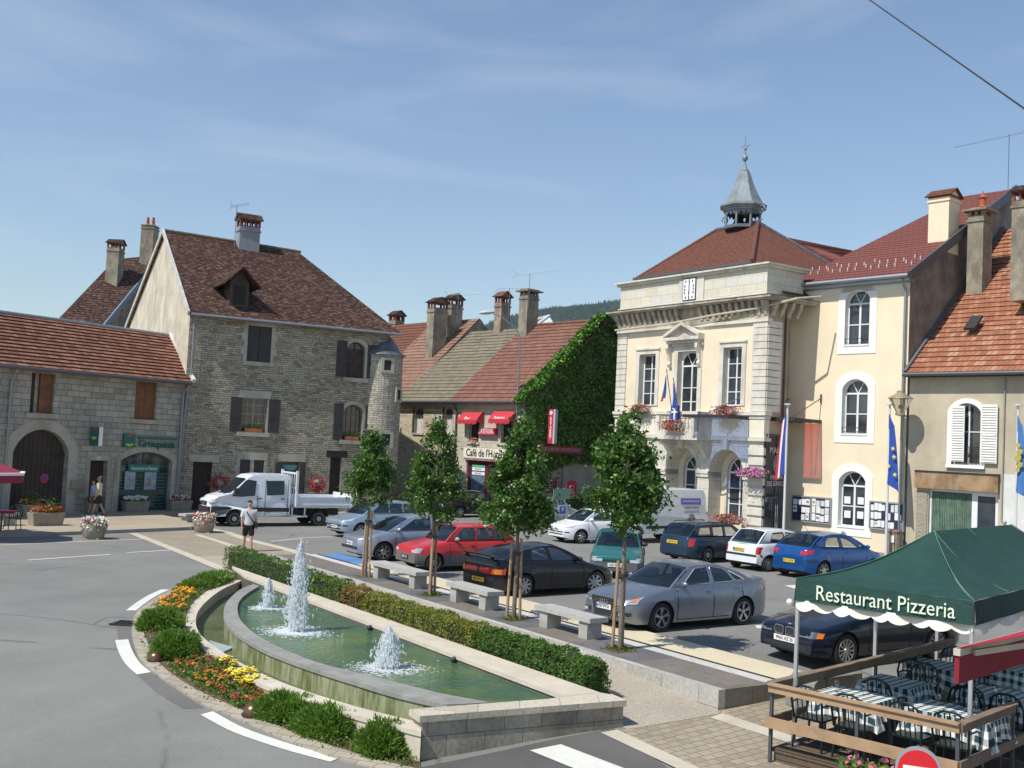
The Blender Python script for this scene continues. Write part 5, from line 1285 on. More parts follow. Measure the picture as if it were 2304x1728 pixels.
for s in (1,-1):
 mb.box(-3.45,-.78, s*1.02-.02, s*1.02+.02, .94, 1.36); mb.box(-3.45,-.78, s*1.045-.012, s*1.045+.012, 1.28, 1.35); mb.box(-3.45,-.78, s*1.045-.012, s*1.045+.012, .96, 1.02)
 for x in (-3.47,-.8): mb.box(x-.04, x+.04, s*1.03-.05, s*1.03+.05, .9, 1.5)
mb.box(-3.47,-3.42,-1.0,1.0,.94,1.5); mb.build('tipping_bed', M_bed, TR)
mb = MB()
for s in (1,-1): mb.box(-.86,-.76, s*.96-.05, s*.96+.05, .9, 2.5)
mb.box(-.84,-.78,-.96,.96,2.34,2.42); mb.box(-.84,-.78,-.96,.96,1.7,1.76)
for y in (-.6,-.3,0,.3,.6): mb.box(-.83,-.79, y-.015, y+.015, .98, 2.36)
mb.build('headboard', M_bed, TR)
mb = MB()
for s in (1,-1):
 mb.box(-1.4,-.6, s*.9-.03, s*.9+.03, .42, .50); mb.box(-1.3,-1.24, s*.9-.03, s*.9+.03, .42,.86); mb.box(-.7,-.64, s*.9-.03, s*.9+.03, .42,.86)
mb.build('side_guard', M_bed, TR)
for s in (1,-1):
 mb = MB(); pts = arc(rx_, .36, .46, 10, 170, 10)
 for a, b in zip(pts, pts[1:]): mb.poly([(a[0], s*.62, a[1]), (a[0], s*.98, a[1]), (b[0], s*.98, b[1]), (b[0], s*.62, b[1])])
 mb.build('mudguard', M_trim, TR)
 wheel(TR, fx, s*.84, .34, 'steel', s, .22); wheel(TR, rx_, s*.84, .36, 'steel', s, .26)
 mb = MB(); mb.box(-3.5,-3.46, s*.8-.14, s*.8+.14, .72,.84); mb.build('taillight', M_red, TR)
VAZ = 231; d = Vector((math.sin(R(VAZ)), math.cos(R(VAZ)), 0)); lf = Vector((-d.y, d.x, 0))
vr = gg(1592, 1232)                                # rear near corner on the ground
vc = at_depth(1592, 1120, 49.0); vz = gz(vc.x, vc.y)
vcn = Vector((vc.x, vc.y, 0)) - lf*.98 + d*2.65
VN = empty('white_van', (vcn.x, vcn.y, gz(vcn.x, vcn.y)), math.pi/2-R(VAZ), 'tall white panel van with blue lettered sign, parked in front of the town hall arches', 'van')
M_wv = paint('van_white', (.72,.73,.74), 0, .4)
vs = [(-2.65,.55),(-2.6,.42),(-1.95+.0,.40)] + arc(-1.5,.35,.42,170,10,8) + [(1.2,.38)] + arc(1.75,.35,.42,172,8,8) + [(2.5,.4),(2.62,.6),(2.62,.95),(2.45,1.12),(1.95,1.28),(1.45,2.0),(1.2,2.2),(.9,2.28),(-2.3,2.32),(-2.5,2.28),(-2.6,2.1),(-2.66,1.0)]
sh, yv = van_shell(VN, 'van_body', vs, 1.96, M_wv, .12, 1.1, 2.3, .25)
patch(VN, 'side_window', [(1.75,1.3),(.95,1.3),(.95,1.95),(1.35,1.95)], yv, M_dgl)
patch(VN, 'side_rub_strip', [(1.25,.62),(-1.05,.62),(-1.05,.74),(1.25,.74)], yv, M_trim)
patch(VN, 'panel_ridge', [(1.0,1.60),(-2.5,1.60),(-2.5,1.63),(1.0,1.63)], yv, flat('van_ridge', (.55,.56,.57), .5))
mb = MB()
for v0, v1 in zip([-1,-.5,0,.5], [-.5,0,.5,1]):
 q = lambda v, t: (lerp(1.97, 1.45, t)+.125*(1-v*v)+.02, v*lerp(.8,.72,t), lerp(1.30, 2.0, t)+.02); mb.poly((q(v0,.04), q(v1,.04), q(v1,.95), q(v0,.95)))
mb.build('windscreen', M_dgl, VN)
mb = MB(); mb.box(2.5,2.78,-.8,.8,.38,.7); mb.build('front_bumper', M_trim, VN)
for s in (1,-1):
 mb = MB(); mb.smooth = True; mb.sphere((2.5, s*.66, .98), 1, 12, (.16,.16,.14)); mb.build('headlight', M_lamp, VN)
 mb = MB(); mb.box(-2.70,-2.62, s*.9-.06, s*.9+.06, .9, 1.35); mb.build('taillight', M_red, VN)
 wheel(VN, 1.75, s*.86, .34, 'cap', s, .22); wheel(VN, -1.5, s*.86, .34, 'cap', s, .22)
M_sgb = flat('sign_blue', (.10,.11,.42), .5); zz = lambda x, z: (x, yv(x, z)+.016, z)
sgn = patch(VN, 'side_sign', [(-.95,1.66),(-2.25,1.66),(-2.25,1.94),(-.95,1.94)], yv, M_sgb, .018, (1,))[0]
def vtext(s_, x, z, size, mt, mw): return text('sign_lettering', s_, mt, VN, (x, yv(x, z)+.022, z), (math.pi/2-.07, 0, math.pi), size, .002, maxw=mw)
vtext('BOULANGERIE BICHET', -1.6, 1.80, .15, flat('sign_pink', (.75,.55,.60), .6), 1.15)
vtext('25300 TOMPES', -1.6, 1.52, .13, flat('sign_ink', (.12,.12,.14), .6), 1.0); vtext('03 81 56 47 07', -1.6, 1.34, .13, flat('sign_ink', (.12,.12,.14), .6), 1.0)
mb = MB()
for k in range(9):
 a = k*.7; x = -1.62+.2*math.cos(a)*(.4+.06*k); z = 1.08+.1*math.sin(a); mb.m = k % 3
 mb.tess([[(x+.09*math.cos(q*1.05)*(1+.3*(k%2)), z+.06*math.sin(q*1.05)) for q in range(6)]], lambda x, z: (x, yv(x, z)+.02+.001*k, z))
mb.build('painted_emblem', [flat('emblem_blue', (.15,.2,.5), .6), flat('emblem_gold', (.7,.42,.12), .6), flat('emblem_dark', (.1,.1,.16), .6)], VN)
# BUILDING KIT
class Fr:
 """facade frame: u along the front (left to right seen from the square), y into the building, z up"""
 def __init__(s, P, az): s.P = Vector((P[0], P[1], 0)); a = R(az); s.az = az; s.u = Vector((math.sin(a), math.cos(a), 0)); s.y = Vector((-math.cos(a), math.sin(a), 0)); s.rz = math.pi/2 - a
 def loc(s, px, py, y=0):
  d = ray(px, py); t = (s.P.dot(s.y)+y)/d.dot(s.y); p = Vector((d.x*t, d.y*t, 0)); return (p-s.P).dot(s.u), CZ+d.z*t
 def U(s, px, py, y=0): return s.loc(px, py, y)[0]
 def Z(s, px, py, y=0): return s.loc(px, py, y)[1]
 def box(s, x0, x1, yt, yb, y=0):
  ym = (yt+yb)/2; xm = (x0+x1)/2; return (s.U(x0, ym, y), s.U(x1, ym, y), s.Z(xm, yb, y), s.Z(xm, yt, y))
 def onroof(s, px, py, zf):
  best = None
  for k in range(400):
   y = k*.05; u, z = s.loc(px, py, y); e = abs(z-zf(u, y))
   if best is None or e < best[0]: best = (e, u, y, z)
  return best[1:]
 def root(s, name, label, cat, group=None, z=0): return empty(name, (s.P.x, s.P.y, z), s.rz, label, cat, group)
def hole(b, rise=0, n=10):
 u0, u1, z0, z1 = b
 if not rise: return [(u0,z0),(u1,z0),(u1,z1),(u0,z1)]
 w_ = (u1-u0)/2; rise = min(rise, w_); rad = (w_*w_+rise*rise)/(2*rise); cz = z1-rad; a0 = math.asin(min(1, w_/rad)); um = (u0+u1)/2
 return [(u0,z0),(u1,z0)] + [(um+rad*math.sin(a0-2*a0*k/n), cz+rad*math.cos(a0-2*a0*k/n)) for k in range(n+1)]
def grow(b, d, db=None): return (b[0]-d, b[1]+d, b[2]-(d if db is None else db), b[3]+d)
def wall(root, outl, holes, mat, depth=.3, name='wall', y=0.0, rev=None):
 mb = MB(); mb.tess([outl]+holes, lambda u, z: (u, y, z))
 if rev: mb.m = 1
 for h in holes:
  for a, b in zip(h, h[1:]+h[:1]): mb.poly([(a[0],y,a[1]),(b[0],y,b[1]),(b[0],y+depth,b[1]),(a[0],y+depth,a[1])])
 o = mb.build(name, [mat, rev] if rev else mat, root); return fixn(o)
def fixn(o):
 return o
def ring(root, name, out_, inn, y0, y1, mat):
 mb = MB(); mb.tess([out_, inn], lambda u, z: (u, y0, z))
 for l in (out_, inn):
  for a, b in zip(l, l[1:]+l[:1]): mb.poly([(a[0],y0,a[1]),(b[0],y0,b[1]),(b[0],y1,b[1]),(a[0],y1,a[1])])
 return mb.build(name, mat, root)
def panel(root, name, pts, y, mat, th=.0):
 mb = MB(); mb.tess([pts], lambda u, z: (u, y, z))
 if th:
  for a, b in zip(pts, pts[1:]+pts[:1]): mb.poly([(a[0],y,a[1]),(b[0],y,b[1]),(b[0],y+th,b[1]),(a[0],y+th,a[1])])
 return mb.build(name, mat, root)
def bxo(root, name, u0, u1, y0, y1, z0, z1, mat): return MB().box(u0, u1, y0, y1, z0, z1).build(name, mat, root)
M_wg = glassmat('window_pane', (.035,.042,.05), .05); M_fw_ = pm('white_frame', (.74,.75,.74), .05, 5, .5); M_wdark = pm('dark_room', (.02,.018,.016), .3, 2)
def window(root, b, mat=M_fw_, rise=0, y=.2, nx=2, tz=(.7,), fw=.07, mw=.035, fan=False, glass=None, curtain=None, gname='pane'):
 """frame with bars as the part, glass as its sub-part"""
 u0, u1, z0, z1 = b; out_ = hole(b, rise); inn = hole((u0+fw, u1-fw, z0+fw, z1-fw), max(0, rise-.01) if rise else 0)
 mb = MB(); mb.tess([out_, inn], lambda u, z: (u, y, z))
 for l in (inn,):
  for a, c in zip(l, l[1:]+l[:1]): mb.poly([(a[0],y,a[1]),(c[0],y,c[1]),(c[0],y+.05,c[1]),(a[0],y+.05,a[1])])
 zt = z1-fw; zs = z1-rise if rise else zt
 if fan: zt_b = z1-max(rise, (u1-u0)/2)
 else: zt_b = zt
 for k in range(1, nx):
  u = lerp(u0, u1, k/nx); ww = mw*(1.9 if nx == 2 or k*2 == nx else 1); mb.box(u-ww/2, u+ww/2, y-.008, y+.045, z0+fw*.5, (zt_b if fan else zt)-.0)
 for f in tz:
  z = lerp(z0, zt_b if fan else zt, f) if f <= 1 else f; mb.box(u0+fw*.5, u1-fw*.5, y-.004, y+.04, z-mw/2, z+mw/2)
 if fan:
  um = (u0+u1)/2; r = (u1-u0)/2-fw*.6; mb.box(u0+fw*.5, u1-fw*.5, y-.006, y+.044, zt_b-.04, zt_b+.04)
  for a in fan if isinstance(fan, tuple) else (60, 120): mb.beam((um, y+.02, zt_b), (um+r*1.06*math.cos(R(a)), y+.02, zt_b+min(z1-fw*.5-zt_b, r)*1.0*math.sin(R(a))), .035, .05, (0,1,0))
 f = mb.build('window', mat, root)
 panel(f, gname, inn, y+.03, glass or M_wg)
 if curtain:
  mb = MB(); n = 14
  for k in range(n):
   a = lerp(u0+fw, u1-fw, k/n); c = lerp(u0+fw, u1-fw, (k+1)/n); mb.poly([(a,y+.025+.0*(k%2),z0+fw),(c,y+.025,z0+fw),(c,y+.025,zs-fw*.3),(a,y+.025,zs-fw*.3)])
  mb.build('curtain', curtain, f)
 return f
def roof(root, name, A, B, C, D, mat, row=.34, lift=.05, thick=.10):
 """courses of tiles laid from the eave A-B up to the ridge D-C, each lapping the one below"""
 A, B, C, D = map(Vector, (A, B, C, D)); e = (B-A).normalized(); nrm = e.cross(D-A).normalized()
 if nrm.z < 0: nrm = -nrm
 up = nrm.cross(e); 
 if up.z < 0: up = -up
 L = max((D-A).dot(up), (C-B).dot(up)); n = max(2, int(L/row)); mb = MB()
 for i in range(n):
  t0, t1 = i/n, (i+1)/n; a = A.lerp(D, t0); b = B.lerp(C, t0); c = B.lerp(C, t1); d = A.lerp(D, t1)
  q = [a+nrm*lift, b+nrm*lift, c+nrm*.003, d+nrm*.003]
  uvs = [((p-A).dot(e), i*row + ((row*.06) if k < 2 else row*.94)) for k, p in enumerate(q)]
  mb.poly(q, uvs); mb.poly([a-nrm*.0, b-nrm*.0, b+nrm*lift, a+nrm*lift], [(0, i*row)]*4)
 k = MB(); q = [A, B, C, D]; mb.F([mb.P(p-nrm*thick) for p in (D, C, B, A)])
 for a, b in zip(q, q[1:]+q[:1]): mb.poly([a-nrm*thick, b-nrm*thick, b+nrm*.01, a+nrm*.01])
 return mb.build(name, mat, root)
def ridge(root, pts, mat, r=.11, name='ridge_tiles'):
 mb = MB()
 for a, b in zip(pts, pts[1:]):
  a = Vector(a); b = Vector(b); n = max(1, int((b-a).length/.4))
  for k in range(n): mb.tube([a.lerp(b, k/n), a.lerp(b, (k+1)/n+.02)], [r, r*.86], 8)
 return mb.build(name, mat, root)
def chimney(root, u, y, z0, z1, wu, wy, mat, cap='gable', capmat=None, rz=0, holes=True):
 """cap: gable = little tiled roof over slots, pots, slab"""
 c = empty('chimney', (u, y, 0), rz); c.parent = root; capmat = capmat or T_old
 h = .45 if cap == 'gable' else .02 if cap == 'plain' else 0; zz = z1-h-(.28 if cap in ('gable','plain') else 0)
 mb = MB(); mb.box(-wu/2, wu/2, -wy/2, wy/2, z0, zz); mb.box(-wu/2-.05, wu/2+.05, -wy/2-.05, wy/2+.05, zz-.28, zz-.18); mb.build('stack', mat, c)
 if cap in ('gable', 'plain'):
  mb = MB(); 
  for sx in (-1, 1):
   for sy in (-1, 1): mb.box(sx*(wu/2-.05)-.06, sx*(wu/2-.05)+.06, sy*(wy/2-.05)-.06, sy*(wy/2-.05)+.06, zz, zz+h)
  n = max(2, int(wu/.28))
  for k in range(1, n):
   for sy in (-1, 1): mb.box(-wu/2+wu*k/n-.04, -wu/2+wu*k/n+.04, sy*(wy/2-.05)-.05, sy*(wy/2-.05)+.05, zz, zz+h)
  mb.box(-wu/2, wu/2, -wy/2, wy/2, zz, zz+.05); mb.box(-wu/2-.03, wu/2+.03, -wy/2-.03, wy/2+.03, zz+h-.1, zz+h)
  mb.build('smoke_slots', BR_, c)
  zc = zz+h; o = .14
  for s in (1, -1):
   roof(c, 'chimney_cap', (-wu/2-o, s*(wy/2+o), zc-.04), (wu/2+o, s*(wy/2+o), zc-.04), (wu/2+o, 0, zc+.36), (-wu/2-o, 0, zc+.36), capmat, .2, .02, .04)
  mb = MB(); 
  for s in (1,-1): mb.poly([(s*wu/2, -wy/2, zc), (s*wu/2, wy/2, zc), (s*wu/2, 0, zc+.32)])
  mb.build('cap_gable', mat, c)
 elif cap == 'pots':
  for k in (-1, 1):
   mb = MB(); mb.lathe([(.15,0),(.12,.45),(.17,.5),(.10,.56),(.13,.75),(.05,.85)], (k*wu*.22, 0, zz), 12); mb.build('chimney_pot', POT_, c)
  mb = MB(); mb.box(-wu/2-.06, wu/2+.06, -wy/2-.06, wy/2+.06, zz, zz+.08); mb.build('cap_slab', mat, c)
 else:
  mb = MB(); mb.box(-wu/2-.2, wu/2+.2, -wy/2-.2, wy/2+.2, zz+.22, zz+.30)
  for sx in (-1,0,1):
   for sy in (-1,1): mb.box(sx*wu*.4-.07, sx*wu*.4+.07, sy*(wy/2-.1)-.07, sy*(wy/2-.1)+.07, zz, zz+.22)
  for k in range(7): x = rnd.uniform(-wu/2, wu/2-.3); mb.box(x, x+rnd.uniform(.25,.45), rnd.uniform(-wy/2-.1,0), rnd.uniform(.05, wy/2+.1), zz+.302, zz+.302+rnd.uniform(.04,.10))
  mb.build('cap_slab', mat, c)
 return c
def pipe(root, pts, mat, r=.05, name='downpipe'): return MB().tube(pts, r, 8).build(name, mat, root)
def gutter(root, a, b, mat, r=.075):
 mb = MB(); a = Vector(a); b = Vector(b); mb.tube([a, b], r, 8); return mb.build('gutter', mat, root)
def antenna(P, h, L, az, label, n=12, tilt=0):
 r_ = empty('roof_antenna', P, R(90-az), label, 'antenna', 'television aerials on the roofs')
 mb = MB(); mb.tube([(0,0,-.5),(0,0,h)], .02, 6); mb.build('mast', M_ant, r_)
 mb = MB(); mb.tube([(-L*.3,0,h-.05),(L*.7,0,h-.05+tilt*L)], .012, 5)
 for k in range(n): x = -L*.25+L*.93*k/(n-1); w_ = .32-.16*k/n; mb.tube([(x,-w_,h-.05+tilt*(x+.0)),(x,w_,h-.05+tilt*x)], .006, 4)
 for s in (1,-1): mb.tube([(-L*.3,0,h-.05),(-L*.42,s*.22,h+.22)], .006, 4); mb.tube([(-L*.3,0,h-.05),(-L*.42,s*.22,h-.3)], .006, 4)
 mb.build('yagi', M_ant, r_); return r_
M_ant = flat('aerial_metal', (.22,.23,.24), .5, .7)
T_old = tilemat('old_brown_tiles', [(.022,.014,.012),(.055,.028,.022),(.09,.042,.032),(.17,.11,.08)], .19, .17, .34, (.40,.35,.27), spread=1.4)
T_red = tilemat('mechanical_red_tiles', [(.09,.045,.035),(.18,.08,.055),(.25,.11,.07),(.34,.19,.13)], .24, .34, .22, (.32,.28,.20), spread=1.2)
T_cafe = tilemat('weathered_red_tiles', [(.14,.07,.055),(.20,.095,.07),(.25,.12,.085),(.30,.17,.12)], .24, .34, .16, (.26,.22,.16))
T_grey = tilemat('lichened_grey_tiles', [(.13,.12,.085),(.19,.17,.12),(.24,.205,.15),(.30,.20,.14)], .24, .34, .30, (.26,.25,.18))
T_terr = tilemat('pale_terracotta_tiles', [(.19,.11,.08),(.25,.14,.10),(.30,.18,.13),(.31,.22,.16)], .24, .34, .2, (.30,.26,.18))
T_or = tilemat('orange_tiles', [(.19,.075,.045),(.29,.115,.065),(.36,.15,.085),(.42,.26,.17)], .24, .36, .22, (.45,.38,.28), spread=1.3)
T_fine = tilemat('fine_red_tiles', [(.12,.05,.035),(.17,.068,.045),(.21,.085,.055),(.14,.08,.06)], .18, .16, .14, (.28,.22,.16))
T_met = tilemat('new_red_tiles', [(.17,.06,.05),(.19,.068,.055),(.21,.075,.06)], .3, .33, .0, spread=.6)
S_rub = stonemat('rubble_stone', [(.27,.24,.175),(.45,.40,.30),(.57,.51,.39),(.40,.36,.28),(.66,.60,.47)], (.17,.15,.11), .34, .11, .013, .11, 1.0, .3, .55)
S_ash = stonemat('ashlar_shop_stone', [(.36,.34,.28),(.52,.49,.42),(.42,.40,.34),(.58,.55,.47)], (.14,.13,.11), .62, .27, .012, .07, .6, .4, .6)
S_cafe = stonemat('café_stone'.replace('é','e'), [(.55,.50,.40),(.66,.61,.50),(.60,.54,.43)], (.30,.27,.21), .55, .28, .010, .02, .4, .2, .8)
S_rbr = stonemat('sunlit_rubble', [(.50,.41,.29),(.62,.52,.38),(.70,.61,.47)], (.34,.28,.2), .30, .11, .012, .08, .6, .25, .6)
S_dress = pm('dressed_stone', (.48,.45,.37), .14, 2, .85, .3, fine=.2, stain=(.2,.18,.14)); S_lite = pm('pale_dressed_stone', (.70,.66,.57), .1, 2, .8, .2, fine=.15, stain=(.38,.34,.28))
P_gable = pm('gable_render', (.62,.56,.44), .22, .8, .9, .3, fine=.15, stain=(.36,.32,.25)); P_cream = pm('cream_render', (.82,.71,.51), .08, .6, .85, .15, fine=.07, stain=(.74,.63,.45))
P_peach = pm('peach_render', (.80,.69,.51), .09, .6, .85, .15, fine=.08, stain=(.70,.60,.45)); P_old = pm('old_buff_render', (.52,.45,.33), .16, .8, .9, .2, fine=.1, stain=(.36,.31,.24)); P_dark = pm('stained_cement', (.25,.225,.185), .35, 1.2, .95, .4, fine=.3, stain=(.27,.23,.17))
BR_ = pm('chimney_brick', (.22,.07,.045), .3, 6, .9, .4); POT_ = pm('clay_pot', (.38,.10,.06), .2, 5, .8); C_st = pm('chimney_render', (.33,.29,.22), .35, 1.6, .95, .4, fine=.25, stain=(.10,.09,.075))
M_zn = flat('zinc', (.30,.33,.36), .45, .6); M_znd = flat('dark_zinc', (.12,.12,.13), .5, .5); M_shut = pm('dark_shutter', (.045,.04,.04), .2, 4, .7); M_lead = pm('slate_lead', (.15,.17,.20), .2, 3, .4, .2, metal=.3)
M_wood = pm('orange_brown_wood', (.20,.075,.025), .25, 3, .6, .2); M_door = pm('dark_old_door', (.035,.022,.016), .3, 3, .8, .2)
def shutter(root, u0, u1, z0, z1, y=-.06, mat=None, slats=0, name='shutter', bars=(.45,)):
 mb = MB(); mb.box(u0, u1, y, y+.045, z0, z1)
 for f in bars: mb.box(u0+.01, u1-.01, y-.018, y, lerp(z0, z1, f)-.05, lerp(z0, z1, f)+.05)
 n = max(2, int((u1-u0)/.13))
 for k in range(1, n): u = lerp(u0, u1, k/n); mb.box(u-.006, u+.006, y-.006, y, z0, z1)
 for k in range(slats): z = lerp(z0+.08, z1-.08, k/(slats-1)); mb.hexa([(u0+.06,y-.03,z-.03),(u1-.06,y-.03,z-.03),(u1-.06,y,z),(u0+.06,y,z),(u0+.06,y-.03,z-.012),(u1-.06,y-.03,z-.012),(u1-.06,y,z+.018),(u0+.06,y,z+.018)])
 return mb.build(name, mat or M_shut, root)
def hanging(parent_label, F, px, py, y, cols, rx, ry, n, label, hh=.3, cat='hanging flowers', trough=True, name='flower_basket', lm=None):
 u, z = F.loc(px, py, y); p = F.P + F.u*u + F.y*y; r_ = empty(name, (p.x, p.y, z), F.rz, label, cat, parent_label)
 mb = MB(); mb.box(-rx*.8, rx*.8, -.12, .12, -.14, .05) if trough else mb.sphere((0,0,-.05), rx*.6, 10); mb.build('container', S_dress, r_)
 mb = MB()
 for _ in range(n):
  x = rnd.gauss(0, rx*.45); yy = rnd.gauss(0, ry*.5); zz_ = rnd.uniform(-hh, .22)*(1-.3*abs(x)/rx); leaf(mb, (x, yy, zz_), .09, (0,-.6,.3), .6)
 mb.build('leaves', lm or L_shr, r_)
 for c in cols:
  mb = MB()
  for _ in range(int(n*.55/len(cols)*(1.6 if trough is False or 'petunia' in label else .95))):
   x = rnd.gauss(0, rx*.5); yy = rnd.gauss(0, ry*.5)-.06; zz_ = rnd.uniform(-hh*1.05, .24)*(1-.3*abs(x)/rx); leaf(mb, (x, yy, zz_), .085, (0,-1,.3), .85)
  mb.build('blossoms', flat('bloom_%d_%d_%d' % tuple(int(q*99) for q in c), c, .6), r_)
 return r_
# A  insurance shop house (left)
A = Fr((-16.3, 53.8), 33); ar = A.root('stone_shop_house', 'long low stone house with red tiled roof, big arched barn door and insurance shop window', 'house')
ez = 6.62; aw1 = A.box(69,122,840,930); aw2 = A.box(304,352,859,944); ab = A.box(25,151,966,1172); ad = A.box(199,238.5,1036,1152); asf = A.box(267.6,384,1017,1150)
ab = (ab[0],ab[1],.08,ab[3]); ad = (ad[0],ad[1],.1,ad[3]); asf = (asf[0],asf[1],.15,asf[3])
h1 = [hole(aw1), hole(aw2), hole(ab, 1.0), hole(ad), hole(asf, .42)]
wall(ar, [(-16,-.3),(.05,-.3),(.05,ez),(-16,ez)], h1, S_ash, .35)
bxo(ar, 'side_wall', -16, .3, 8.0, 8.2, -.2, ez, S_ash)
roof(ar, 'roof', (-16.3,-.45,6.5), (.1,-.45,6.5), (2.12,4,9.12), (-14.3,4,9.12), T_red, .34, .065)
roof(ar, 'roof_back', (2.3,8.4,6.6), (-16,8.4,6.6), (-14.3,4.01,9.12), (2.12,4.01,9.12), T_red)
ridge(ar, [(-14.3,4,9.16),(2.1,4,9.16)], M_zn, .10); gutter(ar, (-16.3,-.52,6.45), (.0,-.52,6.45), M_znd)
mb = MB(); mb.beam((.16,-.5,6.58), (2.2,4,9.22), .16, .2); mb.build('verge', pm('verge_plaster', (.6,.6,.58), .1), ar)
panel(ar, 'barn_door', hole(ab, 1.0), .3, pm('barn_door_wood', (.05,.035,.028), .3, 2, .8, .2)); mb = MB()
for k in range(1, 12): u = lerp(ab[0], ab[1], k/12); mb.box(u-.01, u+.01, .285, .3, ab[2], ab[3]-.25)
mb.box(ab[0], ab[1], .26, .3, 2.75, 2.83); mb.build('door_boards', M_door, ar)
u, z = A.loc(107.6, 1077); mb = MB(); mb.tube([(u,.28,z),(u,.255,z)], .2, 20); sgn = mb.build('no_parking_disc', flat('sign_red', (.5,.03,.05), .5), ar)
mb = MB(); mb.tube([(u,.256,z),(u,.25,z)], .13, 16); mb.build('disc_centre', flat('sign_navy', (.05,.06,.22), .5), sgn)
panel(ar, 'entrance_door', hole(ad), .3, M_door); ring(ar, 'door_surround', hole(grow(ad, .22, 0)), hole(ad), -.03, .02, S_dress)
for nm, b, rs, wd in (('arch_stones', ab, 1.0, .45), ('shop_arch_stones', asf, .42, .32)):
 o_ = hole(grow(b, wd, 0), rs+wd*.6, 14); ring(ar, nm, o_, hole(b, rs, 14), -.025, .02, S_dress)
for b in (aw1, aw2):
 bxo(ar, 'sill', b[0]-.2, b[1]+.2, -.12, .2, b[2]-.2, b[2]-.01, S_dress); bxo(ar, 'lintel', b[0]-.25, b[1]+.25, -.025, .1, b[3], b[3]+.3, S_dress)
um = (aw2[0]+aw2[1])/2; shutter(ar, aw2[0], um-.01, aw2[2], aw2[3], .12, M_wood); shutter(ar, um+.01, aw2[1], aw2[2], aw2[3], .12, M_wood)
um = lerp(aw1[0], aw1[1], .45); shutter(ar, um, aw1[1], aw1[2], aw1[3], .12, M_wood); shutter(ar, aw1[0], aw1[0]+.25, aw1[2], aw1[3], .12, M_door); panel(ar, 'curtain', hole((aw1[0]+.25, um, aw1[2], aw1[3])), .26, pm('net_curtain', (.42,.38,.3), .3, 6))
gm = pm('shop_green', (.02,.12,.10), .2, 4, .5)
window(ar, asf, flat('shop_frame', (.05,.10,.09), .5), .42, .22, 2, (.78,), .08, .05, gname='shop_glass')
u0, z0 = A.loc(1035/3.606, 780+985/3.606, .2); u1, _ = A.loc(1285/3.606, 780+985/3.606, .2)
bxo(ar, 'shop_banner', u0, u1, .12, .15, z0-.19, z0+.19, flat('banner_green', (.02,.17,.13), .5)); tW = flat('letter_white', (.8,.8,.78), .5)
text('banner_lettering', 'Assurances et Banque', tW, ar, ((u0+u1)/2, .115, z0), (math.pi/2,0,0), .25, .004, maxw=(u1-u0)*.85)
mb = MB()
for k in range(11): z = .3+.16*k; mb.box(asf[0]+.1, asf[1]-.1, .19, .205, z, z+.07)
mb.build('window_stripes', gm, ar)
for (x0, x1, y0, y1) in ((1015,1100,1010,1160),(1175,1270,1010,1160)):
 b = A.box(x0/3.606, x1/3.606, 780+y0/3.606, 780+y1/3.606, .1); p_ = bxo(ar, 'poster', b[0], b[1], .13, .15, b[2], b[3], pm('poster_blue', (.35,.42,.52), .3, 3)); bxo(p_, 'poster_picture', b[0]+.1, b[1]-.3, .12, .13, b[2]+.2, b[3]-.3, pm('poster_warm', (.45,.3,.22), .4, 4))
b = A.box(990/3.606, 1085/3.606, 780+705/3.606, 780+815/3.606); s_ = bxo(ar, 'shop_sign_square', b[0], b[1], -.14, -.02, b[2], b[3], flat('sign_green', (.015,.14,.11), .5)); em = (b[0]+b[1])/2; ec = lerp(b[2], b[3], .35)
mb = MB()
for k in range(7): a = R(200+20*k) if False else R(-20-23*k); mb.beam((em+.05*math.cos(a),-.15,ec-.05+.0+.05*math.sin(a)), (em+.22*math.cos(a),-.15,ec-.02+.17*math.sin(a)), .035, .02, (0,1,0))
mb.build('leaf_emblem', flat('emblem_yellow', (.55,.7,.05), .5), s_); mb = MB(); mb.beam((em-.15,-.15,ec+.3),(em+.22,-.15,ec+.4),.06,.02,(0,1,0)); mb.build('red_dash', flat('emblem_red', (.6,.05,.04), .5), s_)
u0, zt = A.loc(1115/3.606, 780+733/3.606); u1, _ = A.loc(1425/3.606, 780+745/3.606); bxo(ar, 'sign_bar', u0, u1, -.1, -.02, zt-.09, zt+.03, flat('sign_green', (.015,.14,.11), .5))
text('shop_name', 'Groupama', flat('sign_green', (.015,.14,.11), .5), ar, ((u0+u1)/2, -.05, A.Z(1260/3.606, 780+793/3.606)), (math.pi/2,0,0), .5, .03, maxw=(u1-u0)*.95, bold=.004)
b = A.box(695/3.606, 768/3.606, 780+650/3.606, 780+800/3.606); um = (b[0]+b[1])/2
pj = bxo(ar, 'projecting_sign', um-.09, um+.09, -.75, -.1, b[2], b[3], flat('sign_green', (.015,.14,.11), .5)); bxo(pj, 'sign_edge', um-.092, um+.092, -.78, -.75, b[2], b[3], tW)
for s in (1,):
 mb = MB()
 for k in range(7): a = R(-20-23*k); mb.beam((um-.095, -.42+.04*math.cos(a), b[2]+.42+.04*math.sin(a)), (um-.095, -.42+.2*math.cos(a), b[2]+.42+.15*math.sin(a)), .03, .02, (1,0,0))
 mb.build('leaf_emblem', flat('emblem_yellow', (.55,.7,.05), .5), pj); 
 mb = MB(); mb.beam((um-.095,-.6,b[2]+.75),(um-.095,-.25,b[2]+.85),.06,.02,(1,0,0)); mb.build('red_dash', flat('emblem_red', (.6,.05,.04), .5), pj)
b = A.box(158,188,1080,1093); bxo(ar, 'letter_box', b[0], b[1], -.12, .0, b[2]-.15, b[3], pm('box_tan', (.3,.26,.19), .1))
text('house_number', '12', tW, ar, (A.U(220,1031), -.04, A.Z(220,1031)), (math.pi/2,0,0), .2, .01)
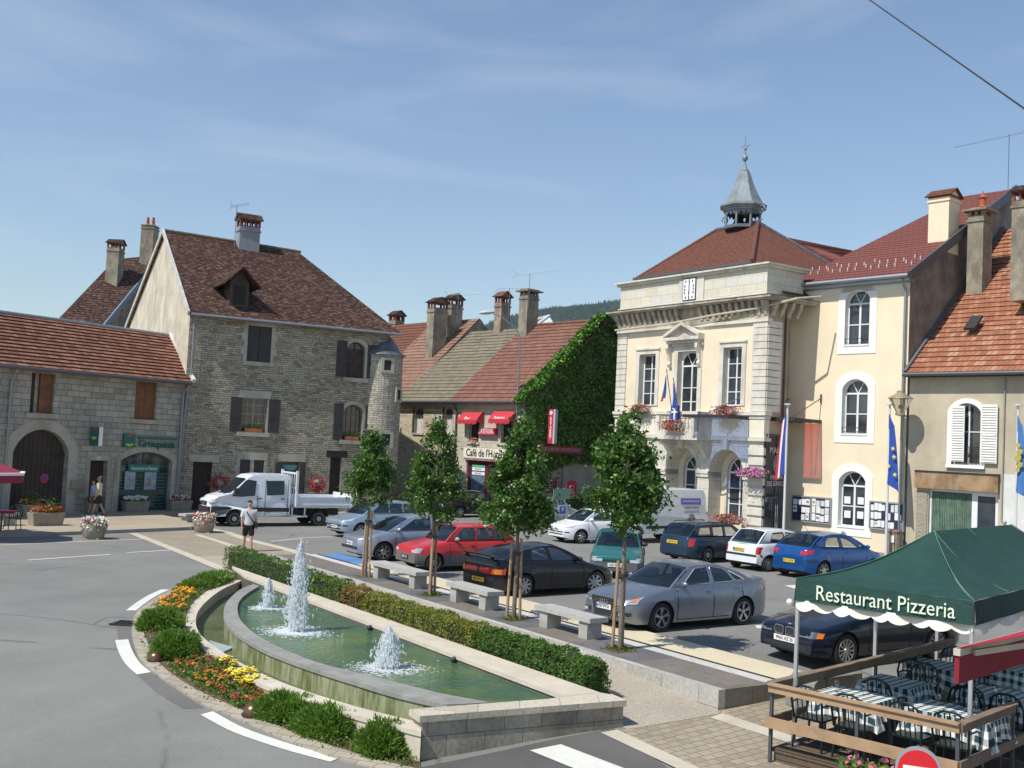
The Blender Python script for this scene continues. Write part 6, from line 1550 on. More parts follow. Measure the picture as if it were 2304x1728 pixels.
pipe(ar, [(-.12,-.5,6.4),(-.12,-.12,5.9),(-.12,-.12,.1)], M_zn, .055); pipe(ar, [(A.U(12,1000),-.5,6.4),(A.U(12,1000),-.12,5.9),(A.U(12,1000),-.12,.1)], M_zn, .055)
# C  three-storey stone house
C = Fr((-16.3, 54), 61); cr_ = C.root('three_storey_stone_house', 'tall grey stone house with steep dark brown roof, dormer and corner turret', 'house')
CE = 10.1; WC = 10.75
def cb(x0, x1, y0, y1): return C.box(400+x0/4.254, 400+x1/4.254, 760+y0/4.254, 760+y1/4.254)
w1 = C.box(556.6,610.4,734,814.5); w2 = cb(1615,1790,40,385); w3 = cb(610,850,578,905); w4 = cb(1580,1765,640,980)
d1 = cb(140,325,1188,1500); d1 = (d1[0], d1[1], .1, d1[3]); w5 = cb(590,820,1168,1440); d2 = cb(1005,1160,1185,1440); d2 = (d2[0],d2[1],.1,d2[3]); d3 = cb(1455,1562,1145,1440); d3 = (d3[0],d3[1],.1,d3[3])
hs = [hole(w1), hole(w2, .35), hole(w3), hole(w4, .35), hole(d1), hole(w5), hole(d2), hole(d3)]
wall(cr_, [(0,-.3),(WC,-.3),(WC,CE),(0,CE)], hs, S_rub, .35)
mb = MB(); mb.poly([(0,18,-.2),(0,0,-.2),(0,0,CE),(0,7.6,15.15),(0,18,10.5)]); mb.build('gable_wall', P_gable, cr_)
mb = MB(); mb.poly([(WC,0,-.2),(7.9,15.5,-.2),(7.9,15.5,CE),(WC,0,CE)]); mb.poly([(7.9,15.5,-.2),(0,18,-.2),(0,18,CE),(7.9,15.5,CE)]); mb.build('rear_wall', S_rub, cr_)
roof(cr_, 'roof', (-.12,-.4,9.98), (11.35,-.4,9.98), (7.75,7.6,15.1), (-.12,7.6,15.3), T_old, .17, .022)
roof(cr_, 'roof_hip', (11.35,-.4,9.98), (8.3,15.8,9.98), (7.76,7.62,15.1), (7.75,7.6,15.1), T_old, .17, .022)
roof(cr_, 'roof_back', (8.3,15.8,9.98), (-.12,18,10.4), (-.12,7.6,15.3), (7.75,7.62,15.1), T_old, .3, .022)
ridge(cr_, [(-.1,7.6,15.34),(7.75,7.6,15.14)], pm('ridge_clay', (.14,.12,.09), .3, 4), .10); gutter(cr_, (-.05,-.47,9.92), (11.3,-.47,9.92), M_zn, .07)
mb = MB(); mb.beam((-.16,-.42,9.95), (-.16,7.6,15.33), .10, .24); mb.beam((-.16,18.2,10.4), (-.16,7.6,15.33), .10, .24); mb.build('verge', pm('verge_pale', (.5,.5,.46), .2), cr_)
pipe(cr_, [(.2,-.5,9.85),(.2,-.12,9.5),(.2,-.12,6.4)], M_zn, .05); pipe(cr_, [(.12,-.14,6.4),(-.02,-.16,4.5),(-.05,-.16,.1)], M_zn, .055)
ch = C.onroof(559, 566, lambda u, y: 9.98+(y+.4)*.645); cx = C.box(536,588,488,570, ch[1])
chimney(cr_, (cx[0]+cx[1])/2, ch[1]+.35, 12.6, cx[3]+.15, (cx[1]-cx[0])*.88, .75, pm('cement_block', (.26,.28,.30), .12, 3), 'gable', T_old)
pp = C.P+C.u*(cx[0]-.15)+C.y*(ch[1]+.1); antenna(Vector((pp.x, pp.y, cx[2]+.6)), C.Z(531,462,ch[1])-cx[2]-.6, 1.0, 60, 'aerial beside the slotted chimney of the tall stone house', 10, .3)
du, dy_, dz = C.onroof(536, 690, lambda u, y: 9.98+(y+.4)*.645); dm = empty('dormer', (du, dy_, dz)); dm.parent = cr_; M_dw = pm('dormer_wood', (.07,.05,.04), .3, 5)
mb = MB(); mb.box(-.5,.5,-.05,1.6,-.1,1.25); mb.build('dormer_front', M_dw, dm); bxo(dm, 'dormer_opening', -.32,.32,-.08,-.05,.12,1.1, M_wdark)
mb = MB(); mb.poly([(-.5,-.05,1.25),(.5,-.05,1.25),(0,-.05,1.95)]); mb.build('dormer_gable', M_dw, dm)
for s in (1,-1): roof(dm, 'dormer_roof', (s*1.02,-.65,1.02), (s*1.02,1.6,1.02), (0,2.7,2.02), (0,-.65,2.02), T_old, .17, .02, .05)
for b, kw in ((w1, {}), (w3, {}), (w5, {})):
 bxo(cr_, 'lintel', b[0]-.18, b[1]+.18, -.03, .12, b[3], b[3]+.38, S_dress); bxo(cr_, 'sill', b[0]-.2, b[1]+.2, -.10, .2, b[2]-.22, b[2]-.005, S_dress)
 for s in (0, 1):
  u = b[s]; mb = MB(); n = 5
  for k in range(n):
   ww = .30 if k % 2 else .18; z0_ = lerp(b[2], b[3], k/n); z1_ = lerp(b[2], b[3], (k+1)/n)-.012
   mb.box(u-ww if s == 0 else u+.001, u-.001 if s == 0 else u+ww, -.022, .02, z0_, z1_)
  mb.build('jamb_stones', S_dress, cr_)
for b in (w2, w4):
 ring(cr_, 'arched_surround', hole(grow(b, .2, 0), .45), hole(b, .35), -.025, .02, S_dress); bxo(cr_, 'sill', b[0]-.15, b[1]+.25, -.10, .2, b[2]-.22, b[2]-.005, S_dress)
for b in (d1, d2, d3): bxo(cr_, 'lintel', b[0]-.25, b[1]+.3, -.03, .12, b[3], b[3]+.36, M_wdark if b is d3 else S_dress)
M_br = pm('brown_frame', (.16,.09,.06), .2, 5, .6)
shutter(cr_, w1[0], (w1[0]+w1[1])/2-.015, w1[2], w1[3], .06); shutter(cr_, (w1[0]+w1[1])/2+.015, w1[1], w1[2], w1[3], .06); shutter(cr_, w5[0], (w5[0]+w5[1])/2-.1, w5[2], w5[3], .06); shutter(cr_, (w5[0]+w5[1])/2+.1, w5[1], w5[2], w5[3], .06); bxo(cr_, 'mullion', (w5[0]+w5[1])/2-.1, (w5[0]+w5[1])/2+.1, 0, .1, w5[2], w5[3], S_dress)
window(cr_, w2, pm('brown_frame_dark', (.09,.04,.025), .2), .35, .25, 2, (.35,.7), .06, .03, curtain=pm('brown_curtain', (.07,.05,.04), .4, 3)); window(cr_, w3, pm('beige_frame', (.42,.38,.31), .1), 0, .25, 4, (.28,.55,.82), .05, .03); window(cr_, w4, M_br, .35, .25, 4, (.25,.5,.75), .06, .03, curtain=None)
for (a, b_, y0, y1) in ((1520,1613,30,372),(1812,1905,70,395),(500,608,568,900),(866,972,590,905),(1490,1578,628,978),(1790,1885,655,990),(925,1002,1190,1440),(1163,1215,1190,1440)):
 b = cb(a, b_, y0, y1); shutter(cr_, b[0], b[1], b[2] if y1 < 1400 else .5, b[3], -.07)
panel(cr_, 'plank_door', hole(d1), .25, M_door); panel(cr_, 'plank_door', hole(d3), .25, M_door); panel(cr_, 'glazed_door', hole(d2), .28, pm('glazed_brown', (.10,.06,.04), .4, 3, .3)); 
mb = MB(); um = (d2[0]+d2[1])/2; mb.tess([[(um+.42*math.cos(R(180+18*k)), d2[3]-.18+.28*math.sin(R(180+18*k))) for k in range(11)]], lambda u, z: (u, .2, z)); mb.build('teal_fan', flat('teal_glass', (.12,.35,.36), .4), cr_)
for b in (w3, w4):
 bxo(cr_, 'window_box', lerp(b[0], b[1], .15), lerp(b[0], b[1], .85), -.02, .18, b[2]+.02, b[2]+.2, pm('terracotta_box', (.40,.13,.05), .15, 4)); mb = MB()
 for _ in range(160): leaf(mb, (rnd.uniform(b[0]+.1, b[1]-.1), rnd.uniform(-.02,.16), b[2]+.2+abs(rnd.gauss(0,.12))), .07, None, .5)
 mb.build('window_plants', L_dark, cr_)
hanging('red hanging baskets on the stone house', C, 494, 1082, -.35, [(.42,.02,.03),(.5,.03,.08)], .42, .25, 500, 'red flower basket on the stone house wall beside the dark plank door', .45, trough=False, lm=L_dark)
hanging('red hanging baskets on the stone house', C, 713, 1084, -.35, [(.45,.02,.03),(.55,.03,.1)], .38, .25, 450, 'red flower basket on the stone house wall above the tipping bed of the truck', .55, trough=False, lm=L_dark)
tu = C.U(880, 930, -.1); tz0 = C.Z(880, 1052, -1); tz1 = 8.8; tr_ = 1.2; TC = (WC-.08, .7)
tur = empty('corner_turret', (TC[0], TC[1], 0)); tur.parent = cr_
mb = MB(); mb.lathe([(.15,tz0-1.3),(.5,tz0-.9),(.62,tz0-.5),(1.05,tz0-.12),(tr_,tz0-.1),(tr_,tz0)], n=28); mb.build('turret_corbel', S_rub, tur)
mb = MB(); mb.smooth = True; n = 28
for k in range(n):
 a, b = 2*math.pi*k/n, 2*math.pi*(k+1)/n; mb.poly([(tr_*math.cos(a), tr_*math.sin(a), tz0),(tr_*math.cos(b), tr_*math.sin(b), tz0),(tr_*math.cos(b), tr_*math.sin(b), tz1),(tr_*math.cos(a), tr_*math.sin(a), tz1)], [(a*tr_,tz0),(b*tr_,tz0),(b*tr_,tz1),(a*tr_,tz1)])
mb.build('turret_wall', stonemat('turret_stone', [(.38,.35,.28),(.52,.48,.39),(.62,.57,.46)], (.18,.16,.12), .32, .12, .012, .03, .6, .25, .7), tur)
mb = MB(); mb.lathe([(tr_+.16,tz1-.04),(tr_+.14,tz1+.0),(1.0,tz1+.25),(.85,tz1+.55),(.6,tz1+.9),(.3,tz1+1.15),(.02,tz1+1.25)], n=24); mb.build('turret_roof', M_lead, tur)
for (px, py, hw_, hh_) in ((870.5,822,.2,.27),(899,888,.16,.27),(866,989,.26,.3)):
 u_, z_ = C.loc(px, py, -.4); an = math.atan2(-math.sqrt(max(.05, tr_**2-(u_-TC[0])**2)), u_-TC[0]); 
 wn = empty('turret_window', (tr_*math.cos(an), tr_*math.sin(an), z_), an+math.pi/2); wn.parent = tur
 ring(wn, 'window_surround', hole((-hw_-.17,hw_+.17,-hh_-.15,hh_+.15)), hole((-hw_,hw_,-hh_,hh_)), -.05, .1, S_dress); panel(wn, 'pane', hole((-hw_,hw_,-hh_,hh_)), -.02, M_wdark)
# B  house behind with two chimneys
B = Fr((-30.5, 84), 61); br_ = B.root('brown_roofed_house', 'house behind with dark red-brown roof and two chimneys, partly hidden by the pale gable', 'house')
def bp(x, y, Y): return B.loc(x, y, Y)
r1 = B.loc(135, 722, 0); r2 = B.loc(218, 732, 0)
e0 = B.loc(236, 614, 5.5); e1 = B.loc(330, 578, 5.5)
roof(br_, 'roof', (r1[0]-.6, 0, r1[1]-.5), (r2[0]+.3, 0, r2[1]-.4), (B.loc(335,612,6)[0], 6, B.loc(335,612,6)[1]), (B.loc(238,606,6)[0], 6, B.loc(238,606,6)[1]), T_old, .3, .03)
q = [(r2[0]+.3,0,r2[1]-.4), (B.loc(335,612,6)[0],6,B.loc(335,612,6)[1]), (B.loc(335,612,6)[0]+2.5,12,r2[1]-.4)]
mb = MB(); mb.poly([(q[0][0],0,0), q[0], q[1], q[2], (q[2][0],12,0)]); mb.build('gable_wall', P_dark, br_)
r3 = B.loc(322, 572, 6)
roof(br_, 'upper_roof', (B.loc(238,606,6)[0], 6, B.loc(238,606,6)[1]), (B.loc(335,612,6)[0], 6, B.loc(335,612,6)[1]), (B.loc(345,575,8)[0], 8, B.loc(345,575,8)[1]), (B.loc(300,600,8)[0]-1.2, 8, B.loc(315,588,8)[1]), T_old, .3, .03)
mb = MB(); mb.beam(q[0], q[1], .12, .4); mb.build('verge', flat('blue_grey_verge', (.16,.2,.26), .6), br_)
bxo(br_, 'front_wall', r1[0]-.4, r2[0]+.3, .3, .5, 0, r1[1]-.3, P_dark)
b = B.box(239,283,541,640, 4.5); chimney(br_, (b[0]+b[1])/2, 5, b[2]-1, b[3]+.1, (b[1]-b[0])*.66, 1.2, C_st, 'gable', T_old, R(-30))
b = B.box(316,358,515,600, 7); chimney(br_, (b[0]+b[1])/2, 7.4, b[2]-1.5, b[3]+.25, (b[1]-b[0])*.7, 1.3, C_st, 'pots', None, R(-30))
# café row
K = Fr((1.0, 60.4), 138); kr = K.root('cafe_building', 'two-storey pale stone café with red awnings, black lettering and ivy-covered gable', 'café'); KZ = .2
KE = 6.9; kU = -6.6; RY = 5.85; RZ_ = 11.85
def kb(x0, x1, y0, y1, y=0): return K.box(880+x0/3.95, 880+x1/3.95, 860+y0/3.95, 860+y1/3.95, y)
a1 = kb(692,780,352,530); a2 = kb(975,1082,350,540); dr = kb(662,1010,700,1155); dr = (dr[0], dr[1], .2, dr[3])
wall(kr, [(kU,-.3),(0,-.3),(0,KE),(kU,KE)], [hole(a1), hole(a2), hole(dr)], S_cafe, .3)
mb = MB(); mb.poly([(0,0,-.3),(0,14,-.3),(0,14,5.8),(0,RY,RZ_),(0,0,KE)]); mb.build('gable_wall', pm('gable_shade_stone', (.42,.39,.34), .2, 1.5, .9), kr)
roof(kr, 'roof', (kU-.05,-.4,KE-.28), (.25,-.4,KE-.28), (.25,RY,RZ_), (kU-.45,RY,RZ_), T_cafe, .36, .04)
roof(kr, 'roof_back', (.25,13,KE-.3), (kU-.5,13,KE-.3), (kU-.45,RY+.01,RZ_), (.25,RY+.01,RZ_), T_cafe, .36, .04)
ridge(kr, [(kU-.4,RY,RZ_+.04),(.2,RY,RZ_+.04)], T_cafe, .11); gutter(kr, (kU,-.47,KE-.32), (.2,-.47,KE-.32), M_znd)
M_bxd = pm('box_gutter_shade', (.08,.075,.07), .2); bxo(kr, 'eave_shade_board', kU, 0, -.35, .0, KE-.34, KE-.24, M_bxd)  # dark board below the eave, with the shade put into its colour
for b in (a1, a2): window(kr, b, M_door, 0, .22, 2, (.5,), .06, .03); bxo(kr, 'sill', b[0]-.12, b[1]+.12, -.08, .2, b[2]-.14, b[2], S_cafe)
M_aw = pm('awning_red', (.50,.03,.045), .08, 3, .7)
def awning(root, b, proj, txt, F):
 u0, u1, z0, z1 = b; aw = empty('window_awning', (u0, 0, z0)); aw.parent = root; W_ = u1-u0; H_ = z1-z0; mb = MB(); n = 8; pr = []
 for k in range(n+1): a = R(90*k/n); pr.append((-proj*math.sin(a) if True else 0, H_*.25+H_*.75*math.cos(a)))
 pr = [(-.02, H_), (-proj*.28, H_*.97), (-proj*.8, H_*.45), (-proj, H_*.2), (-proj, 0)]
 for (a, b_) in zip(pr, pr[1:]): mb.poly([(0,a[0],a[1]),(0,b_[0],b_[1]),(W_,b_[0],b_[1]),(W_,a[0],a[1])])
 mb.poly([(0,y,z) for y, z in pr] + [(0,0,0)]); mb.poly([(W_,y,z) for y, z in pr] + [(W_,0,0)])
 for k in range(9): mb.box(W_*k/9+.01, W_*(k+1)/9-.01, -proj-.012, -proj, -.1-.04*(k%2), .0)
 mb.build('awning_fabric', M_aw, aw); text('awning_lettering', txt, tW, aw, (W_/2, -proj*.93, H_*.36), (math.pi/2-R(32),0,0), .26, .003, maxw=W_*(.5 if len(txt) > 4 else .28))
 return aw
awning(kr, kb(622,795,262,355,-.3), .6, 'Bar', K); awning(kr, kb(900,1088,252,352,-.3), .6, 'Restaurant', K)
b = kb(790,940,408,470,-.1); sg = bxo(kr, 'wall_sign', b[0], b[1], -.25, -.02, b[2], b[3], flat('sign_crimson', (.50,.02,.07), .5)); text('sign_lettering', 'BAR RESTAURANT', tW, sg, ((b[0]+b[1])/2,-.255,(b[2]+b[3])/2), (math.pi/2,0,0), .4, .004, maxw=(b[1]-b[0])*.88)
bd = kb(645,1200,595,685); bd = (bd[0], min(-.1, bd[1]), bd[2], bd[3]); ld = bxo(kr, 'name_board', bd[0], bd[1], -.03, .0, bd[2], bd[3], pm('board_cream', (.72,.68,.58), .05, 2))
text('name_lettering', "Café de l'Hotel de Ville", flat('letter_black', (.02,.02,.02), .6), ld, ((bd[0]+bd[1])/2+.05,-.04,(bd[2]+bd[3])/2), (math.pi/2,0,0), .62, .004, maxw=(bd[1]-bd[0])*.92, bold=.008)
bxo(kr, 'door_lintel', dr[0]-.1, dr[1]+.1, -.12, .1, dr[3], dr[3]+.14, pm('lintel_brown', (.25,.2,.17), .2)); M_rd = pm('door_red', (.16,.012,.018), .15, 3, .5)
window(kr, dr, M_rd, 0, .12, 2, (.0,), .16, .12, gname='door_glass'); um = (dr[0]+dr[1])/2
px0 = kb(715,835,735,1050,.1); po = bxo(kr, 'door_poster', px0[0], px0[1], .07, .1, px0[2], px0[3], pm('poster_mid', (.10,.14,.2), .5, 3)); hh_ = px0[3]-px0[2]
for (f0, f1, c) in ((.92,.99,(.1,.4,.2)),(.84,.92,(.8,.8,.78)),(.72,.80,(.8,.8,.78)),(.04,.14,(.15,.35,.7))): bxo(po, 'poster_band', px0[0]+.06, px0[1]-.03, .05, .07, px0[2]+hh_*f0, px0[2]+hh_*f1, flat('pc_%d' % int(f0*100), c, .6))
text('poster_lettering', 'RESTAURANT', flat('letter_black', (.02,.02,.02), .6), po, ((px0[0]+px0[1])/2,.045,px0[2]+hh_*.88), (math.pi/2,0,0), .12, .002, maxw=.55); text('poster_lettering', 'MENU DU JOUR', flat('letter_black', (.02,.02,.02), .6), po, ((px0[0]+px0[1])/2,.045,px0[2]+hh_*.76), (math.pi/2,0,0), .12, .002, maxw=.6)
bxo(kr, 'door_panel_base', dr[0]+.1, dr[1]-.1, .06, .11, .2, 1.0, M_rd)
pipe(kr, [(kU+.35,-.45,6.5),(kU+.35,-.1,6.1),(kU+.35,-.1,.2)], flat('brown_pipe', (.12,.10,.09), .5), .055); pipe(kr, [(-.12,-.1,6.4),(-.12,-.1,2.6)], flat('brown_pipe', (.12,.10,.09), .5), .05)
bxo(kr, 'doorstep', kU, .3, -1.0, 0, -.1, .32, M_side)
hanging('', K, 880+735/3.95, 860+522/3.95, -.05, [(.5,.05,.02)], .3, .12, 90, 'small box of red flowers on the café window sill', .05, cat='window box', name='window_flower_box')['group'] = 'café flowers'
S = Fr((1.0, 60.4), 48)
GWX = lambda px, py: S.loc(px, py, -.0)
def sg_side(name, x0, x1, y0, y1, mat, y=-.05, th=.05, root=kr):
 b = S.box(880+x0/3.95, 880+x1/3.95, 860+y0/3.95, 860+y1/3.95, 0)
 mb = MB(); mb.box(.02, .02+th, b[0], b[1], b[2], b[3]); return mb.build(name, mat, root), b
L_ivy = leafmat('ivy_leaves', [(.012,.035,.006),(.035,.10,.012),(.11,.25,.022),(.26,.42,.05)], .12, .6, .25)
iv = empty('ivy', (1.0, 60.4, 0), K.rz, 'dense green ivy covering the dark gable wall of the café', 'ivy')
mb = MB(); k = 0
gp_ = [(-.5,4.2),(-.35,KE+.0),(RY,RZ_+.5),(8.0,RZ_-1.3),(9.5,8.6),(11,8),(11,3.2),(7,3.1),(3.5,3.3),(1.4,2.7),(.3,3.0)]
while k < 17000:
 y = rnd.uniform(-.6, 11); z = rnd.uniform(2.6, 12.6)
 if not inpoly((y, z), gp_) or (y < 1.2 and z < 4.5 and rnd.random() < .6): continue
 bul = .22+.16*noise.noise(Vector((y*.9, z*.9, 0)))+.12*noise.noise(Vector((y*3, z*3, 5))); x = bul+rnd.gauss(0,.05); k += 1
 leaf(mb, (x, y, z), rnd.uniform(.10,.20), (.9,0,.3), .8)
k = 0
while k < 6000:  # rim that spills over the tiles
 t = rnd.random(); y = lerp(-.6, RY, t); z = lerp(KE-.5, RZ_+.1, t); r = rnd.random()
 if t < .05 and r < .5: z -= rnd.uniform(0, 2.6)
 x = rnd.uniform(-.75,.35)*(1-.3*noise.noise(Vector((t*9,0,0)))); k += 1
 leaf(mb, (x, y+rnd.gauss(0,.08), z+.18+rnd.uniform(-.1,.22)+.15*noise.noise(Vector((t*7, x*2, 0)))), rnd.uniform(.10,.19), (-.2,-.5,1), .8)
k = 0
while k < 2200:
 t = rnd.random(); y = lerp(RY, 9.5, t); z = lerp(RZ_+.2, 9.0, t); leaf(mb, (rnd.uniform(-.5,.4), y, z+rnd.uniform(-.2,.25)), .15, (.3,0,1), .8); k += 1
mb.build('foliage', L_ivy, iv)
mb = MB()
for y in (.15, .5, 2.8): mb.tube([(.1,y,0),(.12,y+rnd.uniform(-.2,.2),2),(.14,y+rnd.uniform(-.3,.3),4.5)], [.06,.045,.03], 6)
mb.build('stems_and_shade_core', M_bark, iv)
def in_room(px, py, x): # point on plane parallel to gable at offset x (toward the right)
 Fs = Fr(K.P+K.u*x, 48); u, z = Fs.loc(px, py, 0); return u, z
def wsign(name, lab, x0, x1, y0, y1, x, mat, txt, tm, th=.12, vert=False, cat='sign', fr=.9, size=.5):
 a = in_room(880+x0/3.95, 860+(y0+y1)/7.9, x); b = in_room(880+x1/3.95, 860+(y0+y1)/7.9, x); c = in_room(880+(x0+x1)/7.9, 860+y1/3.95, x); d = in_room(880+(x0+x1)/7.9, 860+y0/3.95, x)
 p = K.P + K.u*x - K.u*0 + (K.y)*((a[0]+b[0])/2); r_ = empty(name, (p.x, p.y, (c[1]+d[1])/2), R(90-48), lab, cat)
 W_ = b[0]-a[0]; H_ = d[1]-c[1]; bb = MB().box(-W_/2, W_/2, -th, 0, -H_/2, H_/2).build('sign_panel', mat, r_)
 if vert:
  for i, chh in enumerate(txt): text('sign_lettering', chh, tm, r_, (0, -th-.004, H_/2-.28-(H_-.4)*(i+.3)/len(txt)), (math.pi/2,0,0), size, .003)
 elif txt: text('sign_lettering', txt, tm, r_, (0, -th-.004, 0), (math.pi/2,0,0), H_*.7, .003, maxw=W_*fr)
 return r_, W_, H_
M_crim = flat('sign_crimson', (.50,.02,.07), .5); M_dcr = flat('sign_dark_crimson', (.27,.012,.04), .5)
wsign('cafe_sign', 'long dark red sign board with pale lettering low on the ivy wall', 1303, 1690, 568, 632, .6, M_dcr, 'CHEZ CHRISTINE | BAR RESTAURANT', flat('letter_dull', (.45,.38,.38), .6), .1)
F2 = Fr(K.P+K.u*.0-K.y*.2, 138); b = F2.box(1233, 1243, 922, 999, 0)
Fv = Fr(K.P + K.y*.6, 138); b = Fv.box(880+1397/3.95, 880+1440/3.95, 860+240/3.95, 860+545/3.95)
p = Fv.P+Fv.u*((b[0]+b[1])/2); vs_ = empty('vertical_sign', (p.x, p.y, (b[2]+b[3])/2), K.rz, 'upright red sign with white capitals and grey edge beside the ivy', 'sign'); W_ = b[1]-b[0]; H_ = b[3]-b[2]
MB().box(-W_/2, W_/2, 0, .18, -H_/2, H_/2).build('sign_panel', M_crim, vs_); MB().box(W_/2, W_/2+.12, .0, .2, -H_/2, H_/2).build('sign_edge', flat('sign_grey', (.45,.45,.45), .5), vs_)
for i, chh in enumerate('RESTAURANT'): text('sign_lettering', chh, tW, vs_, (0, -.006, H_/2-.52-(H_-.75)*i/9.6), (math.pi/2,0,0), .24, .003)
MB().lathe([(.12,0),(.12,.01)], (0,0,0), 14).build('sign_roundel', flat('roundel_pale', (.7,.6,.55), .5), vs_); vs_.children[-1].rotation_euler = (math.pi/2,0,0); vs_.children[-1].location = (0,-.004,H_/2-.2)
mb = MB(); mb.beam((-1.5,.1,H_/2-.3),(0,.1,H_/2-.3),.04,.04); mb.beam((-1.5,.1,-H_/2+.3),(0,.1,-H_/2+.3),.04,.04); mb.build('bracket', M_trim, vs_)
r_, W_, H_ = wsign('menu_board', 'maroon menu board with rows of white writing under the ivy', 1335, 1482, 842, 985, 1.2, flat('maroon', (.13,.012,.03), .5), '', tW, .05, cat='menu board')
for i, s_ in enumerate(('Plats du jour', 'Pizzas', 'Boissons', 'Desserts', 'Glaces')): text('menu_lettering', s_, tW, r_, (-.2, -.06, H_*.3-i*H_*.15), (math.pi/2,0,0), .14, .002)
for i in range(5): text('menu_price', '%d' % (4+i), tW, r_, (W_*.42, -.06, H_*.3-i*H_*.15), (math.pi/2,0,0), .13, .002)
r_, W_, H_ = wsign('ice_cream_sign', 'round-topped red sign with white writing at the foot of the ivy wall', 1552, 1640, 905, 1055, 1.2, M_crim, '', tW, .06)
mb = MB(); mb.tess([[(W_/2*math.cos(R(180*k/12)), H_/2+.22*math.sin(R(180*k/12))) for k in range(13)]], lambda x, z: (x, -.06, z)); mb.build('sign_top', M_crim, r_)
mb = MB(); mb.tube([(.16*math.cos(a)-.0, -.07, H_*.3+.13*math.sin(a)) for a in [j*.5 for j in range(12)]], .022, 5); mb.tube([(-.1,-.07,H_*.25),(.0,-.07,H_*.02),(.1,-.07,H_*.25)], .02, 5); mb.build('cone_drawing', flat('pink_line', (.7,.4,.45), .5), r_)
for i, (s_, zz_) in enumerate((('GLACES', -.02), ('artisanales', -.22), ('à emporter', -.36))): text('sign_lettering', s_, tW, r_, (0,-.07,zz_*H_), (math.pi/2,0,0), .16 if i else .22, .002, maxw=W_*.7)
pH = at_depth(1302, 1148, 61.5); h_ = empty('small_hedge', (pH.x, pH.y, gz(pH.x, pH.y)), R(42), 'dark hedge in shade below the ivy wall', 'hedge'); mb = MB()
for _ in range(3500): leaf(mb, (rnd.uniform(-2.6,3.4), rnd.uniform(-.4,.4), rnd.uniform(0,1.25)+.05*rnd.random()), .12, (0,-.3,.5), .6)
mb.build('foliage', L_dark, h_); MB().box(-2.5,3.3,-.3,.3,0,1.1).build('stems_and_shade_core', M_core, h_)  # dark box behind the leaves, painted as inner shade
pS = at_depth(1258, 1196, 54.5); pS.z = gz(pS.x, pS.y); ab_ = empty('sandwich_board', pS, R(38), 'green framed easel board with a blue parking symbol', 'easel sign')
mb = MB()
for s in (1,-1): mb.beam((s*.32,-.2,0),(s*.2,0,1.9),.05,.05); mb.beam((s*.32,.3,0),(s*.2,0,1.8),.04,.04)
mb.beam((-.3,-.15,.35),(.3,-.15,.35),.05,.04); mb.build('easel_frame', flat('pale_green_metal', (.28,.40,.36), .5), ab_)
MB().box(-.3,.3,-.2,-.17,.55,1.05).build('blue_panel', flat('parking_white', (.55,.62,.8), .5), ab_); MB().box(-.2,.2,-.215,-.2,.62,.98).build('blue_square', flat('parking_blue', (.05,.12,.5), .5), ab_); text('parking_letter', 'P', tW, ab_, (0,-.22,.8), (math.pi/2,0,0), .34, .003)
MB().box(-.55,.55,-.1,-.06,1.35,1.85).build('top_panel', flat('panel_green', (.15,.30,.22), .5), ab_)
def rowhouse(name, label, u0, u1, rid, rmat, wmat, wins, z=KE, ry=RY, e=KE-.28):
 r_ = K.root(name, label, 'house'); hs = [hole(b, .3) for b in wins]
 wall(r_, [(u0,-.3),(u1,-.3),(u1,z),(u0,z)], hs, wmat, .3)
 roof(r_, 'roof', (u0,-.4,e), (u1,-.4,e), (u1-.35,ry,rid), (u0-.35,ry,rid), rmat, .36, .04)
 roof(r_, 'roof_back', (u1,13,e), (u0,13,e), (u0-.35,ry+.01,rid), (u1-.35,ry+.01,rid), rmat, .36, .04)
 mb = MB(); 
 for u in (u0+.01, u1-.01): mb.poly([(u,0,-.3),(u,13,-.3),(u,13,e),(u-.3,ry,rid-.05),(u,0,e+.2)])
 mb.build('side_wall', C_st, r_); gutter(r_, (u0,-.47,e-.04), (u1,-.47,e-.04), M_znd)
 for b in wins: window(r_, b, pm('pale_frame', (.62,.62,.58), .05), .3, .2, 2, (.95,), .05, .03, curtain=pm('white_curtain', (.55,.54,.5), .1, 8)); bxo(r_, 'sill', b[0]-.12, b[1]+.12, -.08, .2, b[2]-.12, b[2], S_dress)
 return r_
g1 = K.box(933,952,916,974); g2 = K.box(1000,1018,916,976)
gr_ = rowhouse('grey_roofed_house', 'rubble house with lichened grey roof between the turret and the café', -12.1, kU-.02, 11.75, T_grey, S_rbr, [g1, g2])
for b in (g1, g2): shutter(gr_, b[0]-.16, b[0]-.02, b[2], b[3], -.06, M_shut); bxo(gr_, 'blind_box', b[0], b[1], .1, .18, b[3]-.45, b[3]-.15, M_shut)
te = rowhouse('terracotta_roofed_house', 'house with pale terracotta roof and tall twin chimneys beyond the grey roof', -17.3, -12.12, 12.75, T_terr, S_rbr, [], 6.6, 6.6, 6.35)
re_ = rowhouse('dark_red_roofed_house', 'house with dark red roof glimpsed behind the turret', -27, -17.32, 12.9, T_fine, S_rbr, [], 6.6, 7.2, 6.35)
rf = lambda e, rid, ry: (lambda u, y: e+(y+.4)*(rid-e)/(ry+.4))
def rchim(root, x0, x1, yt, yb, F, zf, cap, mat=C_st, wy=.9, cm=None, rz=0, k=.62, drop=1.2, extra=.1, xb=None):
 u, y, z = F.onroof(xb or (x0+x1)/2, yb, zf); b = F.box(x0, x1, yt, yb, y); return chimney(root, (b[0]+b[1])/2, y+wy/2, z-drop, b[3]+extra, (b[1]-b[0])*k, wy, mat, cap, cm, rz), u, y, z
rchim(te, 945, 990, 673, 808, K, rf(6.35,12.75,6.6), 'gable', k=.34, wy=1.15, xb=950)
rchim(te, 990, 1026, 665, 760, K, rf(6.35,12.75,6.6), 'gable', k=.40, wy=1.0, xb=1000)
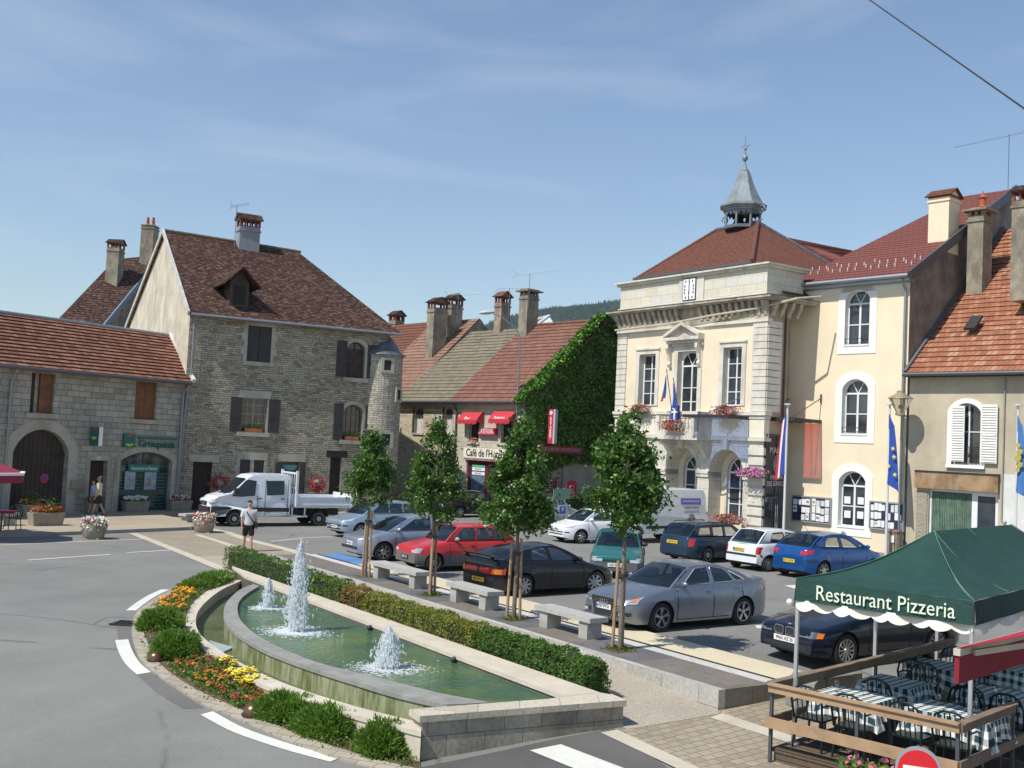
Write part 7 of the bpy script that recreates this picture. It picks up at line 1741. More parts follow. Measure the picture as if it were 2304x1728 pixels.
rchim(gr_, 1101, 1139, 660, 750, K, rf(KE-.28,11.75,RY), 'gable', pm('chim_tan', (.34,.26,.19), .3, 2, .9, .3, stain=(.13,.1,.08)), cm=T_cafe, k=.40, wy=.8)
rchim(kr, 1154, 1199, 667, 757, K, rf(KE-.28,RZ_,RY), 'slab', k=.42, wy=.95, xb=1165)
rchim(re_, 866, 899, 703, 735, K, rf(6.35,12.9,7.2), 'gable', k=.45, wy=.85)
def ant_px(px, yt, yb, depth, L, az, lab, n=12, tilt=0):
 a = at_depth(px, yb, depth); b = at_depth(px, yt, depth); antenna(a, b.z-a.z, L, az, lab, n, tilt)
ant_px(1029, 662, 712, 70, 2.3, 100, 'aerial right of the twin chimneys', 12, .05); ant_px(1143, 648, 735, 66, 2.2, 100, 'aerial between the tan chimney and the slab-capped chimney', 12, .04); ant_px(1190, 615, 670, 66, 2.6, 100, 'highest aerial above the slab-capped chimney', 14, .14)
bk = Fr((10, 96), 138); b = at_depth(1215, 728, 92)
zb2 = K.root('far_gabled_house', 'grey-white roof end seen behind the café ridge', 'house')
def Kp(px, py, y): u, z = K.loc(px, py, y); return (u, y, z)
roof(zb2, 'roof', Kp(1190,733,16), Kp(1203,736,16), Kp(1236,712,20), Kp(1200,722,20), T_terr, .34, .03)
mb = MB(); mb.poly([Kp(1203,736,16), Kp(1250,733,16.5), Kp(1236,712,20)]); a_ = Kp(1203,736,16); c_ = Kp(1236,712,20); mb.beam(a_, c_, .2, .3); mb.beam(Kp(1196,722,20), c_, .12, .3); mb.poly([Kp(1190,760,16),Kp(1250,760,16),Kp(1250,733,16.5),Kp(1190,733,16)]); mb.build('gable_wall', pm('pale_edge', (.5,.52,.55), .1), zb2)
lp = K.P - K.y*.35 + K.u*K.U(1164, 900, -.35); zt_ = K.Z(1166, 755, -.35); zb__ = K.Z(1163, 945, -.35)
lr = empty('street_lamp', (lp.x, lp.y, 0), K.rz, 'tall bent-arm street lamp fixed to the café front', 'street lamp')
ae = [(0,0,zb__),(0,0,zt_-.1),(-.1,-.25,zt_+.35),(-.5,-1.0,zt_+.95),(-.75,-1.45,zt_+1.1)]; MB().tube(ae, [.05,.045,.04,.035,.03], 8).build('lamp_post', M_zn, lr)
mb = MB(); mb.sphere((0,0,0), 1, 12, (.20,.48,.12)); o = mb.build('lamp_head', flat('lamp_grey', (.5,.5,.48), .4), lr); o.location = (-.95,-1.75,zt_+1.15); o.rotation_euler = (R(8), 0, R(-25))
mb = MB()
for z in (0, .75, 1.15): mb.beam((0,0,zb__+z),(.0,.35,zb__+z),.05,.05); mb.beam((0,0,zb__+z),(.45,.3,zb__+z),.04,.04)
mb.beam((.45,.3,zb__-.8),(.45,.3,zb__+1.15),.04,.04); mb.build('bracket', flat('bracket_brown', (.16,.12,.1), .6), lr)
# TOWN HALL
T = Fr((11.42, 49.4), 145); th = T.root('town_hall', 'cream classical town hall with balcony, quoins, clock attic and belfry on its hipped roof', 'town hall')
def tb(x0, x1, y0, y1, y=0): return T.box(1360+x0/2.963, 1360+x1/2.963, 680+y0/2.963, 680+y1/2.963, y)
uR = .26; uL = -10.12; CZ_ = 11.0
zs1 = T.Z(1550, 930); zs2 = T.Z(1550, 984)
W1 = tb(232,340,347,690); W2 = tb(487,622,327,715); W3 = tb(792,915,300,690); W2 = (W2[0], W2[1], zs1-.1, W2[3])
A2 = tb(410,627,975,1500); A3 = tb(697,925,980,1500); wA = A3[1]-A3[0]; A2 = (A2[0], A2[0]+wA, .3, A3[3]); A1 = (A2[0]-(A3[0]-A2[0]), A2[0]-(A3[0]-A2[0])+wA, .3, A3[3]); A3 = (A3[0], A3[1], .3, A3[3])
wall(th, [(uL,zs2),(uR,zs2),(uR,CZ_),(uL,CZ_)], [hole(W1), hole(W2), hole(W3)], P_peach, .35, rev=S_lite)
S_gr = stonemat('limestone_blocks', [(.66,.62,.54),(.74,.71,.63),(.70,.66,.57)], (.30,.27,.22), .85, .42, .010, .004, .3, .2, 1.0, (.4,.36,.3))
wall(th, [(uL,-.3),(uR,-.3),(uR,zs2-.01),(uL,zs2-.01)], [hole(A1, wA/2), hole(A2, wA/2), hole(A3, wA/2)], S_gr, .85, 'ground_floor_wall', -.03)
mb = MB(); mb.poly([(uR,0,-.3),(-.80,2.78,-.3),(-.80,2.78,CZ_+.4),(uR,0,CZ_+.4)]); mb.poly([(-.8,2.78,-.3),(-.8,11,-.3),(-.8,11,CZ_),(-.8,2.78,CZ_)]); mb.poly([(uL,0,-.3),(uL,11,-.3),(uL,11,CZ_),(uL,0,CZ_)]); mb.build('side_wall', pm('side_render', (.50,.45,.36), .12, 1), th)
for b in (A1, A2, A3):
 ib = (b[0]+.42, b[1]-.30, 1.15, b[3]-.35); ww = ib[1]-ib[0]
 wall(th, [(b[0]-.1,-.2),(b[1]+.1,-.2),(b[1]+.1,b[3]+.1),(b[0]-.1,b[3]+.1)], [hole(ib, ww/2)], P_peach, .15, 'recess_wall', .80, S_lite)
 ring(th, 'window_surround', hole(grow(ib, .13, .1), ww/2+.13), hole(ib, ww/2), .76, .82, S_lite)
 window(th, ib, M_fw_, ww/2, .9, 2, (.0,.33,.66), .07, .04, fan=(50,90,130))
 zsp = b[3]-wA/2
 ring(th, 'arch_mould', hole((b[0]-.20,b[1]+.20,zsp,b[3]+.20), wA/2+.2, 16), hole((b[0],b[1],zsp+.001,b[3]), wA/2, 16), -.07, .0, S_lite)
 mb = MB(); um = (b[0]+b[1])/2; mb.hexa([(um-.16,-.2,b[3]-.02),(um+.16,-.2,b[3]-.02),(um+.16,0,b[3]-.02),(um-.16,0,b[3]-.02),(um-.2,-.26,b[3]+.5),(um+.2,-.26,b[3]+.5),(um+.2,0,b[3]+.5),(um-.2,0,b[3]+.5)]); mb.build('keystone', S_lite, th)
zsp = A2[3]-wA/2
for (a, b_) in ((uL, A1[0]), (A1[1], A2[0]), (A2[1], A3[0]), (A3[1], uR)):
 if b_-a > .1: yq = .03 if b_ == uR else .82; mb = MB(); mb.box(a-.0, b_+.0, -.14, yq, zsp-.12, zsp); mb.box(a-.0, b_+.0, -.10, yq-.02, zsp-.28, zsp-.121); mb.build('impost', S_lite, th)
for nm, z, p, h in (('string_course', zs1, .16, .16), ('string_course', zs1-.17, .09, .12), ('lower_string_course', zs2, .16, .16)): bxo(th, nm, uL-.1, uR+p, -p, .3, z-h/2, z+h/2-.002, S_lite)
bxo(th, 'plinth_band', uL, uR+.02, -.045, .3, zs2+.09, zs1-.24, pm('plain_band', (.74,.68,.55), .05))
for (a, b_, side) in ((uL-.03, uL+.72, 0), (uR-.83, uR+.04, 1)):
 mb = MB(); n = 13
 for k in range(n):
  z0_ = lerp(zs1+.1, CZ_-.55, k/n); z1_ = lerp(zs1+.1, CZ_-.55, (k+1)/n)-.035; mb.box(a, b_, -.07, .0, z0_, z1_)
  if side: mb.box(uR-.45, uR+.07, .002, .9, z0_, z1_)
 mb.build('quoin_stones', S_lite, th)
mb = MB()
for k in range(10):
 z0_ = lerp(.1, zs2-.3, k/10); z1_ = lerp(.1, zs2-.3, (k+1)/10)-.06
 mb.hexa([(A3[1]+.28,-.04,z0_),(uR+.04,-.04,z0_),(uR+.04,0,z0_),(A3[1]+.28,0,z0_)] + [(A3[1]+.28,-.04,z1_),(uR+.04,-.04,z1_),(uR+.04,0,z1_),(A3[1]+.28,0,z1_)]); mb.box(A3[1]+.34, uR+.10, -.12, .03, z0_+.05, z1_-.03)
mb.build('rusticated_pier', S_lite, th)
for b, kind in ((W1, 0), (W3, 0), (W2, 1)):
 ring(th, 'window_surround', hole(grow(b, .26, 0)), hole(b), -.05, .0, S_lite); mb = MB(); o_ = grow(b, .30, 0); mb.box(o_[0], o_[1], -.11, 0, b[3]+.22, b[3]+.31); mb.build('window_cornice', S_lite, th) if not kind else None
 if kind: window(th, (b[0]+.0, b[1], b[2], b[3]), M_fw_, 0, .3, 2, (.0,.28,.56), .07, .04, fan=(62,118))
 else: window(th, b, M_fw_, 0, .3, 2, (.25,.5,.745), .07, .04)
b = W2; um = (b[0]+b[1])/2; rr = (b[1]-b[0])/2-.06; zc = b[3]-(b[1]-b[0])/2
for s in (-1, 1):
 pts = [(um+s*rr*math.cos(R(q*9)), zc+rr*math.sin(R(q*9))) for q in range(11)] + [(um, b[3]), (um+s*(rr+.06), b[3]), (um+s*(rr+.06), zc)]; panel(th, 'arch_spandrel', pts, .285, M_fw_)
pz = T.Z(1544, 762); pa_ = T.Z(1544, 733); pu0, pu1 = T.U(1505, 762), T.U(1585, 760); pm_ = (pu0+pu1)/2; mb = MB()
mb.box(pu0, pu1, -.42, 0, pz-.1, pz+.06); mb.box(pu0+.12, pu1-.12, -.28, 0, pz-.26, pz-.1); mb.box(b[0]-.35, b[1]+.35, -.14, 0, b[3]+.26, pz-.26)
for s in (-1, 1):
 e = pu0 if s < 0 else pu1; mb.hexa([(e,-.42,pz+.06),(e,0,pz+.06),(pm_,0,pa_),(pm_,-.42,pa_),(e,-.42,pz+.2),(e,0,pz+.2),(pm_,0,pa_+.16),(pm_,-.42,pa_+.16)])
mb.poly([(pu0,-.15,pz+.06),(pu1,-.15,pz+.06),(pm_,-.15,pa_)]); mb.build('pediment', S_lite, th)
for s in (-1, 1):
 e = (pu0+.22 if s < 0 else pu1-.22); mb = MB(); pr = [(-.34,0),(-.36,-.22),(-.22,-.5),(-.14,-.85),(-.2,-1.0),(-.12,-1.15),(0,-1.15),(0,0)]
 mb.prism([(e-.09, y, pz-.27+z) for y, z in pr], (.18,0,0)); mb.build('console', S_lite, th)
bu0, bu1 = T.U(1360+352/2.963, 940, -.9), T.U(1360+628/2.963, 940, -.9); fy = -1.0; bt = zs1+.02; bb = zs2-.02
bal = empty('balcony', (0,0,0)); bal.parent = th
mb = MB(); mb.box(bu0-.08, bu1+.12, fy-.08, -.0, bb-.12, bb+.10); mb.box(bu0-.02, bu1+.05, fy-.02, -.0, bb+.10, bb+.28); mb.build('balcony_slab', S_lite, bal)
mb = MB(); mb.box(bu0-.04, bu1+.06, fy-.05, fy+.17, bt-.12, bt+.03); mb.box(bu1-.16, bu1+.06, fy, 0, bt-.12, bt+.03); mb.box(bu0-.04, bu0+.16, fy, 0, bt-.12, bt+.03)
mb.box(bu0, bu0+.26, fy, fy+.14, bb+.28, bt-.12); mb.box(bu1-.32, bu1, fy, fy+.14, bb+.28, bt-.12); mb.box(bu1-.14, bu1, fy, 0, bb+.28, bt-.12); mb.build('balcony_rail', S_lite, bal)
hB = bt-.12-(bb+.28)
for k in range(9):
 u = lerp(bu0+.36, bu1-.42, k/8); mb = MB(); mb.lathe([(.07,0),(.07,.06),(.04,.08),(.085,.25*hB+.05),(.08,.4*hB),(.035,.72*hB),(.05,.86*hB),(.065,.93*hB),(.065,hB)], (u, fy+.07, bb+.28), 10); mb.build('baluster', S_lite, bal)
for u in (bu0+.25, bu1-.25):
 mb = MB(); pr = [(0,0),(fy+.15,0),(fy+.12,-.12),(fy+.45,-.28),(-.25,-.62),(-.12,-.85),(0,-.85)]; mb.prism([(u-.15, y, bb-.12+z) for y, z in pr], (.3,0,0)); mb.build('balcony_bracket', S_lite, bal)
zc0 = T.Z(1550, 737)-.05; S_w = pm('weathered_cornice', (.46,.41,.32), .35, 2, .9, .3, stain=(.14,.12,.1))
bxo(th, 'architrave', uL-.06, uR+.1, -.12, .2, CZ_-.62, CZ_-.48, S_lite); mb = MB(); n = 26
mb.box(uL-.02, uR+.02, -.04, 0, CZ_-.48, CZ_+.4)
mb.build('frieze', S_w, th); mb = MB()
us = [lerp(uL+.1, uR-.1, k/(n-1)) for k in range(n)]
for u in us:
 if T.U(1530,700) < u < T.U(1578,700): continue
 pr = [(0,.12),(-.08,.14),(-.12,.3),(-.30,.58),(-.36,.8),(0,.8)]; mb.prism([(u-.10, y, CZ_-.46+z) for y, z in pr], (.20,0,0))
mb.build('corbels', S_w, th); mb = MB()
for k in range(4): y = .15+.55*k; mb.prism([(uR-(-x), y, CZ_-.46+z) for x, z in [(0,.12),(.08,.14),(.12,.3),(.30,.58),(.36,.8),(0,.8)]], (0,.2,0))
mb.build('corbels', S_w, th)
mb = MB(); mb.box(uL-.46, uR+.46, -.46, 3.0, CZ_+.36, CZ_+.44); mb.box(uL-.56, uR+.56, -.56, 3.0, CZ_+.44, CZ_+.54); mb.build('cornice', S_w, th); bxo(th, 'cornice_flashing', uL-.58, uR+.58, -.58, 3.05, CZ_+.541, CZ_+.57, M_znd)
az0_, az1_ = CZ_+.57, T.Z(1727, 598)-.08; S_att = stonemat('attic_blocks', [(.70,.65,.52),(.78,.73,.60),(.70,.70,.66)], (.38,.34,.26), .8, .42, .010, .004, .3, .2, 1.0, (.4,.36,.3))
mb = MB(); mb.box(uL+.1, uR-.05, -.1, 2.4, az0_+.12, az1_); mb.build('attic', S_att, th); bxo(th, 'attic_base', uL+.02, uR+.05, -.2, 2.5, az0_, az0_+.12, S_lite)
mb = MB(); mb.box(uL-.05, uR+.12, -.25, 2.5, az1_, az1_+.12); mb.box(uL-.16, uR+.24, -.36, 2.6, az1_+.12, az1_+.2); mb.build('attic_cornice', S_lite, th)
cb_ = T.box(1538,1564,628,674,-.2); uc = (cb_[0]+cb_[1])/2; zc = (cb_[2]+cb_[3])/2; hw_ = (cb_[1]-cb_[0])/2; hh_ = (cb_[3]-cb_[2])/2
bxo(th, 'clock_panel', uc-.75, uc+.95, -.17, -.1, az0_+.12, az1_+.02, S_lite); ck = empty('clock', (uc, -.2, zc)); ck.parent = th
for s in (-1, 1):
 mb = MB(); mb.box(min(s*.03, s*hw_), max(s*.03, s*hw_), -.02, .03, -hh_, hh_); mb.build('clock_face', flat('clock_white', (.85,.85,.85), .4), ck)
mb = MB(); mb.box(-hw_-.05, hw_+.05, .0, .04, -hh_-.05, hh_+.05)
for k in range(12): a = R(30*k); q = min(hw_*.72/max(.01, abs(math.sin(a))), hh_*.78/max(.01, abs(math.cos(a)))); mb.box(math.sin(a)*q-.035, math.sin(a)*q+.035, -.03, -.02, math.cos(a)*q-.06, math.cos(a)*q+.06)
mb.beam((0,-.035,0),(0,-.035,hh_*.6),.03,.01,(0,1,0)); mb.beam((0,-.035,0),(-.02,-.035,-hh_*.5),.03,.01,(0,1,0)); mb.build('clock_hands_and_marks', M_trim, ck)
zr0 = T.Z(1690, 588, .9); rY = 5.2; zr1 = T.Z(1705, 502, rY); ru1 = T.U(1705, 502, rY); ru0 = T.U(1612, 519, rY)
eL = T.U(1432, 626, .9); eR = T.U(1692, 588, .9); sl_ = (zr1-zr0)/max(.1, (eR-ru1))
zlow = 11.75; uE = eR + (zr0-zlow)/sl_*1.0
roof(th, 'roof', (eL,.9,zr0), (eR,.9,zr0), (ru1,rY,zr1), (ru0,rY,zr1), T_fine, .16, .02)
roof(th, 'roof_right', (uE,.9,zlow), (uE,11.2,zlow), (ru1,rY+.6,zr1), (ru1,rY,zr1), T_fine, .16, .02) if False else None
mb = MB(); q = [(eR,.9,zr0),(uE,.9,zlow),(uE,11.5,zlow),(ru1,rY+.02,zr1)]; Aq = Vector(q[1]); e_ = Vector((0,1,0)); up_ = (Vector((ru1,0,zr1))-Vector((uE,0,zlow))).normalized()
mb.poly(q, [((Vector(p)-Aq).dot(e_), (Vector(p)-Aq).dot(up_)) for p in q]); mb.build('roof_right_slope', T_fine, th)
roof(th, 'roof_left_slope', (eL,11,zr0-1.0), (eL,.9,zr0), (ru0,rY,zr1), (ru0,rY+.02,zr1), T_fine, .16, .02); roof(th, 'roof_back', (uE,11.5,zlow), (eL,11,zlow), (ru0,rY+.03,zr1), (ru1,rY+.03,zr1), T_fine, .3, .02)
mb = MB(); mb.box(eL-.1, eR+.1, .72, .9, zr0-.12, zr0+.0); mb.box(eL, eR, .9, 1.3, az1_, zr0-.05); mb.build('roof_gutter', M_znd, th)
ridge(th, [(eR,.9,zr0+.03),(ru1,rY,zr1+.05)], pm('hip_lead', (.16,.06,.045), .2), .12, 'hip_tiles'); ridge(th, [(uE,11.5,zlow),(ru1,rY,zr1+.05)], M_lead, .10, 'hip_flashing'); ridge(th, [(eL,.9,zr0),(ru0,rY,zr1+.05)], T_fine, .08, 'hip_tiles'); ridge(th, [(ru0,rY,zr1+.05),(ru1,rY,zr1+.05)], M_lead, .12, 'ridge_flashing')
bu, bz = T.loc(1671, 506, rY); zo = T.Z(1669, 466, rY); zcone = T.Z(1674, 368, rY); ztop = T.Z(1674, 305, rY); bf = empty('belfry', (bu, rY, 0)); bf.parent = th; M_bf = pm('belfry_zinc', (.24,.27,.29), .2, 2, .5, .15, metal=.3)
Ro = (T.U(1710,460,rY)-T.U(1629,464,rY))/2*.97; h0 = zr1-.12
def octp(r, z, a0=22.5): return [(r*math.cos(R(a0+45*k)), r*math.sin(R(a0+45*k)), z) for k in range(8)]
def octl(mb, prof, a0=22.5):
 rg = [octp(r, z, a0) for r, z in prof]
 for a, b_ in zip(rg, rg[1:]):
  for k in range(8): mb.poly([a[k], a[(k+1)%8], b_[(k+1)%8], b_[k]])
 mb.poly(rg[0][::-1]); mb.poly(rg[-1])
Hc = zcone-zo; mb = MB(); octl(mb, [(Ro*1.0,zo),(Ro*.86,zo+.12),(Ro*.62,zo+.28*Hc),(Ro*.42,zo+.52*Hc),(Ro*.25,zo+.78*Hc),(Ro*.2,zo+.8*Hc),(Ro*.2,zo+.83*Hc),(Ro*.13,zo+.86*Hc),(.05,zcone)])
mb.build('belfry_spire', M_bf, bf)
mb = MB(); octl(mb, [(Ro*.86,zo-.30),(Ro*.86,zo-.22),(Ro*.92,zo-.20),(Ro*.92,zo-.12),(Ro*1.04,zo-.09),(Ro*1.04,zo-.0)]); mb.build('belfry_cornice', M_bf, bf)
mb = MB(); r_ = Ro*.82
for k in range(8):
 a = octp(r_, 0)[k]; b_ = octp(r_, 0)[(k+1)%8]; a = Vector(a); b_ = Vector(b_); pts = []
 for i in range(3):
  pts += [(i/3, 0), ((i+.5)/3, -.17)]
 pts += [(1,0),(1,.12),(0,.12)]
 mb.tess([pts], lambda s, z: tuple(a.lerp(b_, s) + Vector((0,0,zo-.40+z))))
mb.build('scalloped_valance', M_lead, bf)
for k in range(8):
 p = octp(Ro*.76, 0)[k]; mb = MB(); mb.tube([(p[0],p[1],h0),(p[0],p[1],zo-.4)], .055, 8); mb.build('belfry_post', M_bf, bf)
for s in (1,-1):
 mb = MB(); mb.tube([(s*(Ro*.78+.30+.26*math.cos(t)*(1-t/9)*s*s), 0, h0+.55+.28*math.sin(t)*(1-t/9)+.25*(1 if s > 0 else 0)) for t in [j*.45 for j in range(19)]], .035, 6); mb.tube([(s*Ro*.78,0,h0+.15),(s*(Ro*.78+.4),0,h0+.3)], .035, 6); mb.build('scroll_bracket', M_bf, bf)
for k, (x, y, sz) in enumerate(((-.28,0,.36),(.35,.1,.28))): mb = MB(); mb.lathe([(.02,sz*1.5),(sz*.5,sz*1.4),(sz*.6,sz*.8),(sz*.8,sz*.25),(sz,0)], (x,y,h0+.25), 16); mb.build('bell', flat('bell_bronze', (.03,.03,.028), .5, .6), bf)
mb = MB(); octl(mb, [(Ro*.8,h0-.1),(Ro*.8,h0+.06)]); mb.build('belfry_floor', M_lead, bf)
mb = MB(); mb.lathe([(.05,0),(.05,.15),(.14,.2),(.17,.32),(.12,.44),(.05,.5),(.04,.75),(.09,.8),(.04,.86),(.02,1.0)], (0,0,zcone-.02), 12); mb.tube([(0,0,zcone+.9),(0,0,ztop)], .018, 6); zx = T.Z(1674,330,rY)
mb.beam((-.38,0,zx),(.38,0,zx),.03,.03); mb.tube([(.14*math.cos(t),0,zx+.14*math.sin(t)) for t in [j*.52 for j in range(13)]], .012, 5); mb.build('finial_cross', M_bf, bf)
b = T.box(1391,1400,946,956); bxo(th, 'street_plaque', b[0], b[1]+.1, -.06, -.04, b[2]-.1, b[3], flat('plaque_navy', (.03,.04,.12), .4))
pipe(th, [(uR-.3,1.6,11.2),(-.42,2.0,10.6),(-.42,2.0,5.8)], flat('red_brown_pipe', (.16,.05,.05), .5), .05); mb = MB()
mb.tube([(uL,-.3,10.55),(uL+4,-.33,10.62),(uL+7,-.3,10.85),(uR-.5,-.2,11.0),(uR+1.2,.5,11.4),(uR+1.5,1.8,11.6)], .05, 6); mb.build('cable_bundle', pm('cable_cream', (.5,.45,.35), .1), th)
hg = 'flower boxes on the town hall'
fc = [(.6,.03,.02),(.6,.05,.03),(.35,.15,.4)]
hanging(hg, T, 1441, 920, -.35, fc, .62, .28, 520, 'red and purple flower box below the left town hall window', .2, cat='flower box', name='window_flower_box', lm=L_mid)
hanging(hg, T, 1632, 923, -.4, fc, .66, .3, 650, 'red and purple flower box below the right town hall window', .28, cat='flower box', name='window_flower_box', lm=L_mid)
hanging(hg, T, 1513, 955, -1.25, fc, .7, .25, 700, 'red and purple flower box hanging on the balcony balustrade', .3, cat='flower box', name='window_flower_box', lm=L_mid)
hanging(hg, T, 1641, 1168, -.35, fc, .8, .35, 800, 'flower box with red geraniums under the right ground-floor arch', .25, cat='flower box', name='window_flower_box', lm=L_mid)
hanging(hg, T, 1694, 1063, -.45, [(.60,.10,.42),(.70,.25,.55),(.55,.08,.35)], .72, .35, 520, 'pink and white petunia basket on the town hall pier', .22, cat='flower box', name='window_flower_box', lm=L_mid)
def flag(name, root, base, top, cols, w_, h_, side=1, stars=False, mats=None, wav=.07):
 mb = MB(); n = 10; m_ = 12; base = Vector(base)
 for i in range(m_+1):
  for j in range(n+1):
   t = j/n; v = i/m_; x = side*w_*t*(.28+.5*v)*(1-.25*v*t); y = wav*math.sin(t*7+v*3)*(.3+v*.7); z = -h_*v-(.55*w_*t*(1.0-.3*v)); mb.P(base+Vector((x, y, z)))
 for i in range(m_):
  for j in range(n): mb.m = min(len(cols)-1, int(j/n*len(cols))) if len(cols) > 1 else 0; mb.smooth = True; a = i*(n+1)+j; mb.F((a, a+1, a+n+2, a+n+1))
 return mb.build(name, cols, root)
FB = pm('flag_blue', (.03,.06,.28), .1, 4, .8); FW_ = pm('flag_white', (.72,.72,.74), .05, 4, .8); FR_ = pm('flag_red', (.50,.03,.04), .1, 4, .8); FE = pm('flag_eu_blue', (.02,.07,.33), .1, 4, .8); FY = flat('flag_yellow', (.75,.62,.05), .7); FC = pm('county_blue', (.06,.18,.42), .1, 4, .8)
for (px, py, c, lb) in ((1506, 843, [FB, FW_, FR_], 'small tricolour flag leaning out over the balcony'), (1521, 862, [FE], 'small blue flag beside the tricolour on the balcony')):
 u, z = T.loc(px, py, -1.3); u2, z2 = T.loc(px+8, 940, -.95); r_ = empty('balcony_flag', (0,0,0), 0, lb, 'flag', 'balcony flags'); p = T.P+T.u*u+T.y*(-1.5); q = T.P+T.u*(u2)+T.y*(-.95)
 MB().tube([(q.x,q.y,zs1-.3),(p.x,p.y,z+.25)], .022, 6).build('flag_pole', M_bark, r_)
 f = flag('flag_cloth', r_, (0,0,0), 0, c, .5, 1.15, -1 if len(c) > 1 else 1); f.location = (p.x, p.y, z); f.rotation_euler = (0,0,T.rz)
u, z = T.loc(1516, 929, -1.2); p = T.P+T.u*u+T.y*(-1.15); r_ = empty('cross_shield', (p.x,p.y,z), T.rz, 'white double-barred cross emblem fixed to the balcony rail', 'emblem'); mb = MB(); mb.box(-.05,.05,-.02,.02,-.35,.35); mb.box(-.22,.22,-.021,.021,.0,.09); mb.box(-.14,.14,-.022,.022,.18,.26); mb.build('cross', FW_, r_); MB().box(-.3,.3,.022,.04,-.38,.36).build('shield', FB, r_)
# metal-roofed wing behind the town hall
zm = T.root('rear_wing', 'building with ribbed red roof visible between the town hall roof and the cream house', 'building')
def Tp(px, py, y): u, z = T.loc(px, py, y); return (u, y, z)
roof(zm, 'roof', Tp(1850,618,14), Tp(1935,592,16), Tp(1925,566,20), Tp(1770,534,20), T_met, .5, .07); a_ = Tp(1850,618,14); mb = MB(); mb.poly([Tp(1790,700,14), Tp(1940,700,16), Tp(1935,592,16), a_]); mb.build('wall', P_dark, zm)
# I  cream three-storey building
I = Fr((17.2, 47.0), 139); ir = I.root('cream_building', 'cream three-storey building with white arched windows and new red roof beside the town hall', 'building')
IE = 12.5; iL = -6.08; M_surr = pm('white_surround', (.80,.79,.75), .04, 2, .8)
i1 = I.box(1902,1957,652,776); i2 = I.box(1895,1952.5,853,977); i3 = I.box(1887,1946.5,1060,1186)
wall(ir, [(iL,-.3),(.02,-.3),(.02,IE),(iL,IE)], [hole(i1,.42), hole(i2,.42), hole(i3,.42)], P_cream, .3, rev=M_surr)
for b in (i1, i2, i3):
 g = grow(b, .36, .40); ring(ir, 'window_surround', hole(g, .55), hole(b, .42), -.03, .0, M_surr); window(ir, b, M_fw_, .42, .24, 2, (.5,), .07, .05, fan=(62,118)); bxo(ir, 'sill', b[0]-.02, b[1]+.02, -.06, .24, b[2]-.05, b[2]+.02, M_surr)
 if b is not i3:
  mb = MB()
  for z in (.12,.30): mb.tube([(b[0],.05,b[2]+z),(b[1],.05,b[2]+z)], .014, 5)
  for u in (b[0]+.02, (b[0]+b[1])/2, b[1]-.02): mb.tube([(u,.05,b[2]),(u,.05,b[2]+.34)], .012, 5)
  mb.build('window_guard', M_trim, ir)
papers = [pm('paper_white', (.75,.75,.73), .04, 3), pm('paper_grey', (.60,.62,.64), .1, 6)]
for (x, y) in ((1907,1125),(1937,1127),(1907,1157),(1936,1159)):
 b = I.box(x-7, x+7, y-8, y+8, .22); bxo(ir, 'window_notice', b[0], b[1], .20, .215, b[2], b[3], papers[0])
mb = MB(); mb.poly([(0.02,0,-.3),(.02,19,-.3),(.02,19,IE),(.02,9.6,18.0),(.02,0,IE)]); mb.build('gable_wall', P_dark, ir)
mb = MB(); mb.poly([(iL,0,-.3),(iL,19,-.3),(iL,19,IE),(iL,0,IE)]); mb.build('side_wall', P_cream, ir)
roof(ir, 'roof', (iL-.25,-.45,IE-.12), (.22,-.45,IE-.12), (.22,9.6,18.1), (-2.4,9.6,18.1), T_met, .36, .02)
roof(ir, 'roof_side', (iL-.25,19.4,IE-.12), (iL-.25,-.45,IE-.12), (-2.4,9.6,18.1), (-2.4,9.62,18.1), T_met, .36, .02)
gutter(ir, (iL-.3,-.52,IE-.14), (.2,-.52,IE-.14), M_zn, .09); bxo(ir, 'eaves_board', iL-.25, .2, -.42, 0, IE-.36, IE-.22, M_zn); bxo(ir, 'eaves_frieze', iL, 0, -.03, 0, IE-.6, IE-.37, M_surr)
mb = MB(); mb.beam((.27,-.5,IE-.18), (.27,9.6,18.08), .12, .42); mb.build('verge', M_znd, ir)
for k in range(15):
 for j in (0,1): u = lerp(iL+.2, -.3, k/14)+(.12 if j else 0); y = .7+.55*j + (.25 if k % 5 == 3 else 0); z = IE-.12+(y+.45)*.56; bxo(ir, 'snow_guard', u-.03, u+.03, y-.06, y+.02, z, z+.17, flat('pinkish_metal', (.55,.42,.42), .5, .3))
pipe(ir, [(-.12,-.5,12.2),(-.12,-.12,11.8),(-.12,-.12,.3)], M_zn, .06)
irf = lambda u, y: IE-.12+(y+.45)*.56
yk = min([k*.02 for k in range(600)], key=lambda y: abs(I.U(2133,560,y)-.04)); uk = I.U(2087,560,yk); chimney(ir, (uk+.04)/2, yk+.5, irf(0,yk)-.5, I.Z(2110,432,yk)+.12, .04-uk, 1.0, P_cream, 'plain', T_fine)
c_, u_, y_, z_ = rchim(ir, 2270, 2335, 418, 545, I, irf, 'gable', C_st, wy=1.2, cm=T_old, k=.8, drop=2.5, xb=2290)
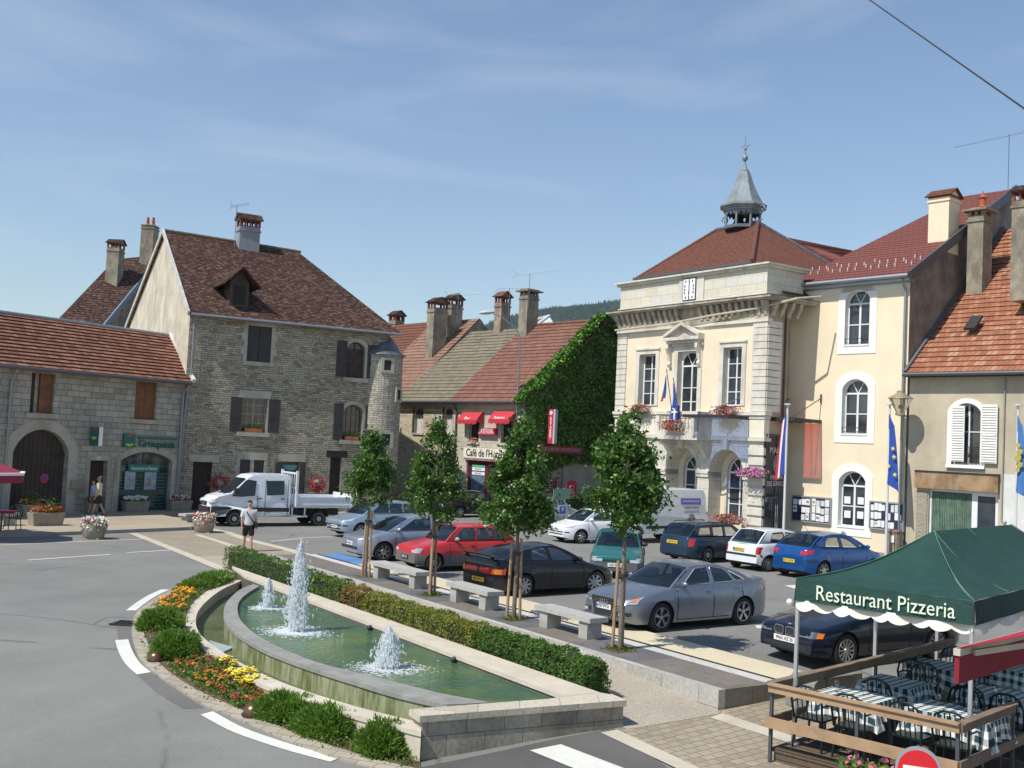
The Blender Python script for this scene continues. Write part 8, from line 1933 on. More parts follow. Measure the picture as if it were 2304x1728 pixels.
# J  old buff building at the right
J = Fr((17.25, 46.95), 139); jr = J.root('old_buff_building', 'old buff-rendered building with orange tiled roof and white louvred shutters', 'house')
JE = 8.15; j1 = J.box(2142,2208,907,1046); jd = J.box(2088,2245,1105,1240); jd = (jd[0], jd[1], .25, jd[3])
wall(jr, [(.06,-.3),(16,-.3),(16,JE),(.06,JE)], [hole(j1,.4), hole(jd)], P_old, .3)
roof(jr, 'roof', (.02,-.4,JE-.05), (16,-.4,JE-.05), (16,8.6,15.9), (.02,8.6,15.9), T_or, .37, .05); mb = MB(); mb.beam((.06,-.42,JE), (.06,8.6,15.98), .14, .16); mb.build('verge_flashing', flat('zinc_dark2', (.10,.10,.11), .6), jr)
gutter(jr, (0,-.5,JE-.12), (16,-.5,JE-.12), M_znd, .09); bxo(jr, 'eaves_board', .06, 16, -.42, -.01, JE-.22, JE-.10, M_wdark)
ring(jr, 'window_surround', hole(grow(j1, .2, .1), .5), hole(j1, .4), -.04, .0, M_surr); window(jr, j1, M_fw_, .4, .22, 2, (.55,), .06, .04); bxo(jr, 'sill', j1[0]-.2, j1[1]+.2, -.12, .2, j1[2]-.14, j1[2]-.002, M_surr)
M_ws = pm('white_shutter', (.74,.72,.66), .06, 4, .7); us_ = J.U(2173, 975)
shutter(jr, j1[0]+.02, us_, j1[2]+.12, j1[3]-.12, -.14, M_ws, 22, 'louvred_shutter', (.5,)); us2 = J.U(2247, 975); shutter(jr, j1[1]+.02, us2, j1[2]+.1, j1[3]-.05, -.14, M_ws, 22, 'louvred_shutter', (.5,))
mb = MB()
for k in range(9):
 u = lerp(us_, j1[1], k/8); mb.tube([(u,-.02,j1[2]),(u,-.02,j1[2]+.75)], .012, 4)
for k in range(4): u = lerp(us_+.1, j1[1]-.1, k/3); mb.tube([(u+.1*math.cos(t)*(1-t/12),-.03,j1[2]+.38+.18*math.sin(t)*(1-t/12)) for t in [j*.5 for j in range(15)]], .012, 4)
mb.tube([(us_,-.02,j1[2]+.75),(j1[1],-.02,j1[2]+.75)], .015, 4); mb.build('window_guard', M_trim, jr)
fb_ = J.box(2063,2250,1065,1103); wo = bxo(jr, 'shop_fascia', max(.1, fb_[0]), fb_[1], -.2, 0, fb_[2], fb_[3], pm('old_ply', (.30,.19,.10), .4, 1.6, .7, .2, stain=(.45,.36,.25))); bxo(wo, 'fascia_cap', max(.08, fb_[0]), fb_[1]+.02, -.24, 0, fb_[3], fb_[3]+.05, M_trim)
M_cur = pm('green_curtain', (.14,.22,.16), .3, 3, .9); ud = J.U(2187, 1170)
window(jr, (jd[0], ud, jd[2], jd[3]), M_fw_, 0, .12, 1, (), .08, .04, glass=M_cur, gname='curtained_glass')
mb = MB()
for k in range(24): u = lerp(jd[0]+.12, ud-.12, k/23); mb.tube([(u,.13,jd[2]+.1),(u+.02*math.sin(k),.13,jd[3]-.1)], .03, 5)
mb.build('curtain_folds', M_cur, jr); window(jr, (ud, jd[1], jd[2], jd[3]), M_fw_, 0, .12, 1, (.48,), .16, .12)
b = J.box(2062,2086,1105,1240); mb = MB(); bxo(jr, 'brick_pier', max(.08, b[0]), b[1], -.05, 0, 0, b[3], stonemat('pale_brick', [(.40,.35,.28),(.50,.45,.37)], (.22,.2,.17), .24, .085, .010, .005, .5, .2, 1.0))
uw = J.U(2256, 1120); bxo(jr, 'white_wall_patch', uw, 16, -.015, 0, -.2, J.Z(2280,1068), pm('whitewash', (.66,.66,.62), .1, 1.5)); up_ = J.U(2262, 900)
pipe(jr, [(up_,-.06,JE-.3),(up_-.02,-.06,J.Z(2256,1170)),(up_+.1,-.06,J.Z(2256,1180)),(up_+.15,-.06,J.Z(2256,1172))], flat('grey_pipe', (.25,.25,.25), .5), .03)
jrf = lambda u, y: JE-.05+(y+.4)*.883
c_, u_, y_, z_ = rchim(jr, 2165, 2222, 490, 662, J, jrf, 'none', pm('old_stone_chimney', (.30,.27,.2), .35, 1.5, .9, .4, stain=(.13,.12,.1)), wy=.9, k=.62, drop=2.0, xb=2175)
mb = MB(); mb.lathe([(.20,0),(.18,.5),(.22,.55),(.14,.62),(.14,.95),(.2,1.0),(.06,1.15),(.03,1.3)], (.1,0,I.Z(2195,490,y_)), 12); mb.build('chimney_pot', POT_, c_)
b_ = J.onroof(2190, 748, jrf); sk = empty('roof_light', (b_[0], b_[1], b_[2]+.06)); sk.parent = jr; mb = MB(); mb.hexa([(-.25,-.35,0),(.25,-.35,0),(.25,.35,.62),(-.25,.35,.62),(-.25,-.4,.1),(.25,-.4,.1),(.25,.3,.72),(-.25,.3,.72)]); mb.build('roof_light_frame', M_trim, sk)
P_ = at_depth(2268, 425, 55); antenna(P_ + Vector((0,0,-.6)), at_depth(2277, 302, 55).z - P_.z + .6, 4.2, -40, 'large aerial on a tall mast at the right above the red roof', 16, -.03)
# glass entrance and coloured glass canopy
pA_ = T.P+T.u*.36+T.y*.05; pB_ = I.P+I.u*(iL+.10)-I.y*.05; dAB = pB_-pA_; LB = dAB.length; FE_ = Fr(pA_, math.degrees(math.atan2(dAB.x, dAB.y))); ent = FE_.root('entrance_bay', 'dark glass entrance bay with white lettering between the town hall and the cream building', 'entrance')
ez1 = I.Z(1760,980); iZ = lambda a, b: I.Z(a, b); window(ent, (.02, LB, .3, ez1), flat('bay_frame', (.07,.07,.09), .5), 0, .0, 2, (.42,), .09, .06, gname='bay_glass'); um = LB/2
text('bay_lettering', 'MAIRIE', flat('letter_silver', (.6,.6,.6), .4), ent, (um,-.02,I.Z(1752,1015)), (math.pi/2,0,0), .42, .004, maxw=LB*.7); text('bay_lettering', 'MAISON', flat('letter_silver', (.6,.6,.6), .4), ent, (um,-.02,I.Z(1750,1073)), (math.pi/2,0,0), .3, .004, maxw=LB*.55); text('bay_lettering', 'DES SERVICES', flat('letter_silver', (.6,.6,.6), .4), ent, (um,-.02,I.Z(1750,1087)), (math.pi/2,0,0), .3, .004, maxw=LB*.86)
mb = MB()
for r in (.2,.32,.42): mb.tube([(um+r*math.cos(t),-.02,I.Z(1750,1045)+r*math.sin(t)) for t in [j*.35 for j in range(15)]], .012, 4)
mb.build('bay_emblem', flat('letter_silver', (.6,.6,.6), .4), ent)
for s in (-.12, .12): pipe(ent, [(um+s,-.06,.9),(um+s,-.06,2.0)], M_chrome, .02, 'door_handle')
ca = I.root('glass_canopy', 'flat canopy of red and blue tinted glass on steel rods over the entrance', 'canopy'); czz = I.Z(1843, 948, -.1); cu1 = I.U(1844, 948, -.1)
def tintc(n, c): return tintglass(n, c, .05)
M_cr, M_cb, M_cg = tintc('red_glass', (.75,.28,.26)), tintc('blue_glass', (.45,.55,.80)), tintc('grey_glass', (.25,.27,.30)); tipg = gp(1600, 938, czz); tu_ = (tipg-I.P).dot(I.u); ty_ = (tipg-I.P).dot(I.y)
yf_ = -2.05; uM = -6.3
for (u0, u1, y0, y1, mt) in ((uM+.06, cu1, yf_, -.08, M_cr), (uM-2.6, uM, -4.2, -.9, M_cb)): bxo(ca, 'glass_panel', u0, u1, y0, y1, czz-.012, czz+.012, mt)
mb = MB(); mb.box(uM, cu1+.04, yf_-.06, yf_, czz-.10, czz+.08); mb.box(cu1, cu1+.06, yf_, -.02, czz-.10, czz+.06); mb.box(uM-2.65, uM+.02, -4.26, -4.2, czz-.08, czz+.06); mb.box(uM-.0, uM+.06, -4.26, -.1, czz-.10, czz+.06); mb.box(uM-2.65, uM-2.6, -4.2, -2.7, czz-.08, czz+.06)
for k in range(1,4): u = lerp(uM, cu1, k/4); mb.box(u-.02, u+.02, yf_, -.02, czz-.09, czz-.013)
mb.build('canopy_frame', M_trim, ca)
mb = MB(); zt2 = I.Z(1845, 897, -.05); mb.tube([(cu1-.02,-.05,zt2),(cu1-.02-.3,yf_+.1,czz+.05)], .025, 5); mb.beam((cu1,-.05,zt2-.2),(cu1,-.05,zt2+.2),.06,.06); mb.tube([(uM+.3,-.02,zt2),(uM+.1,yf_+.1,czz+.05)], .025, 5); mb.tube([(uM-.55,-2.4,zt2),(uM-1.6,-4.0,czz+.05)], .025, 5); mb.build('canopy_rods', M_znd, ca)
# notice boards, flag poles, lantern, bin
def board(x0, x1, y0, y1, label, seed):
 r2 = random.Random(seed); b = I.box(x0, x1, y0, y1, -.1); r_ = I.root('notice_board', label, 'notice board', 'municipal notice boards'); um = (b[0]+b[1])/2
 mb = MB(); mb.box(b[0], b[1], -.14, -.02, b[2], b[3]); mb.build('board_case', flat('case_grey', (.36,.37,.40), .5, .3), r_); mb = MB(); mb.box(b[0]+.05, um-.03, -.145, -.14, b[2]+.06, b[3]-.06); mb.box(um+.03, b[1]-.05, -.145, -.14, b[2]+.06, b[3]-.06); mb.build('board_backing', flat('backing_navy', (.02,.025,.06), .6), r_)
 for (ua, ub) in ((b[0]+.08, um-.05), (um+.05, b[1]-.08)):
  nx = 4; nz = 3
  for i in range(nx):
   for j in range(nz):
    if r2.random() < .16: continue
    w_ = (ub-ua)/nx; h_ = (b[3]-b[2]-.16)/nz; u = ua+w_*i+r2.uniform(0,.02); z = b[2]+.08+h_*j+r2.uniform(0,.04)
    q = bxo(r_, 'notice_sheet', u, u+w_*r2.uniform(.82,.97), -.150-.002*r2.random(), -.146, z, z+h_*r2.uniform(.7,.93), papers[r2.random() < .25])
    if r2.random() < .25: bxo(q, 'picture', u+.03, u+w_*.7, -.156, -.153, z+.1, z+h_*.6, pm('sheet_pic%d' % r2.randrange(3), r2.choice([(.5,.12,.1),(.15,.2,.4),(.4,.35,.3)]), .4, 6))
board(1782,1870,1117,1176, 'glazed notice board full of papers left of the ground-floor arched window', 1); board(1956,2034,1129,1193, 'glazed notice board full of papers right of the ground-floor arched window', 2)
def fpole(x, yb, yt, cols, label, base_z=None, side=1, w_=1.0, h_=2.4, depth=None, off=.9, extra=None):
 if depth is None: p = gg(x, yb)
 else: p = at_depth(x, yb, depth); p.z = gz(p.x, p.y)
 zt = CZ + (ray(x+(yb-yt)*.03, yt)/ray(x+(yb-yt)*.03, yt).y*p.y).z
 r_ = empty('flag_pole', p, I.rz, label, 'flag pole', 'tall white flag poles'); mb = MB(); mb.tube([(0,0,0),(0,0,zt-p.z)], [.06,.045], 10); mb.lathe([(.02,0),(.16,.02),(.16,.05),(.05,.08)], (0,0,zt-p.z), 12); mb.build('pole', flat('pole_white', (.62,.62,.63), .4), r_)
 f = flag('flag_cloth', r_, (0,0,0), 0, cols, w_, h_, side, wav=.05); f.location = (0,-.06,zt-p.z-.35)
 if extra: extra(f)
 return r_
M_fl = [FB, FW_, FR_]
fpole(1762, 1222, 912, M_fl, 'flag pole with drooping blue, white and red flag in front of the dark glass entrance', depth=46.5, side=-1, w_=.85, h_=2.6)
def stars(f):
 mb = MB()
 for (x, z) in ((.30,-1.5),(.36,-1.85),(.12,-2.25),(.42,-2.6)):
  pts = [(x+(.11 if k%2==0 else .045)*math.sin(R(36*k)), z+(.11 if k%2==0 else .045)*math.cos(R(36*k))) for k in range(10)]; mb.tess([pts], lambda u, v: (u,-.13,v))
 mb.build('star', FY, f)
fpole(1993, 1241, 912, [FE], 'flag pole with limp blue flag bearing yellow stars, before the right notice board', side=1, w_=.95, h_=3.0, depth=46.3, extra=stars)
def lion(f):
 mb = MB()
 for k, (x, z, r) in enumerate(((.12,-1.2,.08),(.18,-1.45,.11),(.12,-1.7,.12),(.2,-1.95,.1),(.12,-2.15,.08))): mb.tess([[(x+r*math.cos(q*.7)*(1+.4*(q%2)), z+r*1.2*math.sin(q*.7)) for q in range(9)]], lambda u, v: (u,-.14,v))
 mb.build('yellow_charge', pm('dull_yellow', (.42,.36,.06), .15, 5), f)
fpole(2284, 1236, 914, [FC], 'flag pole with blue and yellow regional flag at the right edge', side=1, w_=.8, h_=3.0, depth=42.5, extra=lion)
lu, lz = I.loc(2026, 905, -1.0); cu_ = .08
la = I.root('wall_lantern', 'wall-mounted street lantern on the corner of the cream building', 'lantern'); mb = MB(); mb.beam((cu_,-.1,lz-.55),(lu+.0,-1.0,lz-.55),.06,.06); mb.tube([(cu_,-.1,lz-.2),(cu_-.1,-.5,lz-.45),(lu,-1.0,lz-.5)], .02, 5); mb.build('bracket', M_br, la)
mb = MB(); mb.lathe([(.02,.50),(.16,.48),(.16,.40),(.2,.36),(.52,.18),(.54,.15)], (lu,-1.0,lz), 18); mb.build('lantern_hood', flat('hood_bronze', (.40,.34,.22), .4, .5), la)
mb = MB(); mb.lathe([(.50,.14),(.20,-.4),(.18,-.45)], (lu,-1.0,lz), 18); mb.build('lantern_glass', tintglass('lantern_glass', (.8,.8,.75), .1), la)
mb = MB()
for k in range(6): a = k*math.pi/3; mb.tube([(lu+.42*math.cos(a),-1+.42*math.sin(a),lz+.16),(lu+.17*math.cos(a),-1+.17*math.sin(a),lz-.45)], .012, 4)
mb.lathe([(.2,-.45),(.2,-.55),(.05,-.6)], (lu,-1.0,lz), 12); mb.sphere((lu,-1.0,lz-.2), .09, 10); mb.build('lantern_cage', flat('hood_bronze', (.40,.34,.22), .4, .5), la)
p = gg(2011, 1249); bn = empty('litter_bin', p, I.rz, 'slatted grey-brown litter bin against the cream wall', 'litter bin'); mb = MB()
for k in range(16): a = 2*math.pi*k/16; mb.beam((.27*math.cos(a),.27*math.sin(a),.08),(.27*math.cos(a),.27*math.sin(a),.95),.08,.03,(math.cos(a),math.sin(a),0))
mb.build('slats', pm('bin_wood', (.30,.23,.18), .2, 4), bn); mb = MB(); mb.lathe([(.25,.05),(.25,.9)], n=14); mb.build('bin_liner', M_trim, bn); mb = MB(); mb.lathe([(.31,.98),(.31,1.06),(.02,1.1)], n=16); mb.build('bin_lid', pm('bin_lid_wood', (.26,.18,.14), .2, 4), bn); MB().box(-.02,.16,-.30,-.28,.55,.85).build('bin_label', papers[0], bn)
# RESTAURANT TERRACE
DZ = .02; tr = lambda px, py, z: gp(px, py, z)
c0 = tr(1731, 1541, .92); c1 = tr(2160, 1633, .92); dv = (c1-c0); dv.z = 0; dl = dv.length; dv.normalize(); dn = Vector((-dv.y, dv.x, 0))   # dn: away from camera
TA = math.atan2(dv.y, dv.x); tro = Vector((c0.x, c0.y, 0))
M_deck = stonemat('deck_boards', [(.13,.095,.065),(.18,.13,.09),(.15,.11,.08)], (.03,.02,.015), 2.4, .14, .008, .002, .3, .3, 1.0); M_rail = pm('rail_wood_new', (.42,.27,.16), .18, 3, .7, .2, fine=.15); M_rail2 = pm('rail_wood_grey', (.24,.17,.12), .2, 3, .8, .2, fine=.2); M_steel = flat('post_grey', (.10,.10,.12), .5, .4)
dk_ = empty('terrace_deck', tro, TA, 'dark wooden deck of the restaurant terrace', 'deck'); bxo(dk_, 'deck_boards', .0, 7.5, .12, 7.8, DZ-.06, DZ, M_deck); bxo(dk_, 'deck_skirt', .03, 7.5, .14, .2, -.45, DZ-.06, M_deck); bxo(dk_, 'deck_skirt', .03, .1, .2, 7.6, -.3, DZ-.06, M_deck)
def lrail(root, a, b, z, h, mat, w_=.05, cap=False):
 mb = MB(); mb.beam((a[0],a[1],z), (b[0],b[1],z), w_, h)
 if cap: mb.beam((a[0],a[1],z+h/2+.014), (b[0],b[1],z+h/2+.014), w_+.07, .026)
 return mb.build('rail', mat, root)
fr_ = empty('terrace_railing', tro, TA, 'wooden two-rail railing round the restaurant terrace', 'railing')
lrail(fr_, (0,0), (dl,0), .875, .10, M_rail, cap=True); lrail(fr_, (-.02,-.03), (dl,-.03), .40, .15, M_rail)
lrail(fr_, (0,.04), (0,6.6), .875, .12, M_rail2, cap=True); lrail(fr_, (0,.04), (0,6.6), .40, .14, M_rail2); lrail(fr_, (dl,0.03), (dl,1.9), .875, .10, M_rail2, cap=True); lrail(fr_, (dl,.0), (dl,3.9), .40, .14, M_rail2)
for (x, y) in ((.02,.05),(dl*.49,.04),(dl-.04,.05),(.04,1.6),(.04,3.3),(.04,5.0),(.04,6.55),(dl,1.85)):
 mb = MB(); mb.box(x-.022, x+.022, y-.022, y+.022, -.25, .84); mb.box(x-.08, x+.08, y-.08, y+.08, -.22, -.20); mb.build('rail_post', M_steel, fr_)
tl = tr(1789, 1656, DZ); tE = CZ-1.78; TLc = gp(1793, 1302, tE); TRc = gp(2191, 1352, tE); tv_ = TRc-TLc; tv_.z = 0; tw = tv_.length; tv_.normalize(); ta_ = math.atan2(tv_.y, tv_.x)
tn = empty('marquee_tent', (TLc.x, TLc.y, 0), ta_, 'green pop-up tent with white lettering and scalloped cream edge over the terrace', 'tent'); Lt = 8.2; vh = .32
def tentmat():
 m_, t, b, o = newmat('tent_green'); n = N(t, 'TexNoise', Scale=2.5, Detail=4.0); t.links.new(coord(t, 'Object'), n.inputs['Vector']); t.links.new(ramp(t, n.outputs[0], [(.3, (.013,.056,.046)), (.7, (.02,.075,.06))]).outputs[0], b.inputs['Base Color']); b.inputs['Roughness'].default_value = .75
 tl_ = t.nodes.new('ShaderNodeBsdfTranslucent'); tl_.inputs[0].default_value = (.02,.09,.06,1); mx_ = t.nodes.new('ShaderNodeMixShader'); mx_.inputs[0].default_value = .2; t.links.new(b.outputs[0], mx_.inputs[1]); t.links.new(tl_.outputs[0], mx_.inputs[2]); t.links.new(mx_.outputs[0], o.inputs[0])
 w_ = N(t, 'TexNoise', Scale=3.5, Detail=3.0, Distortion=1.5); t.links.new(coord(t, 'Object'), w_.inputs['Vector']); bumpn(t, b, w_.outputs[0], .35, .08); return m_
M_tent = tentmat(); M_frin = pm('fringe_cream', (.80,.76,.66), .05, 4, .8); FT = Fr((TLc.x, TLc.y), 90-math.degrees(ta_)); py_ = min([k*.02 for k in range(300)], key=lambda y: abs(FT.U(2101,1195,y)-tw/2)); pz_ = FT.Z(2101,1195,py_); pk1 = (tw/2, py_, pz_); pk2 = (tw/2, Lt-py_, pz_)
def tface(mb, a, b, c, d, sag=.16, n=10, m_=8):   # a,b eave; c,d ridge (c above b)
 a, b, c, d = map(Vector, (a, b, c, d)); P = []
 for i in range(m_+1):
  t = i/m_; row = []
  for j in range(n+1): s = j/n; p = a.lerp(b, s).lerp(d.lerp(c, s), t); p.z -= sag*math.sin(math.pi*t)*(1-.3*math.sin(math.pi*s)) + .0; row.append(mb.P(p))
  P.append(row)
 mb.smooth = True
 for i in range(m_):
  for j in range(n): mb.F((P[i][j], P[i][j+1], P[i+1][j+1], P[i+1][j]))
mb = MB(); z = tE; tface(mb, (0,0,z), (tw,0,z), pk1, pk1); tface(mb, (tw,0,z), (tw,Lt,z), pk2, pk1, .13, 18); tface(mb, (tw,Lt,z), (0,Lt,z), pk2, pk2); tface(mb, (0,Lt,z), (0,0,z), pk1, pk2, .13, 18); mb.build('tent_roof', M_tent, tn, sharp=60)
mb = MB()
for (a, b) in (((0,0),(tw,0)),((tw,0),(tw,Lt)),((tw,Lt),(0,Lt)),((0,Lt),(0,0))):
 a = Vector((*a,0)); b = Vector((*b,0)); n = 24; d = (b-a); o = Vector((d.y,-d.x,0)).normalized(); mb.smooth = True; P = []
 for k in range(n+1):
  p = a.lerp(b, k/n) + o*(.012+.012*math.sin(k*1.7)); P.append((mb.P((p.x,p.y,z)), mb.P((p.x+o.x*.02,p.y+o.y*.02,z-vh))))
 for k in range(n): mb.F((P[k][1], P[k+1][1], P[k+1][0], P[k][0]))
mb.build('tent_valance', M_tent, tn)
mb = MB()
for (a, b, ns) in (((0,0),(tw,0),9),((tw,0),(tw,Lt),14),((tw,Lt),(0,Lt),9),((0,Lt),(0,0),14)):
 a = Vector((*a,0)); b = Vector((*b,0)); d = (b-a); o = Vector((d.y,-d.x,0)).normalized(); n = ns*8; P = []
 for k in range(n+1):
  q = (k % 8)/8; p = a.lerp(b, k/n) - o*.015 + o*.05*math.sin(k*.35); h = .085+.055*math.sin(math.pi*q)**.8; P.append((mb.P((p.x,p.y,z-vh+.02)), mb.P((p.x+o.x*.03,p.y+o.y*.03,z-vh-h))))
 for k in range(n): mb.F((P[k][1], P[k+1][1], P[k+1][0], P[k][0]))
mb.build('scalloped_fringe', M_frin, tn)
mb = MB(); 
for a, b in (((0,0,z),pk1),((tw,0,z),pk1),((tw,1.55,z),pk1),((tw,4.1,z),(tw/2,py_+1.6,pz_)),((tw,Lt,z),pk2)):
 a = Vector(a); b = Vector(b); mb.tube([a.lerp(b, t)+Vector((0,0,-.155*math.sin(math.pi*t)*(.9)+.012)) for t in [k/8 for k in range(9)]], .006, 4)
mb.build('tent_seams', pm('seam_green', (.10,.25,.17), .1), tn)
text('tent_lettering', 'Restaurant Pizzeria', pm('letter_cream', (.70,.78,.62), .03), tn, (tw*.52, -.05, z-.17), (math.pi/2,0,0), .30, .003, maxw=tw*.78)
for (x, y) in ((.02,.02),(tw-.02,.02),(.02,3.0),(.02,6.0),(tw-.02,Lt-.02)):
 mb = MB(); mb.box(x-.024, x+.024, y-.024, y+.024, DZ, z-.02); mb.box(x-.07, x+.07, y-.07, y+.07, DZ, DZ+.01); mb.build('tent_leg', flat('tent_pole', (.55,.56,.58), .35, .6), tn)
MB().sphere((-.09,-.03,z-vh-.03), .05, 8).build('fringe_tie', M_frin, tn)
def ging():
 m_, t, b, o = newmat('gingham_cloth'); v = coord(t, 'UV'); sp = t.nodes.new('ShaderNodeSeparateXYZ'); t.links.new(v, sp.inputs[0])
 def st_(s): return math_(t, 'GREATER_THAN', math_(t, 'FRACT', math_(t, 'MULTIPLY', s, 7.5)), .5)
 f = math_(t, 'MULTIPLY', math_(t, 'ADD', st_(sp.outputs[0]), st_(sp.outputs[1])), .5)
 t.links.new(mixc(t, f, (.74,.76,.74,1), (.008,.045,.055,1)), b.inputs['Base Color']); b.inputs['Roughness'].default_value = .85; return m_
M_ging = ging(); M_ch = flat('chair_green', (.004,.013,.013), .4); M_gls = flat('glassware', (.6,.65,.68), .1, .2)
def cloth(lx, ly, hang, root):
 mb = MB(); mb.smooth = False; n = 10; hx, hy = lx/2, ly/2; zt = .745
 mb.poly([(-hx,-hy,zt),(hx,-hy,zt),(hx,hy,zt),(-hx,hy,zt)], [(-hx,-hy),(hx,-hy),(hx,hy),(-hx,hy)])
 per = []
 for (a, b) in (((-hx,-hy),(hx,-hy)),((hx,-hy),(hx,hy)),((hx,hy),(-hx,hy)),((-hx,hy),(-hx,-hy))):
  for k in range(n): per.append((Vector((lerp(a[0],b[0],k/n), lerp(a[1],b[1],k/n), 0)), k/n, Vector((b[1]-a[1], a[0]-b[0], 0)).normalized(), (Vector((*a,0))-Vector((*b,0))).length))
 N_ = len(per); lo = []; acc = 0; us_ = []
 for i, (p, f, o, L) in enumerate(per):
  corner = math.exp(-min(f, 1-f)**2*40) if f > 0 else 1; oo = (o + (per[i-1][2] if f == 0 else Vector((0,0,0)))).normalized()
  h = hang*(1+.45*corner); q = p + oo*(.05+.08*corner+.035*math.sin(i*1.9)); lo.append((q.x, q.y, zt-h)); us_.append(acc); acc += L/n
 for i in range(N_):
  j = (i+1) % N_; p, q = per[i][0], per[j][0]; u0 = us_[i]; u1 = us_[j] if j else acc
  mb.poly([(p.x,p.y,zt), lo[i], lo[j], (q.x,q.y,zt)], [(u0,0),(u0,-hang),(u1,-hang),(u1,0)])
 o_ = mb.build('tablecloth', M_ging, root); return o_
def table(px, py, lx, ly, label, az=0, hang=.27, items=2):
 p = gp(px, py, DZ+.745); r_ = empty('dining_table', (p.x, p.y, DZ), TA+az, label, 'table', 'restaurant tables with checked cloths'); mb = MB(); mb.box(-lx/2+.01, lx/2-.01, -ly/2+.01, ly/2-.01, .70, .742); mb.build('tabletop', M_trim, r_)
 for sx in (-1,1):
  for sy in (-1,1): MB().tube([(sx*(lx/2-.08),sy*(ly/2-.08),0),(sx*(lx/2-.08),sy*(ly/2-.08),.7)], .02, 6).build('leg', M_steel, r_)
 o_ = cloth(lx, ly, hang, None); o_.location = (p.x, p.y, DZ); o_.rotation_euler = (0,0,TA+az); tag(o_, label.replace('restaurant table', 'gingham cloth on the table'), 'tablecloth', 'green and white gingham tablecloths'); 
 return p
def place(p, dx, dy, lb, az=0):
 c = Vector((p.x, p.y, DZ+.747)) + Vector((math.cos(TA+az)*dx-math.sin(TA+az)*dy, math.sin(TA+az)*dx+math.cos(TA+az)*dy, 0)); r_ = empty('wine_glass', c, 0, lb, 'glass', 'glasses on the tables'); MB().lathe([(.035,0),(.005,.01),(.005,.07),(.035,.11),(.03,.16)], n=10).build('glass_bowl', tintglass('drink_glass', (.8,.84,.85), .2), r_)
 m2 = MB(); m2.lathe([(.0,.0),(.12,.006),(.125,.014)], n=16); 
t1 = table(1925, 1562, .95, .75, 'restaurant table by the railing nearest the left tent leg'); t2 = table(2014, 1533, .85, .8, 'restaurant table under the middle of the tent'); t3 = table(2152, 1600, 1.15, .8, 'restaurant table behind the front right corner of the railing'); t4 = table(2110, 1494, .85, .8, 'restaurant table deep under the tent beside the red awning tip'); t5 = table(2275, 1500, 1.2, .8, 'restaurant table in shadow at the far right edge'); t6 = table(2268, 1562, 1.2, .8, 'restaurant table in dark shade behind the right tent leg')
place(t1, .1, .05, 'stemmed glass on the table nearest the left tent leg'); place(t1, -.25, -.1, 'stemmed glass near the left end of the front table'); place(t3, -.3, .1, 'stemmed glass on the table behind the railing corner'); place(t3, .2, .12, 'stemmed glass on the right part of the corner table'); place(t2, .1, 0, 'stemmed glass on the middle table under the tent')
def chair(p, dx, dy, rot, label, first=[None]):
 c = Vector((p.x, p.y, DZ)) + Vector((math.cos(TA)*dx-math.sin(TA)*dy, math.sin(TA)*dx+math.cos(TA)*dy, 0))
 if first[0]: r_ = copy_tree(first[0]); r_.location = c; r_.rotation_euler = (0,0,TA+rot); r_['label'] = label; return r_
 r_ = empty('garden_chair', c, TA+rot, label, 'chair', 'dark green garden chairs'); first[0] = r_
 mb = MB(); mb.box(-.22,.22,-.21,.22,.42,.45); mb.build('seat', M_ch, r_)
 mb = MB(); pts = [(-.22,-.22,.44),(-.24,-.28,.7),(-.19,-.31,.86),(-.08,-.32,.92),(.08,-.32,.92),(.19,-.31,.86),(.24,-.28,.7),(.22,-.22,.44)]; mb.tube(pts, .018, 6)
 for k in range(5): u = -.14+.07*k; mb.tube([(u,-.22,.45),(u*1.05,-.28,.7),(u*.95,-.32,.90-.3*u*u*4*.25)], .010, 5)
 mb.tube([(-.23,-.27,.66),(-.26,.0,.66),(-.24,.2,.62),(-.22,.2,.44)], .016, 5); mb.tube([(.23,-.27,.66),(.26,.0,.66),(.24,.2,.62),(.22,.2,.44)], .016, 5); mb.build('backrest', M_ch, r_)
 for sx in (-1,1):
  for sy in (-1,1): MB().tube([(sx*.2,sy*.19,.43),(sx*.23,sy*.23,0)], .017, 6).build('leg', M_ch, r_)
 return r_
PI = math.pi
for a in ((t1,-.3,-.62,0,'green chair between the railing and the left end of the front table'),(t1,.3,-.6,.1,'green chair between the railing and the right end of the front table'),(t2,.15,-.66,0,'green chair tucked at the near side of the middle table'),(t2,.05,.68,PI,'green chair behind the middle table'),
   (t3,-.35,-.62,0,'green chair at the near left side of the corner table'),(t3,.25,-.62,.1,'green chair at the near right side of the corner table'),(t3,-.2,.66,PI,'green chair behind the corner table'),(t4,-.05,-.66,0,'green chair on the near side of the deepest table'),(t4,-.1,.68,PI,'green chair behind the deepest table with light on its back'),(t6,-.3,-.62,0,'green chair in shade at the near side of the dark right table'),(t6,.3,-.62,0,'green chair in shade at the right edge near side'),(t5,-.35,-.64,0,'green chair in shade before the far right table')): chair(*a)
wz = 2.30; q0 = gp(2148, 1466, wz); q1 = gp(2304, 1426, wz); ad_ = (q1-q0); ad_.z = 0; ad_.normalize(); q1 = q0+ad_*6; an_ = Vector((ad_.y, -ad_.x, 0))
aw_ = empty('red_awning', q0, math.atan2(ad_.y, ad_.x), 'dark red folding awning reaching in from the right edge over the terrace', 'awning'); M_ra = pm('awning_dark_red', (.22,.012,.025), .1, 3, .8)
mb = MB(); mb.poly([(0,0,0),(6,0,0),(6,-2.6,.75),(0.0,-2.6,.75)]) if False else mb.box(0,6,-.05,.0,-.32,-.02); mb.build('awning_valance', M_ra, aw_)
